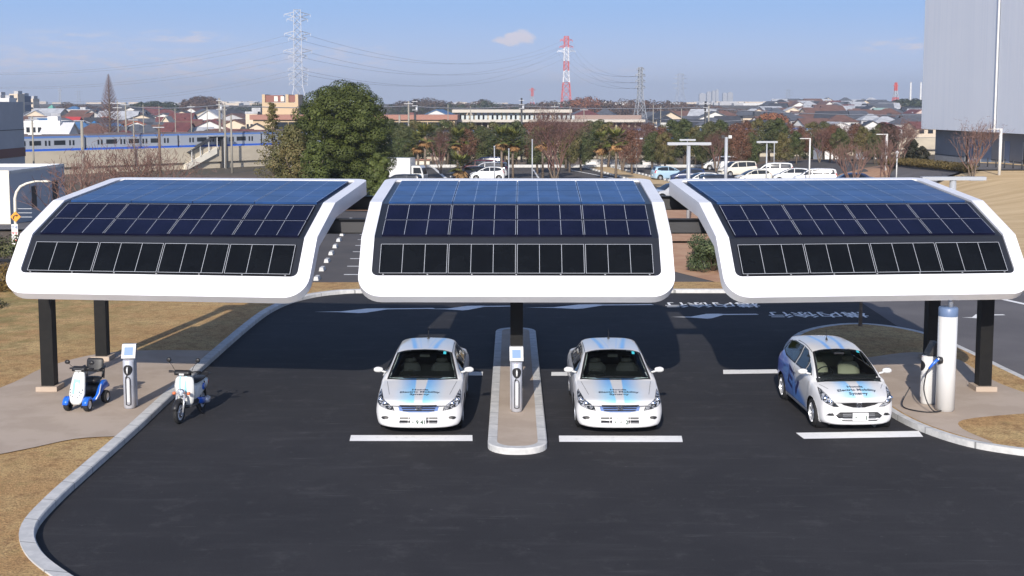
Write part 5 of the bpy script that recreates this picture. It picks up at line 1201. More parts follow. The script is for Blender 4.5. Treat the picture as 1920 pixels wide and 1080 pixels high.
wood('far_wood', 'purple leafless wood on the horizon right of the bare cone-shaped tree', [(335, 196), (350, 184), (375, 178), (405, 182), (415, 197)], 850, 160, .6, M_FORE, 10)
wood('far_wood', 'small purple-grey treetops on the horizon left of the bare cone-shaped tree', [(105, 200), (125, 190), (145, 197), (160, 194), (185, 200)], 900, 110, .6, M_FORE, 6)
wood('far_wood', 'far green treeline on the horizon left of the beige tower block', [(415, 204), (440, 200), (470, 195), (485, 190), (500, 196)], 950, 110, .6, M_FORG, 8)
# ---------------------------------------------------------------- tall building on the right
def f_corr(m, b):
    p = coords('Object'); q = sep(p); st = noi(comb(q[0] * 3.2, q[1] * .001, q[2] * .03), 1.0, 3, .7).ss(.3, .7); bl = noi(comb(q[0] * .12, 0, q[2] * .10), 1.0, 2, .5).ss(.4, .6)
    c = mixc(st * .55, (.90, .91, .93), (.78, .81, .86)); c = mixc(bl * .35, c, (.93, .94, .95)); setc(m, b, c)
    w_ = m.node_tree.nodes.new('ShaderNodeTexWave'); w_.inputs['Scale'].default_value = 1.3; X.nt.links.new(p.v, w_.inputs[0])
    bn = m.node_tree.nodes.new('ShaderNodeBump'); bn.inputs['Strength'].default_value = .25; bn.inputs['Distance'].default_value = .03; X.nt.links.new(w_.outputs[1], bn.inputs['Height']); X.nt.links.new(bn.outputs[0], b.inputs['Normal'])
M_CORR = mat('corrugated_cladding', (.8, .82, .86), .45, metal=0, fn=f_corr)
M_BGREY = mat('grey_render', (.235, .24, .255), .85, c2=(.27, .275, .29), scale=.3)
M_BDARK = mat('dark_gap', (.012, .012, .014), .7)
BX, BY = ax(1731, 135, 200), 135.0; ex, ey = ax(1960, 108, 200), 108.0
ang = math.atan2(ey - BY, ex - BX); LB = math.hypot(ex - BX, ey - BY) * 1.0; zc = az_(241.5, 135)
t = thing('clad_building', 'tall building clad in pale corrugated metal above a recessed grey ground floor', 'building', (BX, BY, 0), ang)
LW_ = 52
seam_px = math.hypot(ax(1866, 1, 200), 1)
# distance along the facade of the dark vertical gap seen at x=1866
tb_ = (1866 - 960) / F; s_gap = (tb_ * BY - BX) / (math.cos(ang) - tb_ * math.sin(ang))
for i, (a, b_) in enumerate(((0, s_gap - .12), (s_gap + .22, LW_))):
    mb = MB(); mb.box(((a + b_) / 2, -.15 + .0 + 6, zc + 13), (b_ - a, 12, 26)); mb.build('cladding', M_CORR, t)
mb = MB(); mb.box((s_gap + .05, 6.3, zc + 13), (.6, 11, 26)); mb.build('shadow_gap', M_BDARK, t)
mb = MB(); mb.box((s_gap - .10, -.2, zc + 13), (.10, .12, 26)); mb.build('edge_flashing', M_WHITEP, t)
mb = MB(); mb.box((LW_ / 2 + .6, 6.6, (zc - 6) / 2 - .02), (LW_ - .6, 11, zc + 6)); w0 = mb.build('ground_floor', M_BGREY, t)
for z in (az_(288, 135),): mb = MB(); mb.box((LW_ / 2 + .6, 1.09, z), (LW_ - .6, .03, .05)); mb.build('ledge', M_BDARK, t)
def on_face(px): q = (px - 960) / F; return (q * BY - BX) / (math.cos(ang) - q * math.sin(ang))
for px, wpx, dk in ((1792, 4, 1), (1800, 7, 0), (1812, 7, 2), (1828, 18, 2), (1866, 9, 2), (1898, 3, 1), (1917, 4, 2)):
    s0, s1 = on_face(px - wpx / 2), on_face(px + wpx / 2); mb = MB(); mb.box(((s0 + s1) / 2, 1.085, zc - 1.95), (s1 - s0, .05, 2.3)); wi = mb.build('window', (M_SLATE, M_BDARK, mat('pale_glass', (.22, .28, .40), .15))[dk], w0)
    mb = MB(); mb.box((s0 - .06, 1.07, zc - 1.95), (.07, .06, 2.3)); mb.build('window_frame', M_WHITEP, wi)
for i in range(10):
    x = ax(1836 + i * 9.2, 112, 312); y = 112 - i * .8; z = T(x, y); o = MB(); o.tube([(0, 0, -.2), (0, 0, .75)], .06, 6); o = o.build('bollard', M_DKGREY, loc=(x, y, z + .1)); tag(o, 'short dark bollard before the grey base of the clad building', 'bollard', 'bollards before the clad building')
sheet('soil_bed', [gp(1758, 317, .5), gp(1960, 317, 1.2), gp(1960, 313.5, 1.2), gp(1775, 314.5, .4)], .12, M_HILL, step=2)
# ---------------------------------------------------------------- buildings on the left
def block(label, cx, cy, wx, wy, z0, z1, rz, m, name='building', roof=None, par_h=.4, wins=(), band=None, cat='building'):
    t = thing(name, label, cat, (cx, cy, z0), rz); h = z1 - z0
    mb = MB(); mb.box((0, 0, h / 2 - 1), (wx, wy, h + 2 - .02)); w0 = mb.build('wall', m, t)
    mb = MB()
    for sx, sy, dx, dy in ((0, -wy / 2 + .1, wx + .05, .25), (0, wy / 2 - .1, wx + .05, .25), (-wx / 2 + .1, 0, .25, wy - .35), (wx / 2 - .1, 0, .25, wy - .35)): mb.box((sx, sy, h + par_h / 2 - .01), (dx, dy, par_h))
    mb.build('parapet', roof or m, t)
    for (x, z, ww, wh, side) in wins:
        mb = MB(); mb.box((x, -wy / 2 - .01, z) if side == 's' else (wx / 2 + .01, x, z), (ww, .06, wh) if side == 's' else (.06, ww, wh)); wi = mb.build('window', M_GLASSD, w0)
        mb = MB(); mb.box((x, -wy / 2 - .03, z - wh / 2 - .04) if side == 's' else (wx / 2 + .03, x, z - wh / 2 - .04), (ww + .1, .1, .06) if side == 's' else (.1, ww + .1, .06)); mb.build('window_sill', M_WHITEP, wi)
    return t
M_BLUEG = mat('blue_grey_cladding', (.42, .42, .43), .7, c2=(.47, .47, .48), scale=.2)
M_CREAM = mat('cream_wall', (.72, .68, .58), .8, c2=(.66, .62, .53), scale=.3); M_WALLW = mat('white_wall', (.70, .69, .68), .8); M_RUST = mat('rust_band', (.18, .07, .05), .7)
M_ROOFG = mat('flat_roof', (.25, .26, .29), .8)
xr = ax(45, 158, 250); t = block('large dark blue-grey industrial building at the left edge', xr - 14, 143, 28, 30, -5, az_(197, 150), 0, M_BLUEG)
mb = MB(); mb.box((14.03, 0, az_(289, 150) + 5), (.1, 30.2, 1.1)); mb.build('rust_band', M_RUST, t)
mb = MB(); mb.box((14.02, 0, az_(245, 150) + 5), (.06, 30.1, .06)); mb.build('panel_joint', M_BDARK, t)
xr = ax(119, 100, 308); t = block('low white flat-roofed building, its shaded side painted grey, behind the street lamp', xr - 11, 94.6, 22, 11.0, -2.2, 1.95, 0, mat('lowbuild_shaded_wall', (.50, .51, .53), .75), roof=M_WHITEP, par_h=.22, wins=[(-1.0, 2.2, .9, 1.6, 'e'), (3.4, 2.4, 1.2, 1.5, 'e')])
mb = MB(); mb.box((-.0, -5.53, 1.9), (22.02, .08, 5)); mb.build('sunlit_front', M_CREAM, t)  # paler sheet paints the front as sunlit; the grey wall colour paints shade
# ---------------------------------------------------------------- railway viaduct and train
VA = Vector((ax(40, 232, 285), 232)); VB = Vector((ax(700, 292, 266), 292)); VC = Vector((ax(1760, 330, 262), 330))
def along(px, a, b): q = (px - 960) / F; d = b - a; s = (q * a.y - a.x) / (d.x - q * d.y); return a + d * s, s
railz = az_(284, 232)
def wallseg(a, b, m, z0, z1, th, name='viaduct_wall', par=None, lab=None):
    d = (b - a); L = d.length; mb = MB(); mb.box((L / 2, 0, (z0 + z1) / 2), (L, th, z1 - z0)); o = mb.build(name, m, par); o.location = (a.x, a.y, 0) if par is None else (a.x - par.location.x, a.y - par.location.y, -par.location.z); o.rotation_euler.z = math.atan2(d.y, d.x); return o
t = thing('viaduct', 'long tan concrete railway viaduct carrying the train across the middle distance', 'viaduct', (VA.x - 40, VA.y, 0))
A0 = VA - (VB - VA).normalized() * 30
z_r = railz
for a, b in ((A0, VB), (VB, VC)):
    wallseg(a, b, M_CONC, -1.2 + z_r - 1.9 + .01, z_r - .0, 5.2, 'deck', t); wallseg(a + Vector((0, .4)), b + Vector((0, .4)), M_CONC, -9, z_r - 3.1, 4.6, 'retaining_wall', t)
    q = wallseg(a + Vector((0, -2.7)), b + Vector((0, -2.7)), M_CONCD, z_r - 3.12, z_r - 2.9, .3, 'string_course', t)
    d = (b - a).normalized(); k = int((b - a).length / 9)
    for i in range(k):
        p = a + d * (i * 9 + 4) + Vector((0, -2.72)); mb = MB(); mb.box((0, 0, 0), (.35 if i % 3 else 1.1, .25, 5.4)); o = mb.build('pilaster', M_CONCD, t); o.location = (p.x - t.location.x, p.y, z_r - 3.2); o.rotation_euler.z = math.atan2(d.y, d.x)
M_TRAIN = mat('train_silver', (.42, .45, .50), .35, metal=.3); M_TBLUE = mat('train_blue', (.02, .10, .50), .35); M_TROOF = mat('train_roof', (.16, .13, .13), .7); M_TBL2 = mat('train_roof_blue', (.10, .20, .48), .45)
t = thing('passenger_train', 'silver commuter train with a blue stripe on the railway viaduct', 'train', (VA.x, VA.y, z_r)); first = None
dv = (VB - VA).normalized(); a0 = VA - dv * 8; rz_ = math.atan2(dv.y, dv.x); car0 = None
def carriage(par):
    mb = MB(); L_ = 19.4; mb.box((L_ / 2, 0, 1.35), (L_, 2.9, 2.1)); mb.mat(1).box((L_ / 2, 0, .22), (L_ + .02, 2.94, .34)); mb.mat(2).box((L_ / 2, 0, 2.85), (L_ - .2, 2.3, .30)); mb.mat(3).box((L_ / 2, 0, 2.55), (L_, 2.92, .34)); mb.mat(2).box((L_ / 2 - 3, 0, 3.1), (4, 1.6, .25))
    o = mb.build('carriage', [M_TRAIN, M_TBLUE, M_TROOF, M_TBL2], par)
    for i in range(4):
        x = 2.6 + i * 4.75
        for s in (-.35, .35): mb = MB(); mb.box((x + s, -1.47, 1.45), (.34, .06, .95)); mb.build('door_window', M_GLASSD, o)
        if i < 3: mb = MB(); mb.box((x + 2.38, -1.47, 1.5), (2.2, .06, .85)); mb.build('window', M_GLASSD, o)
    return o
segs = [(a0, dv, int((VB - a0).length / 20)), (VB, (VC - VB).normalized(), 6)]
for a, d, k in segs:
    for i in range(k):
        p = a + d * (i * 20 + .3)
        if car0 is None: o = car0 = carriage(t); kid = kids(car0)
        else:
            o = car0.copy(); COL.objects.link(o)
            for c in kid: c2 = c.copy(); COL.objects.link(c2); c2.parent = o
        o.parent = t; o.location = (p.x - t.location.x, p.y - t.location.y, 0); o.rotation_euler.z = math.atan2(d.y, d.x)
wallseg(a0 + Vector((0, -2.4)), VB + Vector((0, -2.4)), mat('blue_girder', (.02, .12, .55), .5), z_r - .35, z_r + .12, .15, 'safety_fence'); o = bpy.context.scene.objects['safety_fence']; tag(o, 'long blue edge girder along the viaduct below the train', 'girder')
# stairway on the viaduct
p, s_ = along(412, VA, VB); t = thing('stairway', 'covered concrete stairway climbing the viaduct wall beneath the train', 'stairway', (p.x, p.y - 3.6, 0), rz_)
ph = lambda py: az_(py, p.y - 3.6)
mb = MB(); zt_, zb_ = ph(276), ph(318); L_ = 10.0
mb.add([(-7.2, y, ph(305)) for y in (-.7, .7)] + [(0, y, zt_) for y in (-.7, .7)] + [(-7.2, y, ph(305) - 1.3) for y in (-.7, .7)] + [(0, y, zt_ - 1.3) for y in (-.7, .7)], [(0, 1, 3, 2), (4, 6, 7, 5), (0, 2, 6, 4), (1, 5, 7, 3), (0, 4, 5, 1), (2, 3, 7, 6)]); mb.build('flight', M_CREAM, t)
mb = MB(); mb.tube([(-6.8, -.8, ph(305) + 2.2), (0, -.8, zt_ + 2.2)], .09, 4); mb.tube([(-6.8, .8, ph(305) + 2.2), (0, .8, zt_ + 2.2)], .09, 4); mb.add([(-6.8, -.9, ph(305) + 2.3), (0, -.9, zt_ + 2.3), (0, .9, zt_ + 2.3), (-6.8, .9, ph(305) + 2.3)], [(0, 1, 2, 3)]); mb.build('roof', M_DKGREY, t)
for k in (-6.0, -4, -2, 0, 1.7): mb = MB(); z = zt_ + (ph(305) - zt_) * (-k / 7.2 if k < 0 else 0); mb.box((k, -.78, z + (1.1 if k < 1 else -1.2)), (.14, .14, 2.2 if k < 1 else 7)); mb.build('post', M_WHITEP, t)
mb = MB(); mb.box((1.0, 0, zt_ + 2.3), (4.2, 2.2, .15)); mb.build('landing_roof', M_GREYM, t)
mb = MB(); mb.box((2.0, .1, zt_ - 1.5), (1.2, 1.0, 6.5)); mb.build('shaft', M_DKGREY, t)
# ---------------------------------------------------------------- middle distance buildings
M_ORANGE = mat('beige_plaster', (.50, .38, .24), .8); M_SALMON = mat('salmon_fascia', (.33, .165, .125), .8); M_PANEL = mat('maroon_panel', (.22, .09, .07), .7)
Yq = 330; x0, x1 = ax(478, Yq, 225), ax(860, Yq, 225); z1 = az_(215, Yq); z2 = az_(224, Yq)
t = thing('station_building', 'long low station building with a salmon roof fascia, partly behind the round evergreen', 'building', ((x0 + x1) / 2, Yq, 0)); w_ = x1 - x0
mb = MB(); mb.box((0, 0, (z2 - 8) / 2), (w_ - 1.5, 12, z2 + 8)); w0 = mb.build('wall', M_ORANGE, t); mb = MB(); mb.box((0, 0, (z1 + z2) / 2), (w_, 13.5, z1 - z2)); mb.build('roof_fascia', M_SALMON, t)
for i in range(12): mb = MB(); mb.box((-w_ / 2 + 8 + i * (w_ - 14) / 11, -6.02, z2 - 1.6), (3.4, .1, 2)); mb.build('window', M_GLASSD, w0)
x0, x1 = ax(490, Yq + 4, 200), ax(558, Yq + 4, 200); zt_ = az_(177, Yq + 4)
t = thing('beige_tower_block', 'beige stair tower block with maroon louvres rising above the station roof', 'building', ((x0 + x1) / 2, Yq + 9, z1)); h = zt_ - z1; w_ = x1 - x0
mb = MB(); mb.box((0, 0, h * .3), (w_, 8, h * .6)); mb.build('wall', M_ORANGE, t)
for x in (-w_ / 2 + .4, -w_ / 2 + .5 + w_ * .64, w_ / 2 - .4): mb = MB(); mb.box((x, 0, h * .5 + h * .3), (.8, 8, h * .4)); mb.build('pier', M_ORANGE, t)
for x, ww in ((-w_ * .18, w_ * .5), (w_ * .33, w_ * .22)): mb = MB(); mb.box((x, -2, h * .79), (ww, 3, h * .34)); mb.build('louvre', M_PANEL, t)
for x in (-.12, .06): mb = MB(); mb.box((w_ * x, -3.6, h * .78), (w_ * .10, .1, h * .26)); mb.build('window', M_CREAM, t)
# two-storey deck (parking structure)
Yq = 345; x0, x1 = ax(850, Yq, 215), ax(1205, Yq, 215)
t = thing('deck_structure', 'long two-level concrete deck structure with railings behind the tree row', 'building', ((x0 + x1) / 2, Yq, 0)); w_ = x1 - x0
for py, sh, hh in ((208, .62, .8), (226, 1.0, .7)): z = az_(py, Yq); mb = MB(); mb.box((-w_ / 2 * (1 - sh), 0, z), (w_ * sh, 14, hh)); mb.build('slab', mat('deck_concrete', (.50, .46, .40), .85), t)
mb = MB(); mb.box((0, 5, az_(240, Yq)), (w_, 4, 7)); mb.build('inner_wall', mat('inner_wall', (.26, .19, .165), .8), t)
for i in range(30):
    mb = MB(); x = -w_ / 2 + 1 + i * w_ / 30; hi_ = i < 18; mb.box((x, -5, (az_(208, Yq) if hi_ else az_(226, Yq)) / 2 - 4), (.5, .5, (az_(208, Yq) if hi_ else az_(226, Yq)) + 8)); mb.build('pillar', M_CONC, t)
for i in range(26): mb = MB(); x = -w_ / 2 + 1.6 + i * (w_ * .62) / 26; mb.box((x, -6.9, az_(220, Yq)), (w_ * .62 / 26 - .5, .08, 1.15)); mb.build('railing_panel', mat('railing_glass', (.46, .50, .50), .5), t)
# ---------------------------------------------------------------- houses
ROOFS = [('dark red', (.125, .045, .042)), ('slate grey', (.075, .08, .095)), ('brown', (.12, .065, .05)), ('blue', (.05, .12, .24)), ('dark grey', (.04, .042, .05)), ('terracotta', (.30, .10, .05)), ('pale grey', (.33, .34, .36))]
WALLS = [('white', (.66, .65, .63)), ('cream', (.62, .52, .40)), ('pinkish', (.55, .42, .38)), ('light grey', (.42, .42, .43))]
RM = [mat('roof_' + n.replace(' ', '_'), c, .7, c2=[k * 1.3 for k in c], scale=.8) for n, c in ROOFS]; WM = [mat('wall_' + n.replace(' ', '_'), c, .85) for n, c in WALLS]
def house_meshes(kind, w_, d, h, rh):
    wb, rb, gb = MB(), MB(), MB(); wb.box((0, 0, h / 2 - 1), (w_, d, h + 2)); o = .45
    if kind == 'gable':
        wb.add([(-w_ / 2, -d / 2, h), (w_ / 2, -d / 2, h), (0, -d / 2, h + rh), (-w_ / 2, d / 2, h), (w_ / 2, d / 2, h), (0, d / 2, h + rh)], [(0, 1, 2), (3, 5, 4)])
        for s in (-1, 1): rb.add([(s * (w_ / 2 + o), -d / 2 - o, h - o * rh / w_ * 2), (0, -d / 2 - o, h + rh), (0, d / 2 + o, h + rh), (s * (w_ / 2 + o), d / 2 + o, h - o * rh / w_ * 2)] + [(s * (w_ / 2 + o), -d / 2 - o, h - o * rh / w_ * 2 + .2), (0, -d / 2 - o, h + rh + .2), (0, d / 2 + o, h + rh + .2), (s * (w_ / 2 + o), d / 2 + o, h - o * rh / w_ * 2 + .2)], [(0, 1, 2, 3), (4, 5, 6, 7), (0, 1, 5, 4), (2, 3, 7, 6), (0, 4, 7, 3)])
    elif kind == 'side':
        wb.add([(-w_ / 2, -d / 2, h), (-w_ / 2, d / 2, h), (-w_ / 2, 0, h + rh), (w_ / 2, -d / 2, h), (w_ / 2, d / 2, h), (w_ / 2, 0, h + rh)], [(0, 2, 1), (3, 4, 5)])
        for s in (-1, 1): rb.add([(-w_ / 2 - o, s * (d / 2 + o), h - o * rh / d * 2), (w_ / 2 + o, s * (d / 2 + o), h - o * rh / d * 2), (w_ / 2 + o, 0, h + rh), (-w_ / 2 - o, 0, h + rh)] + [(-w_ / 2 - o, s * (d / 2 + o), h - o * rh / d * 2 + .2), (w_ / 2 + o, s * (d / 2 + o), h - o * rh / d * 2 + .2), (w_ / 2 + o, 0, h + rh + .2), (-w_ / 2 - o, 0, h + rh + .2)], [(0, 1, 2, 3), (4, 5, 6, 7), (0, 1, 5, 4), (1, 2, 6, 5), (3, 0, 4, 7)])
    elif kind == 'hip':
        k = min(w_, d) / 2; a, b = w_ / 2 + o, d / 2 + o; r0 = max(0, w_ / 2 - k * .9)
        rb.add([(-a, -b, h - .1), (a, -b, h - .1), (a, b, h - .1), (-a, b, h - .1), (-r0, 0, h + rh), (r0, 0, h + rh)], [(0, 1, 5, 4), (1, 2, 5), (2, 3, 4, 5), (3, 0, 4), (3, 2, 1, 0)])
    else:
        for sx, sy, dx, dy in ((0, -d / 2, w_ + .2, .2), (0, d / 2, w_ + .2, .2), (-w_ / 2, 0, .2, d - .2), (w_ / 2, 0, .2, d - .2)): rb.box((sx, sy, h + .3), (dx, dy, .6))
        rb.box((w_ * .2, 0, h + .8), (2.4, 2.4, 1.6))
    return wb, rb
def house(label, kind, x, y, z, w_, d, h, rh, rz, wm, rm, parts=True, group=None, nwin=3, cat='house', name='house'):
    t = thing(name, label, cat, (x, y, z), rz, group); wb, rb = house_meshes(kind, w_, d, h, rh); wo = wb.build('wall', wm, t); rb.build('roof', rm, t)
    if parts:
        fl = max(1, int(h / 2.7))
        for f in range(fl):
            for i in range(nwin): mb = MB(); mb.box((-w_ / 2 + w_ * (i + .5) / nwin, -d / 2 - .02, 1.6 + f * 2.7), (min(1.7, w_ / nwin * .6), .08, 1.2)); mb.build('window', M_GLASSD, wo)
    return t
hp = {}
rh_ = random.Random(12); taken = []
REF = [(60, 'the left building'), (203, 'the bare cone tree'), (300, 'the dark grove'), (420, 'the twin utility poles'), (470, 'the beige tower block'), (760, 'the round evergreen'), (1062, 'the red-white pylon'), (1200, 'the middle lattice pylon'), (1325, 'the dark signal mast'), (1440, 'the orange treetops'), (1560, 'the wooded ridge'), (1690, 'the dark wooded hill'), (1740, 'the clad building')]
cnt = {}
def hlabel(px, y, wn, rn, kn):
    r = min(REF, key=lambda q: abs(q[0] - px)); side = 'left of' if px < r[0] else 'right of'
    dist_ = 'nearer' if y < 380 else 'midway' if y < 520 else 'distant' if y < 800 else 'far'
    kk = dict(gable='gabled', side='ridged', hip='hipped', flat='flat')[kn]
    return f'{dist_} {wn} {kk} house, {rn} roof, {side} {r[1]}'
def place(px, y, kind, wi, ri, w_, d, h, rh, rz):
    x = ax(px, y, 225); z = T(x, y); lab = hlabel(px, y, WALLS[wi][0], ROOFS[ri][0], kind); cnt[lab] = cnt.get(lab, 0) + 1
    key = (kind, wi, ri)
    if key not in hp:
        hp[key] = house(lab, kind, 0, 0, 0, 9, 8, 5.4, 2.0 if kind != 'flat' else .5, 0, WM[wi], RM[ri]); o = hp[key]
    else: o = dup(hp[key])
    o.location = (x, y, z); o.rotation_euler.z = rz; o.scale = (w_ / 9, d / 8, h / 5.4); o['label'] = lab; o['group'] = 'houses ' + lab.split(', ')[-1] if cnt[lab] < 1 else 'houses of the town'
rows_ = [(318, 60, 500, 17), (345, 70, 500, 19), (375, 60, 500, 20), (415, 60, 500, 20), (465, 60, 500, 20), (540, 60, 500, 18), (640, 60, 500, 14), (400, 1180, 1740, 12), (450, 1240, 1740, 14), (510, 1210, 1740, 16), (580, 1400, 1740, 17), (660, 1400, 1740, 18), (750, 1420, 1690, 18), (850, 1430, 1670, 18), (960, 1440, 1660, 17), (1060, 1450, 1660, 16), (520, 735, 1150, 8)]
for y0, pa, pb, n in rows_:
    for i in range(n):
        px = pa + (pb - pa) * (i + rh_.uniform(.15, .85)) / n; y = y0 + rh_.uniform(-8, 8)
        ri = rh_.choices(range(7), (3, 4, 4, 1, 3, 1 if px < 600 else .3, 2))[0]; wi = rh_.choices(range(4), (5, 3, 1, 2))[0]; ri = ri if px < 1180 or ri not in (0, 3, 5) or rh_.random() < .25 else rh_.choice((1, 2, 6, 6)); kind = rh_.choice(('gable', 'side', 'side', 'hip', 'flat' if rh_.random() < .25 else 'hip'))
        sc_ = 1.0 if y < 450 else 1.25; place(px, y, kind, wi, ri, rh_.uniform(7, 11.5) * sc_, rh_.uniform(7, 9) * sc_, rh_.uniform(4.6, 6.4) * sc_, 2, rh_.uniform(-.5, .5))
# singled-out buildings of the town
def single(label, kind, px0, px1, pyt, y, d, wm, rm, rz=0, rh=1.6, nwin=5, name='house', cat='house', eave=None):
    x0, x1 = ax(px0, y, 225), ax(px1, y, 225); z = T((x0 + x1) / 2, y); zt = az_(pyt, y); h = zt - z - (rh if kind != 'flat' else .6)
    return house(label, kind, (x0 + x1) / 2, y, z, x1 - x0 - .9, d, h, rh, rz, wm, rm, True, None, nwin, cat, name)
single('white two-storey apartment block with a stepped flat roof just above the train', 'flat', 46, 128, 226, 300, 9, WM[0], WM[0], 0, .5, 7, 'apartment_block', 'apartment')
single('long white sloping-roof annex right of the white apartment block', 'side', 84, 140, 231, 297, 7, WM[0], mat('roof_white', (.6, .6, .62), .6), 0, 2.2, 2)
single('pale green roofed hall on the left skyline', 'hip', 84, 112, 197, 620, 14, mat('wall_green', (.25, .50, .42), .8), mat('roof_green', (.13, .36, .28), .7), 0, 5, 4, 'hall', 'hall')
single('long cream warehouse right of the pale green hall', 'flat', 122, 174, 205, 560, 14, WM[1], RM[6], 0, .5, 6, 'warehouse', 'warehouse')
single('house with a bright red roof behind the second utility pole', 'side', 124, 152, 220, 420, 9, WM[0], mat('roof_bright_red', (.45, .05, .05), .6), .1, 2.6, 3)
single('house with a bright blue roof left of the bare cone-shaped tree', 'hip', 164, 190, 227, 380, 9, WM[1], mat('roof_bright_blue', (.03, .18, .42), .6), 0, 2.2, 3)
single('long terracotta roofed building right of the bare cone-shaped tree', 'side', 190, 222, 210, 480, 10, mat('wall_brick', (.30, .14, .10), .8), RM[5], 0, 2.5, 4)
single('broad pale gabled house above the train, left of centre', 'gable', 296, 334, 219, 352, 9, WM[1], mat('roof_tan', (.45, .40, .32), .7), .1, 3.2, 3)
single('long dark red roofed row above the train', 'side', 318, 366, 213, 430, 12, WM[0], RM[0], 0, 3.4, 6)
single('long maroon roofed house just above the train carriages', 'side', 308, 362, 231, 312, 9, WM[1], RM[0], 0, 1.9, 4)
single('cream office block left of the beige tower block', 'flat', 464, 492, 209, 345, 9, WM[1], RM[6], 0, .5, 3, 'office_block', 'office')
single('large maroon hipped roof house behind the deck structure', 'hip', 1062, 1136, 206, 420, 13, WM[1], RM[0], 0, 2.6, 5)
single('white house with a grey hipped roof right of the middle lattice pylon', 'hip', 1232, 1266, 217, 360, 9, WM[0], RM[4], 0, 1.6, 3)
single('teal-roofed low building left of the middle lattice pylon', 'side', 1148, 1200, 222, 390, 9, WM[2], mat('roof_teal', (.20, .33, .34), .6), 0, 1.6, 5)
single('green-roofed hall among the houses on the right hillside', 'side', 1636, 1664, 203, 610, 12, WM[1], mat('roof_pale_green', (.28, .40, .36), .7), 0, 2.2, 4, 'hall', 'hall')
single('blue-grey roofed long shed with a white wall behind the right tree row', 'side', 1528, 1580, 262, 225, 9, WM[0], mat('roof_bluegrey', (.25, .30, .36), .6), 0, 1.4, 0, 'shed', 'shed')
single('white flat-roofed house left of the dark trees by the clad building', 'flat', 1612, 1648, 262, 215, 8, WM[0], WM[0], 0, .5, 2)
# stacked city blocks at the far left
for i, (pa, pb, pt, y, w__, lab) in enumerate(((-6, 8, 178, 700, 0, 'leftmost pale high-rise above the dark building'), (8, 24, 184, 690, 0, 'second pale high-rise above the dark building'), (24, 40, 176, 710, 1, 'stepped cream high-rise above the dark building'), (36, 52, 180, 720, 3, 'dark blue stepped high-rise above the dark building'), (60, 68, 185, 760, 1, 'small cream water-tower block on the left skyline'))):
    x0, x1 = ax(pa, y, 190), ax(pb, y, 190); z1 = az_(pt, y); t = thing('high_rise', lab, 'high-rise', ((x0 + x1) / 2, y, T(0, y))); h = z1 - T(0, y); w_ = x1 - x0
    mb = MB(); mb.box((0, 0, h / 2 - 1), (w_, 10, h + 2)); wo = mb.build('wall', WM[w__] if i != 3 else mat('wall_navy', (.05, .08, .16), .8), t); mb = MB(); mb.box((w_ * .15, 0, h + .8), (w_ * .5, 6, 1.6)); mb.build('roof_block', WM[3], t)
    for f in range(int(h / 3)): mb = MB(); mb.box((0, -5.02, 1.8 + f * 3), (w_ * .85, .1, 1.2)); mb.build('window', M_GLASSD, wo)
for i, (pa, pb, pt) in enumerate(((1310, 1323, 176), (1324, 1333, 173), (1334, 1341, 171), (1341, 1347, 169), (1354, 1363, 175), (1363, 1374, 174))):
    y = 3300 + i * 60; x0, x1 = ax(pa, y, 190), ax(pb, y, 190); z1 = az_(pt, y); t = thing('skyscraper', ('first', 'second', 'third', 'fourth', 'fifth', 'sixth')[i] + ' from the left of the hazy towers on the horizon', 'skyscraper', ((x0 + x1) / 2, y, 0)); w_ = x1 - x0
    mb = MB(); mb.box((0, 0, z1 / 2), (w_ - 1.5, 14, z1)); wo = mb.build('wall', WM[3], t); mb = MB(); mb.box((0, 0, z1 + 1), (w_ * .5, 8, 2)); mb.build('roof_block', WM[3], t)
# low far city line
far = MB(); rc = random.Random(4)
for i in range(420):
    px = rc.choice((rc.uniform(1340, 1520), rc.uniform(1340, 1520), rc.uniform(0, 1730), rc.uniform(400, 500))); y = rc.uniform(1700, 3000); x = ax(px, y, 195); z = T(x, y); h = az_(195 - rc.uniform(-2, 5) , y) - z; w_ = rc.uniform(9, 26); far.mat(rc.randrange(3)).box((x, y, z + max(h, 3) / 2), (w_, 12, max(h, 3)))
o = far.build('far_city', [WM[0], WM[1], WM[3]], kind='stuff'); tag(o, 'low far-off city blocks along the hazy horizon', 'city')
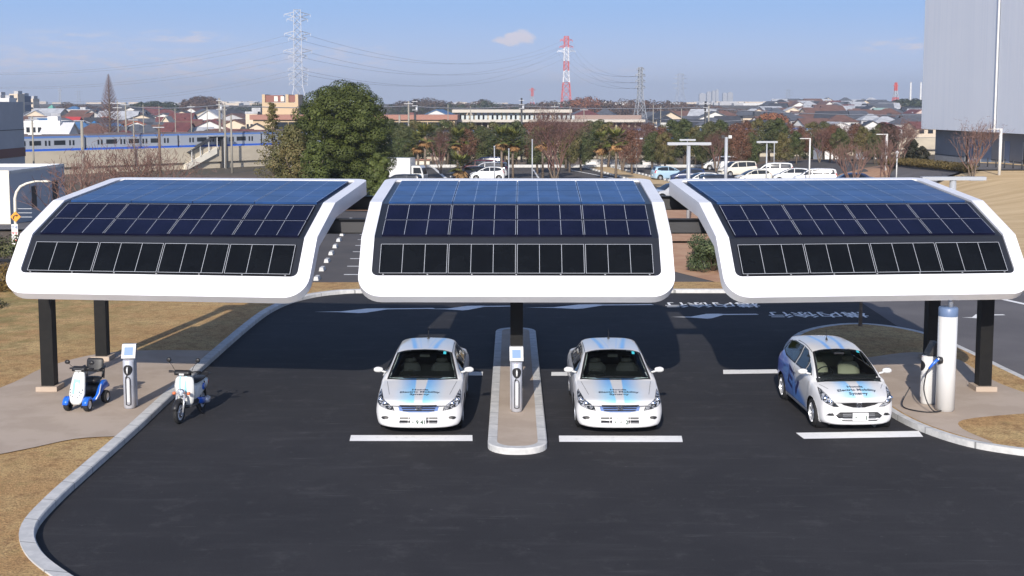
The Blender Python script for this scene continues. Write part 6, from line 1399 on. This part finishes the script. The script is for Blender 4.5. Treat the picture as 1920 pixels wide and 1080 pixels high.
# ---------------------------------------------------------------- pylons, poles, wires
M_PYL = mat('pylon_white', (.42, .44, .48), .5); M_PYR = mat('pylon_red', (.62, .08, .05), .55); M_PYG = mat('pylon_grey', (.30, .32, .35), .55)
def pylon(label, px, pyt, Y, wb, wt, waist, arms, mats, mr, bands=None, pyb=None, rz=.2, taper_h=.55):
    x, zt = at(px, pyt, Y); zb = T(x, Y) if pyb is None else az_(pyb, Y); H_ = zt - zb
    t = thing('lattice_pylon', label, 'pylon', (x, Y, zb), rz); mb = MB()
    prof = lambda u: wb + (waist - wb) * (u / taper_h) if u < taper_h else waist + (wt - waist) * (u - taper_h) / (1 - taper_h)
    hs = [0]; 
    while hs[-1] < H_ - .1: hs.append(min(H_, hs[-1] + max(prof(hs[-1] / H_) * 1.0, H_ * .022)))
    for a, b in zip(hs, hs[1:]):
        ra, rb = prof(a / H_) / 2, prof(b / H_) / 2
        if bands: mb.mat(bands((a + b) / 2 / H_))
        ca = [(-ra, -ra), (ra, -ra), (ra, ra), (-ra, ra)]; cb_ = [(-rb, -rb), (rb, -rb), (rb, rb), (-rb, rb)]
        for i in range(4):
            j = (i + 1) % 4; mb.tube([(*ca[i], a), (*cb_[i], b)], mr * 1.5, 4, cap=False); mb.tube([(*ca[i], a), (*cb_[j], b)], mr * .8, 3, cap=False); mb.tube([(*ca[j], a), (*cb_[i], b)], mr * .8, 3, cap=False); mb.tube([(*cb_[i], b), (*cb_[j], b)], mr * .8, 3, cap=False)
    mb.build('lattice_body', mats, t)
    for u, L in arms:
        mb = MB()
        if bands: mb.mat(bands(u))
        for s in (-1, 1):
            r = prof(u) / 2; e = (s * L, 0, u * H_); hh = H_ * .018
            for yy in (-r, r): mb.tube([(s * r, yy, u * H_ - hh), e], mr, 3); mb.tube([(s * r, yy, u * H_ + hh), e], mr, 3)
            for k in (.33, .66): mb.tube([(s * (r + (L - r) * k), 0, u * H_ - hh * (1 - k)), (s * (r + (L - r) * k), 0, u * H_ + hh * (1 - k))], mr, 3)
            mb.tube([e, (e[0], 0, e[2] - H_ * .022)], mr * 1.4, 4)
        mb.build('crossarm', mats, t)
    return Vector((x, Y, zb)), H_
P1, H1 = pylon('tallest pale lattice pylon, rising behind the beige tower block', 557, 18, 640, 13, 3.4, 4.2, [(.96, 6.5), (.92, 5.2), (.80, 6.5), (.76, 4.5), (.655, 7), (.61, 4.5), (.50, 5.0), (.455, 4.8), (.42, 4.5), (.38, 4.5)], [M_PYL], .12, rz=.15, taper_h=.36)
P2, H2 = pylon('red and white banded lattice pylon on the horizon', 1062, 68, 1150, 9.5, 3.8, 4.4, [(.95, 5.5), (.86, 6), (.80, 8)], [mat('pylon_bright_white', (.75, .75, .76), .5), M_PYR], .2, bands=lambda u: 1 if u > .84 or .53 < u < .68 or u < .32 else 0, pyb=205, rz=.1, taper_h=.5)
P3, H3 = pylon('grey lattice pylon standing behind the tree row right of centre', 1201, 126, 430, 5.6, 1.0, 1.5, [(.98, 1.3), (.90, 1.7), (.82, 1.7), (.74, 1.7)], [M_PYG], .085, rz=.3, taper_h=.62)
pylon('faint distant lattice pylon right of the grey one', 1276, 138, 3200, 30, 11, 13, [(.95, 14), (.85, 18), (.70, 20), (.55, 18)], [M_PYL], .4, pyb=199, taper_h=.4)
pylon('small red and white pylon left of the big red-white one', 998, 165, 2000, 7, 2.6, 3, [(.9, 5)], [M_PYL, M_PYR], .3, bands=lambda u: 1 if u > .6 or u < .2 else 0, pyb=200)
pylon('small red and white pylon on the wooded hill at the right', 1680, 155, 1250, 5, 1.6, 2.2, [(.85, 2.5)], [M_PYL, M_PYR], .25, bands=lambda u: 1 if u > .62 or u < .3 else 0, pyb=192)
pylon('very faint pylon on the right horizon above the far city', 1478, 168, 4200, 16, 8, 9, [(.95, 16), (.8, 18), (.65, 16)], [M_PYL], .3, pyb=200)
pylon('very faint pylon on the left horizon near the bare cone-shaped tree', 147, 170, 3800, 14, 6, 8, [(.95, 12), (.8, 12)], [M_PYL], .3, pyb=202)
pylon('faint slim mast pylon on the far left horizon', 112, 166, 2500, 6, 3, 3, [(.9, 4)], [M_PYL], .3, pyb=202)
for px, lab in ((1708, 'left one of the two white chimneys beside the clad building'), (1727, 'right one of the two white chimneys beside the clad building')):
    Y = 900; x, z = at(px, 155, Y); t = thing('chimney', lab, 'chimney', (x, Y, T(x, Y))); h = z - T(x, Y); mb = MB(); mb.lathe([(.75, 0), (.62, h)], 14); mb.build('stack', M_WHITEP, t); mb = MB(); mb.lathe([(.66, h), (.66, h + .5), (0, h + .5)], 14); mb.build('rim', M_GREYM, t)
M_WIRE = mat('wire', (.22, .23, .26), .6)
def wire(a, b, sag, r, label, group, n=18):
    a, b = Vector(a), Vector(b); mb = MB(); mb.tube([a.lerp(b, i / n) - Vector((0, 0, sag * 4 * (i / n) * (1 - i / n))) - a for i in range(n + 1)], r, 3, cap=False); o = mb.build('power_cable', M_WIRE, loc=tuple(a)); tag(o, label, 'cable', group)
def tip(P, H_, u, L, rz): return (P.x + L * math.cos(rz), P.y + L * math.sin(rz), P.z + H_ * (u - .022))
farL = [at(-120, y, 560) for y in (142, 162, 186)]
for i, u in enumerate((.80, .655, .50)):
    for s in (-1, 1):
        L = (6.5, 7, 5)[i] * s; a = tip(P1, H1, u, L, .15); xx, zz = at(-260, (126, 150, 176)[i] + 2 * s, 520)
        wire(a, (xx, 520, zz), 9, .055, 'power cable sagging left from the tallest pylon, ' + ('upper pair', 'middle pair', 'lower pair')[i], 'cables left of the tallest pylon')
        b = tip(P2, H2, (.95, .86, .80)[i] - .0, (5.5, 6, 8)[i] * s, .1); wire(a, b, 17, .07, 'power cable from the tallest pylon to the red-white pylon, ' + ('upper pair', 'middle pair', 'lower pair')[i], 'cables between two pylons', 26)
for i, u in enumerate((.90, .82, .74)):
    for s in (-1, 1): wire(tip(P2, H2, (.95, .86, .80)[i], (5.5, 6, 8)[i] * s, .1), tip(P3, H3, u, 1.7 * s, .3), 9, .05, 'thin cable from the red-white pylon down to the grey one, ' + ('upper pair', 'middle pair', 'lower pair')[i], 'cables between the right pylons', 22)
# utility poles
def pole(label, px, pyt, Y, r, arms=1, m=None, pyb=None, extra=False):
    m = m or mat('pole_concrete', (.27, .25, .21), .85); x, zt = at(px, pyt, Y); zb = T(x, Y) - .3; t = thing('utility_pole', label, 'pole', (x, Y, zb)); h = zt - zb
    mb = MB(); r = r * .55; mb.tube([(0, 0, 0), (0, 0, h)], [r, r * .75], 8); mb.build('shaft', m, t)
    for i in range(arms): mb = MB(); mb.box((0, -r, h - .5 - i * .9), (1.9 if not extra else 1.2, .12, .12)); mb.build('crossarm', M_GREYM, t)
    if extra: mb = MB(); mb.tube([(.35, 0, h - 1.6), (.35, 0, h - 2.7)], .3, 8); mb.build('transformer', M_GREYM, t)
    return Vector((x, Y, zt))
pole('thick concrete utility pole before the viaduct, with no arms, left of centre-left', 153, 227, 128, .36, 0)
pole('concrete utility pole beside the dark building at the left edge', 60, 218, 175, .27, 1)
pole('tall concrete mast above the train, right of the bare cone-shaped tree', 235, 192, 262, .33, 1); pole('thin second mast just right of the tall concrete mast', 220, 189, 255, .22, 2)
pole('concrete pole before the train, third of the left cluster', 250, 220, 245, .30, 1); pole('dark wooden pole behind the bare branches', 298, 233, 210, .5, 1, mat('old_wood', (.16, .11, .08), .9))
pole('tall mast at the stairway top with many fittings', 411, 184, 262, .5, 3, extra=True); pole('tall concrete pole right of the stairway', 421, 194, 255, .4, 1); pole('shorter concrete pole right of the stairway', 433, 216, 240, .42, 0)
pole('thick concrete pole right of the round evergreen', 766, 190, 262, .42, 1); pole('dark equipment mast beside the thick concrete pole', 778, 186, 270, .55, 3, M_DKGREY, extra=True); pole('pale concrete pole stump right of the round evergreen', 749, 216, 255, .5, 0)
pole('dark equipment mast left of the red-white pylon', 978, 184, 285, .5, 3, M_DKGREY, extra=True); pole('dark signal mast right of the middle lattice pylon', 1323, 190, 285, .6, 3, M_DKGREY, extra=True); pole('brown pole beside the dark signal mast', 1329, 198, 290, .5, 0)
for i, px in enumerate(list(range(268, 420, 30)) + [840, 882, 1013, 1040, 1069, 1095, 1225, 1239, 1278]):
    pole('slender railway pole, ' + ('left of the stairway' if px < 500 else 'by the deck structure' if px < 1110 else 'right of the middle pylon'), px, 196 + (i % 3) * 3, 300, .22, i % 2); 
for o in [o for o in bpy.data.objects if o.name.startswith('utility_pole') and 'slender railway' in o['label']]: o['group'] = 'slender railway poles'
for (pa, ya, pb, yb, Y, lab) in ((236, 200, 411, 197, 262, 'railway feeder cable above the train'), (411, 197, 766, 199, 262, 'railway feeder cable behind the round evergreen'), (766, 199, 978, 199, 275, 'railway feeder cable above the salmon fascia'), (978, 199, 1323, 201, 285, 'railway feeder cable across the brown wood'), (1323, 203, 1745, 216, 290, 'railway feeder cable sloping down to the right'), (1225, 222, 1390, 226, 290, 'lower railway cable right of the middle lattice pylon')):
    a = at(pa, ya, Y); b = at(pb, yb, Y); wire((a[0], Y, a[1]), (b[0], Y, b[1]), .5, .11, lab, 'railway feeder cables', 10)
# ---------------------------------------------------------------- lamps of the car park
def tlamp(label, px, pyt, Y, Lb=2.5, r=.075, dz=0):
    x, zt = at(px, pyt, Y); zb = T(x, Y) + dz; t = thing('street_lamp', label, 'lamp', (x, Y, zb)); h = zt - zb
    mb = MB(); mb.tube([(0, 0, -.2), (0, 0, h)], [r * 1.15, r], 12); mb.build('pole', M_GALV, t); mb = MB(); mb.box((0, 0, h + .08), (Lb, .34, .15)); ar = mb.build('lamp_arm', M_GALV, t)
    for s in (-1, 1): mb = MB(); mb.box((s * Lb * .36, 0, h - .005), (Lb * .2, .26, .03)); mb.build('diffuser', M_WHITEP, ar)
    return t
tlamp('largest double-armed street lamp behind the gap right of the middle canopy', 1292, 272, 72, 2.5, .09)
tlamp('double-armed lamp half hidden just behind the largest one', 1289, 264, 118, 1.5, .05); tlamp('slim double-armed lamp by the planted strip', 1194, 261, 150, 1.35, .05)
tlamp('double-armed lamp before the white minivan', 1438, 268, 106, 1.75, .06); tlamp('massive double-armed lamp before the dry hill, right end', 1787, 338, 54, 2.75, .14)
def alamp(label, px, pyt, Y, L, r=.06, s=-1):
    x, zt = at(px, pyt, Y); zb = T(x, Y); t = thing('street_lamp', label, 'lamp', (x, Y, zb)); h = zt - zb
    mb = MB(); mb.tube([(0, 0, -.2), (0, 0, h)], r, 10); mb.build('pole', M_WHITEP, t); mb = MB(); mb.box((s * L / 2, 0, h - .04), (L, .22, .07)); mb.build('lamp_head', M_WHITEP, t)
alamp('angled street lamp right of the white minivans', 1519, 259, 122, 1.0, .075); alamp('tall white lamp by the bank, left of the dense leafless tree', 1663, 251, 118, 1.0, .11); alamp('white lamp on the dry hill before the clad building', 1877, 241, 100, 1.1, .12)
for px, pyt, Y, lab in ((927, 276, 125, 'thin silver post left of the middle palms'), (954, 281, 122, 'thin silver post between the middle palms'), (998, 264, 120, 'thin silver post left of the purple vase-shaped tree'), (1452, 268, 150, 'thin post behind the white minivan')):
    x, z = at(px, pyt, Y); t = thing('lamp_post', lab, 'post', (x, Y, T(x, Y))); h = z - T(x, Y); mb = MB(); mb.tube([(0, 0, -.2), (0, 0, h)], .055, 8); mb.build('pole', M_GALV, t); mb = MB(); mb.lathe([(0, h), (.09, h), (.09, h + .12), (0, h + .14)], 8); mb.build('cap', M_GALV, t)
x, z = at(1362, 257, 100); t = thing('floodlight_mast', 'silver mast with floodlights on top, right of the largest lamp', 'floodlight', (x, 100, T(x, 100))); h = z - T(x, 100); mb = MB(); mb.tube([(0, 0, -.2), (0, 0, h)], .13, 10); mb.build('pole', M_GALV, t)
for s in (-1, 1): mb = MB(); mb.box((s * .28, -.05, h + .02), (.26, .2, .24)); mb.build('floodlight', M_WHITEP if s > 0 else M_DKGREY, t)
x, z = at(1801, 288, 112)
for px, lab in ((1800, 'globe lamp at the foot of the dense leafless tree'),):
    x, z = at(1682 , 290, 110); t = thing('globe_lamp', lab, 'lamp', (x, 110, T(x, 110))); h = z - T(x, 110); mb = MB(); mb.tube([(0, 0, -.1), (0, 0, h)], .06, 8); mb.build('pole', M_WHITEP, t); mb = MB(); mb.lathe([(.001, h - .02), (.14, h + .06), (.17, h + .18), (.12, h + .30), (.001, h + .34)], 12); mb.build('globe', M_WHITEP, t)
# street lamp with signs at the left
Y = 72; x, z = at(28, 400, Y); zb = T(x, Y); t = thing('street_lamp', 'cream curved street lamp with an orange diamond sign at the left edge', 'lamp', (x, Y, zb))
P = [(0, 0, -.2)] + [(at(a, b, Y)[0] - x, 0, at(a, b, Y)[1] - zb) for a, b in ((28, 372), (31, 360), (38, 350), (50, 344), (66, 340), (76, 340))]
mb = MB(); mb.tube(P, [.11, .09, .085, .08, .07, .06, .05], 8); mb.build('pole', M_CREAM, t); e = Vector(P[-1]); mb = MB(); mb.loft([[(e.x + a, .12 * k * math.cos(q), e.z + .07 * k * math.sin(q)) for q in [2 * math.pi * i / 8 for i in range(8)]] for a, k in ((0, .5), (.1, 1), (.45, 1), (.62, .3))]); mb.build('lamp_head', M_CREAM, t)
sx, sz = at(31, 406, Y); mb = MB(); r = .31; mb.add([(sx - x + a * r, -.16 + yy, sz - zb + b * r) for yy in (0, .03) for a, b in ((0, -1), (1, 0), (0, 1), (-1, 0))], [(0, 1, 2, 3), (7, 6, 5, 4), (0, 4, 5, 1), (1, 5, 6, 2), (2, 6, 7, 3), (3, 7, 4, 0)]); sg = mb.build('warning_sign', mat('sign_orange', (.80, .33, .03), .5), t)
mb = MB(); q = [(-.12, -.12), (-.10, .02), (.0, .09), (.08, .08)]; mb.tube([(sx - x + a, -.175, sz - zb + b) for a, b in q], .03, 4); mb.add([(sx - x + a, -.18, sz - zb + b) for a, b in ((.06, .0), (.16, .07), (.08, .17))], [(0, 1, 2)]); mb.build('arrow_symbol', M_BLACKP, sg)
sx, sz = at(30, 439, Y); mb = MB(); mb.box((sx - x, -.15, sz - zb), (.36, .04, 1.18)); bd = mb.build('sign_board', M_PLATE, t)
for k, (zz, m_, n_) in enumerate(((.40, M_SLATE, 2), (.08, M_RED, 3), (-.38, M_RED, 1))):
    V2, F2 = text_tris('交通' if k == 0 else '安全' if k == 1 else '注意', .17, bold=.004); mb = MB(); mb.add([(sx - x + u, -.173, sz - zb + zz + v) for u, v in V2], F2); mb.build('sign_lettering', m_, bd)
# guard fence along the left street
for lab, Y, pa, pb, h_ in (('long pale guard fence along the far side of the left street', 112, -20, 115, 1.2), ('grey guard fence along the near side of the left street', 90, -30, 60, 1.1)):
    xa, xb = ax(pa, Y, 400), ax(pb, Y, 400); t = thing('guard_fence', lab, 'fence', (xa, Y, T(xa, Y))); n_ = int((xb - xa) / 2) + 1
    for k in (.5, .8, 1.1): mb = MB(); mb.tube([((xb - xa) * i / 10, 0, T(xa + (xb - xa) * i / 10, Y) - T(xa, Y) + k) for i in range(11)], .035, 4); mb.build('rail', M_GALV, t)
    for i in range(n_): xx = i * 2; mb = MB(); mb.tube([(xx, 0, T(xa + xx, Y) - T(xa, Y) - .2), (xx, 0, T(xa + xx, Y) - T(xa, Y) + h_)], .05, 4); mb.build('post', M_GALV, t)
# ---------------------------------------------------------------- parked cars in the distance
COLS = dict(white=(.78, .78, .77), silver=(.42, .43, .45), black=(.015, .015, .02), navy=(.02, .035, .10), blue=(.03, .14, .42), lightblue=(.35, .50, .62), maroon=(.10, .015, .02), cream=(.72, .69, .60))
protoc = {}
def pcar(K, kn, col, px, pyb, Y, rz, label, s=1):
    x = ax(px, Y, pyb); z = T(x, Y) + .03; key = (kn, col)
    if key not in protoc: o = protoc[key] = car(K, label, (0, 0, 0), 0, mk_paint('paint_' + col, COLS[col]), hi=False, group='cars in the far car park')
    else: o = dup(protoc[key], label=label)
    o.location = (x, Y, z); o.rotation_euler.z = R(rz); o.scale = (s,) * 3
pcar(HATCH, 'hatch', 'blue', 712, 350, 98, 195, 'blue hatchback glimpsed between the left and middle canopies')
pcar(SEDAN, 'sedan', 'white', 742, 340, 108, 160, 'white sedan behind the top left corner of the middle canopy', 1)
pcar(HATCH, 'hatch', 'silver', 742, 333, 116, 165, 'silver hatchback in front of the white box truck'); pcar(VAN, 'van', 'black', 752, 330, 122, 170, 'dark minivan in front of the white box truck', .9)
pcar(SEDAN, 'sedan', 'maroon', 690, 350, 104, 190, 'maroon sedan behind the right corner of the left canopy')
pcar(VAN, 'van', 'navy', 912, 316, 158, 175, 'navy minivan between the palms, rearmost'); pcar(VAN, 'van', 'maroon', 898, 318, 150, 170, 'maroon minivan between the palms'); pcar(VAN, 'van', 'silver', 916, 325, 144, 172, 'silver minivan behind the white hatchback'); pcar(HATCH, 'hatch', 'white', 914, 334, 138, 180, 'white hatchback before the silver minivan'); pcar(SEDAN, 'sedan', 'black', 884, 336, 140, 200, 'black sedan left of the white hatchback')
pcar(HATCH, 'hatch', 'lightblue', 1253, 328, 139, 15, 'pale blue hatchback left of the largest street lamp'); pcar(HATCH, 'hatch', 'navy', 1290, 331, 134, 175, 'navy hatchback behind the largest street lamp')
pcar(SEDAN, 'sedan', 'silver', 1262, 350, 100, 200, 'silver sedan in the gap right of the middle canopy', 1.0); pcar(HATCH, 'hatch', 'white', 1312, 335, 126, 195, 'white hatchback right of the largest street lamp'); pcar(VAN, 'van', 'black', 1356, 335, 118, 5, 'black minivan behind the floodlight mast')
pcar(VAN, 'van', 'white', 1350, 318, 160, 178, 'white van at the back, behind the floodlight mast', 1.0); pcar(VAN, 'van', 'cream', 1382, 328, 146, 200, 'cream minivan right of the floodlight mast'); pcar(HATCH, 'hatch', 'cream', 1412, 334, 132, 190, 'cream hatchback half hidden left of the white minivan')
pcar(VAN, 'van', 'white', 1448, 333, 142, 172, 'white minivan right behind the second double-armed lamp', 1.0); pcar(HATCH, 'hatch', 'white', 1484, 336, 133, 170, 'low white hatchback between two white minivans', 1.05); pcar(VAN, 'van', 'white', 1528, 338, 127, 168, 'long white minivan at the right end of the white trio', .95)
pcar(SEDAN, 'sedan', 'navy', 1592, 345, 117, 175, 'navy sedan roof just above the top edge of the right canopy')
# box truck
Y = 132; x = ax(757, Y, 320); t = thing('box_truck', 'white box truck beside the round evergreen', 'truck', (x, Y, T(x, Y) + .03), R(-12))
mb = MB(); mb.prism([(-2.0, -.95), (1.0, -.95), (1.0, .95), (-2.0, .95)], .75, 2.75); mb.build('cargo_box', M_WHITEP, t)
mb = MB(); mb.loft([[(x_, y_, z_) for x_, z_ in ((1.1, .35), (2.35, .35), (2.40, .95), (2.15, 1.75), (1.95, 1.95), (1.1, 1.95))] for y_ in (-.85, .85)], smooth=False); cb = mb.build('cab', M_WHITEP, t)
for s in (-1, 1): mb = MB(); mb.add([(x_, s * .86, z_) for x_, z_ in ((1.3, 1.15), (2.2, 1.15), (2.05, 1.75), (1.3, 1.75))], [(0, 1, 2, 3)]); mb.build('side_window', M_GLASSD, cb)
mb = MB(); mb.add([(2.375, -.75, 1.05), (2.375, .75, 1.05), (2.185, .75, 1.72), (2.185, -.75, 1.72)], [(0, 1, 2, 3)]); mb.build('windscreen', M_GLASSD, cb)
mb = MB(); mb.box((.2, 0, .55), (4.0, .8, .3)); mb.build('chassis', M_DKGREY, t)
for xx in (-1.2, 1.7):
    for s in (-1, 1): wheel(t, xx, s * .78, .36, 14, 5, None, .22)
# low walls, kiosk and sheds behind the far car park
for px0, px1, py0, py1, Y, m_, lab, nm in ((780, 806, 300, 318, 171, M_CREAM, 'small pale kiosk with an awning between the palms', 'kiosk'), (1098, 1160, 301, 313, 171, M_WALLW, 'low white slatted wall behind the right palms', 'low_wall'), (1205, 1232, 303, 313, 171, M_WALLW, 'short white wall left of the pale blue hatchback', 'low_wall'), (836, 850, 290, 316, 173, M_ORANGE, 'narrow beige hut right of the kiosk', 'hut')):
    xa, xb = ax(px0, Y, 305), ax(px1, Y, 305); za, zb2 = az_(py1, Y), az_(py0, Y); t = thing(nm, lab, nm.replace('_', ' '), ((xa + xb) / 2, Y, za)); mb = MB(); mb.box((0, 0, (zb2 - za) / 2 - .2), (xb - xa, 1.2 if 'wall' not in nm else .2, zb2 - za + .4)); mb.build('wall', m_, t); mb = MB(); mb.box((0, -.1, zb2 - za + .06), (xb - xa + .2, 1.5 if 'wall' not in nm else .3, .12)); mb.build('coping', M_WHITEP if 'wall' in nm else M_SALMON, t)
wallk = gp(740, 315, -1.45)
mb = MB(); mb.box((0, 0, 0), (75, .3, .5)); o = mb.build('kerb', M_KERB, kind='structure'); o.location = (8, 167.2, -1.4)
# labels that still coincide get their place in the picture
ORD = ('', 'second ', 'third ', 'fourth ', 'fifth ', 'sixth ', 'seventh ', 'eighth ', 'ninth ', 'tenth ', 'eleventh ', 'twelfth ', 'thirteenth ', 'fourteenth ', 'fifteenth ', 'sixteenth ', 'seventeenth ', 'eighteenth ', 'nineteenth ', 'twentieth ', 'twenty-first ', 'twenty-second ', 'twenty-third ', 'twenty-fourth ')
same = {}
for o in list(bpy.data.objects):
    if o.parent is None and o.get('label') and o.get('kind') is None: same.setdefault(o['label'], []).append(o)
for l, os_ in same.items():
    if len(l.replace('-', ' ').split()) > 15 and ' house,' in l: l = l.replace('gabled ', '').replace('ridged ', '').replace('hipped ', '')
    if len(os_) == 1: os_[0]['label'] = l
    if len(os_) > 1:
        near = 'wheel stop' in l
        os_.sort(key=lambda o: o.location.y if near else o.location.x / max(1, o.location.y))
        for i, o in enumerate(os_):
            if 'cable' in l: o['label'] = ('nearer ' if i == 0 else 'farther ') + l
            elif near: o['label'] = (ORD[i] + 'nearest ' if i else 'nearest ') + l
            else: o['label'] = (ORD[i] + 'from left, ' if i else 'leftmost ') + l
# ---------------------------------------------------------------- haze
hm = bpy.data.materials.new('haze'); hm.use_nodes = True; nt = hm.node_tree; nt.nodes.remove(nt.nodes['Principled BSDF']); v = nt.nodes.new('ShaderNodeVolumePrincipled')
v.inputs['Color'].default_value = (.78, .88, 1, 1); v.inputs['Density'].default_value = .00028; v.inputs['Anisotropy'].default_value = .2
nt.links.new(v.outputs[0], nt.nodes['Material Output'].inputs['Volume'])
mb = MB(); mb.box((0, 2280, 35), (6200, 4800, 92)); o = mb.build('haze', hm, kind='stuff'); tag(o, 'thin pale blue haze over the whole place', 'haze')
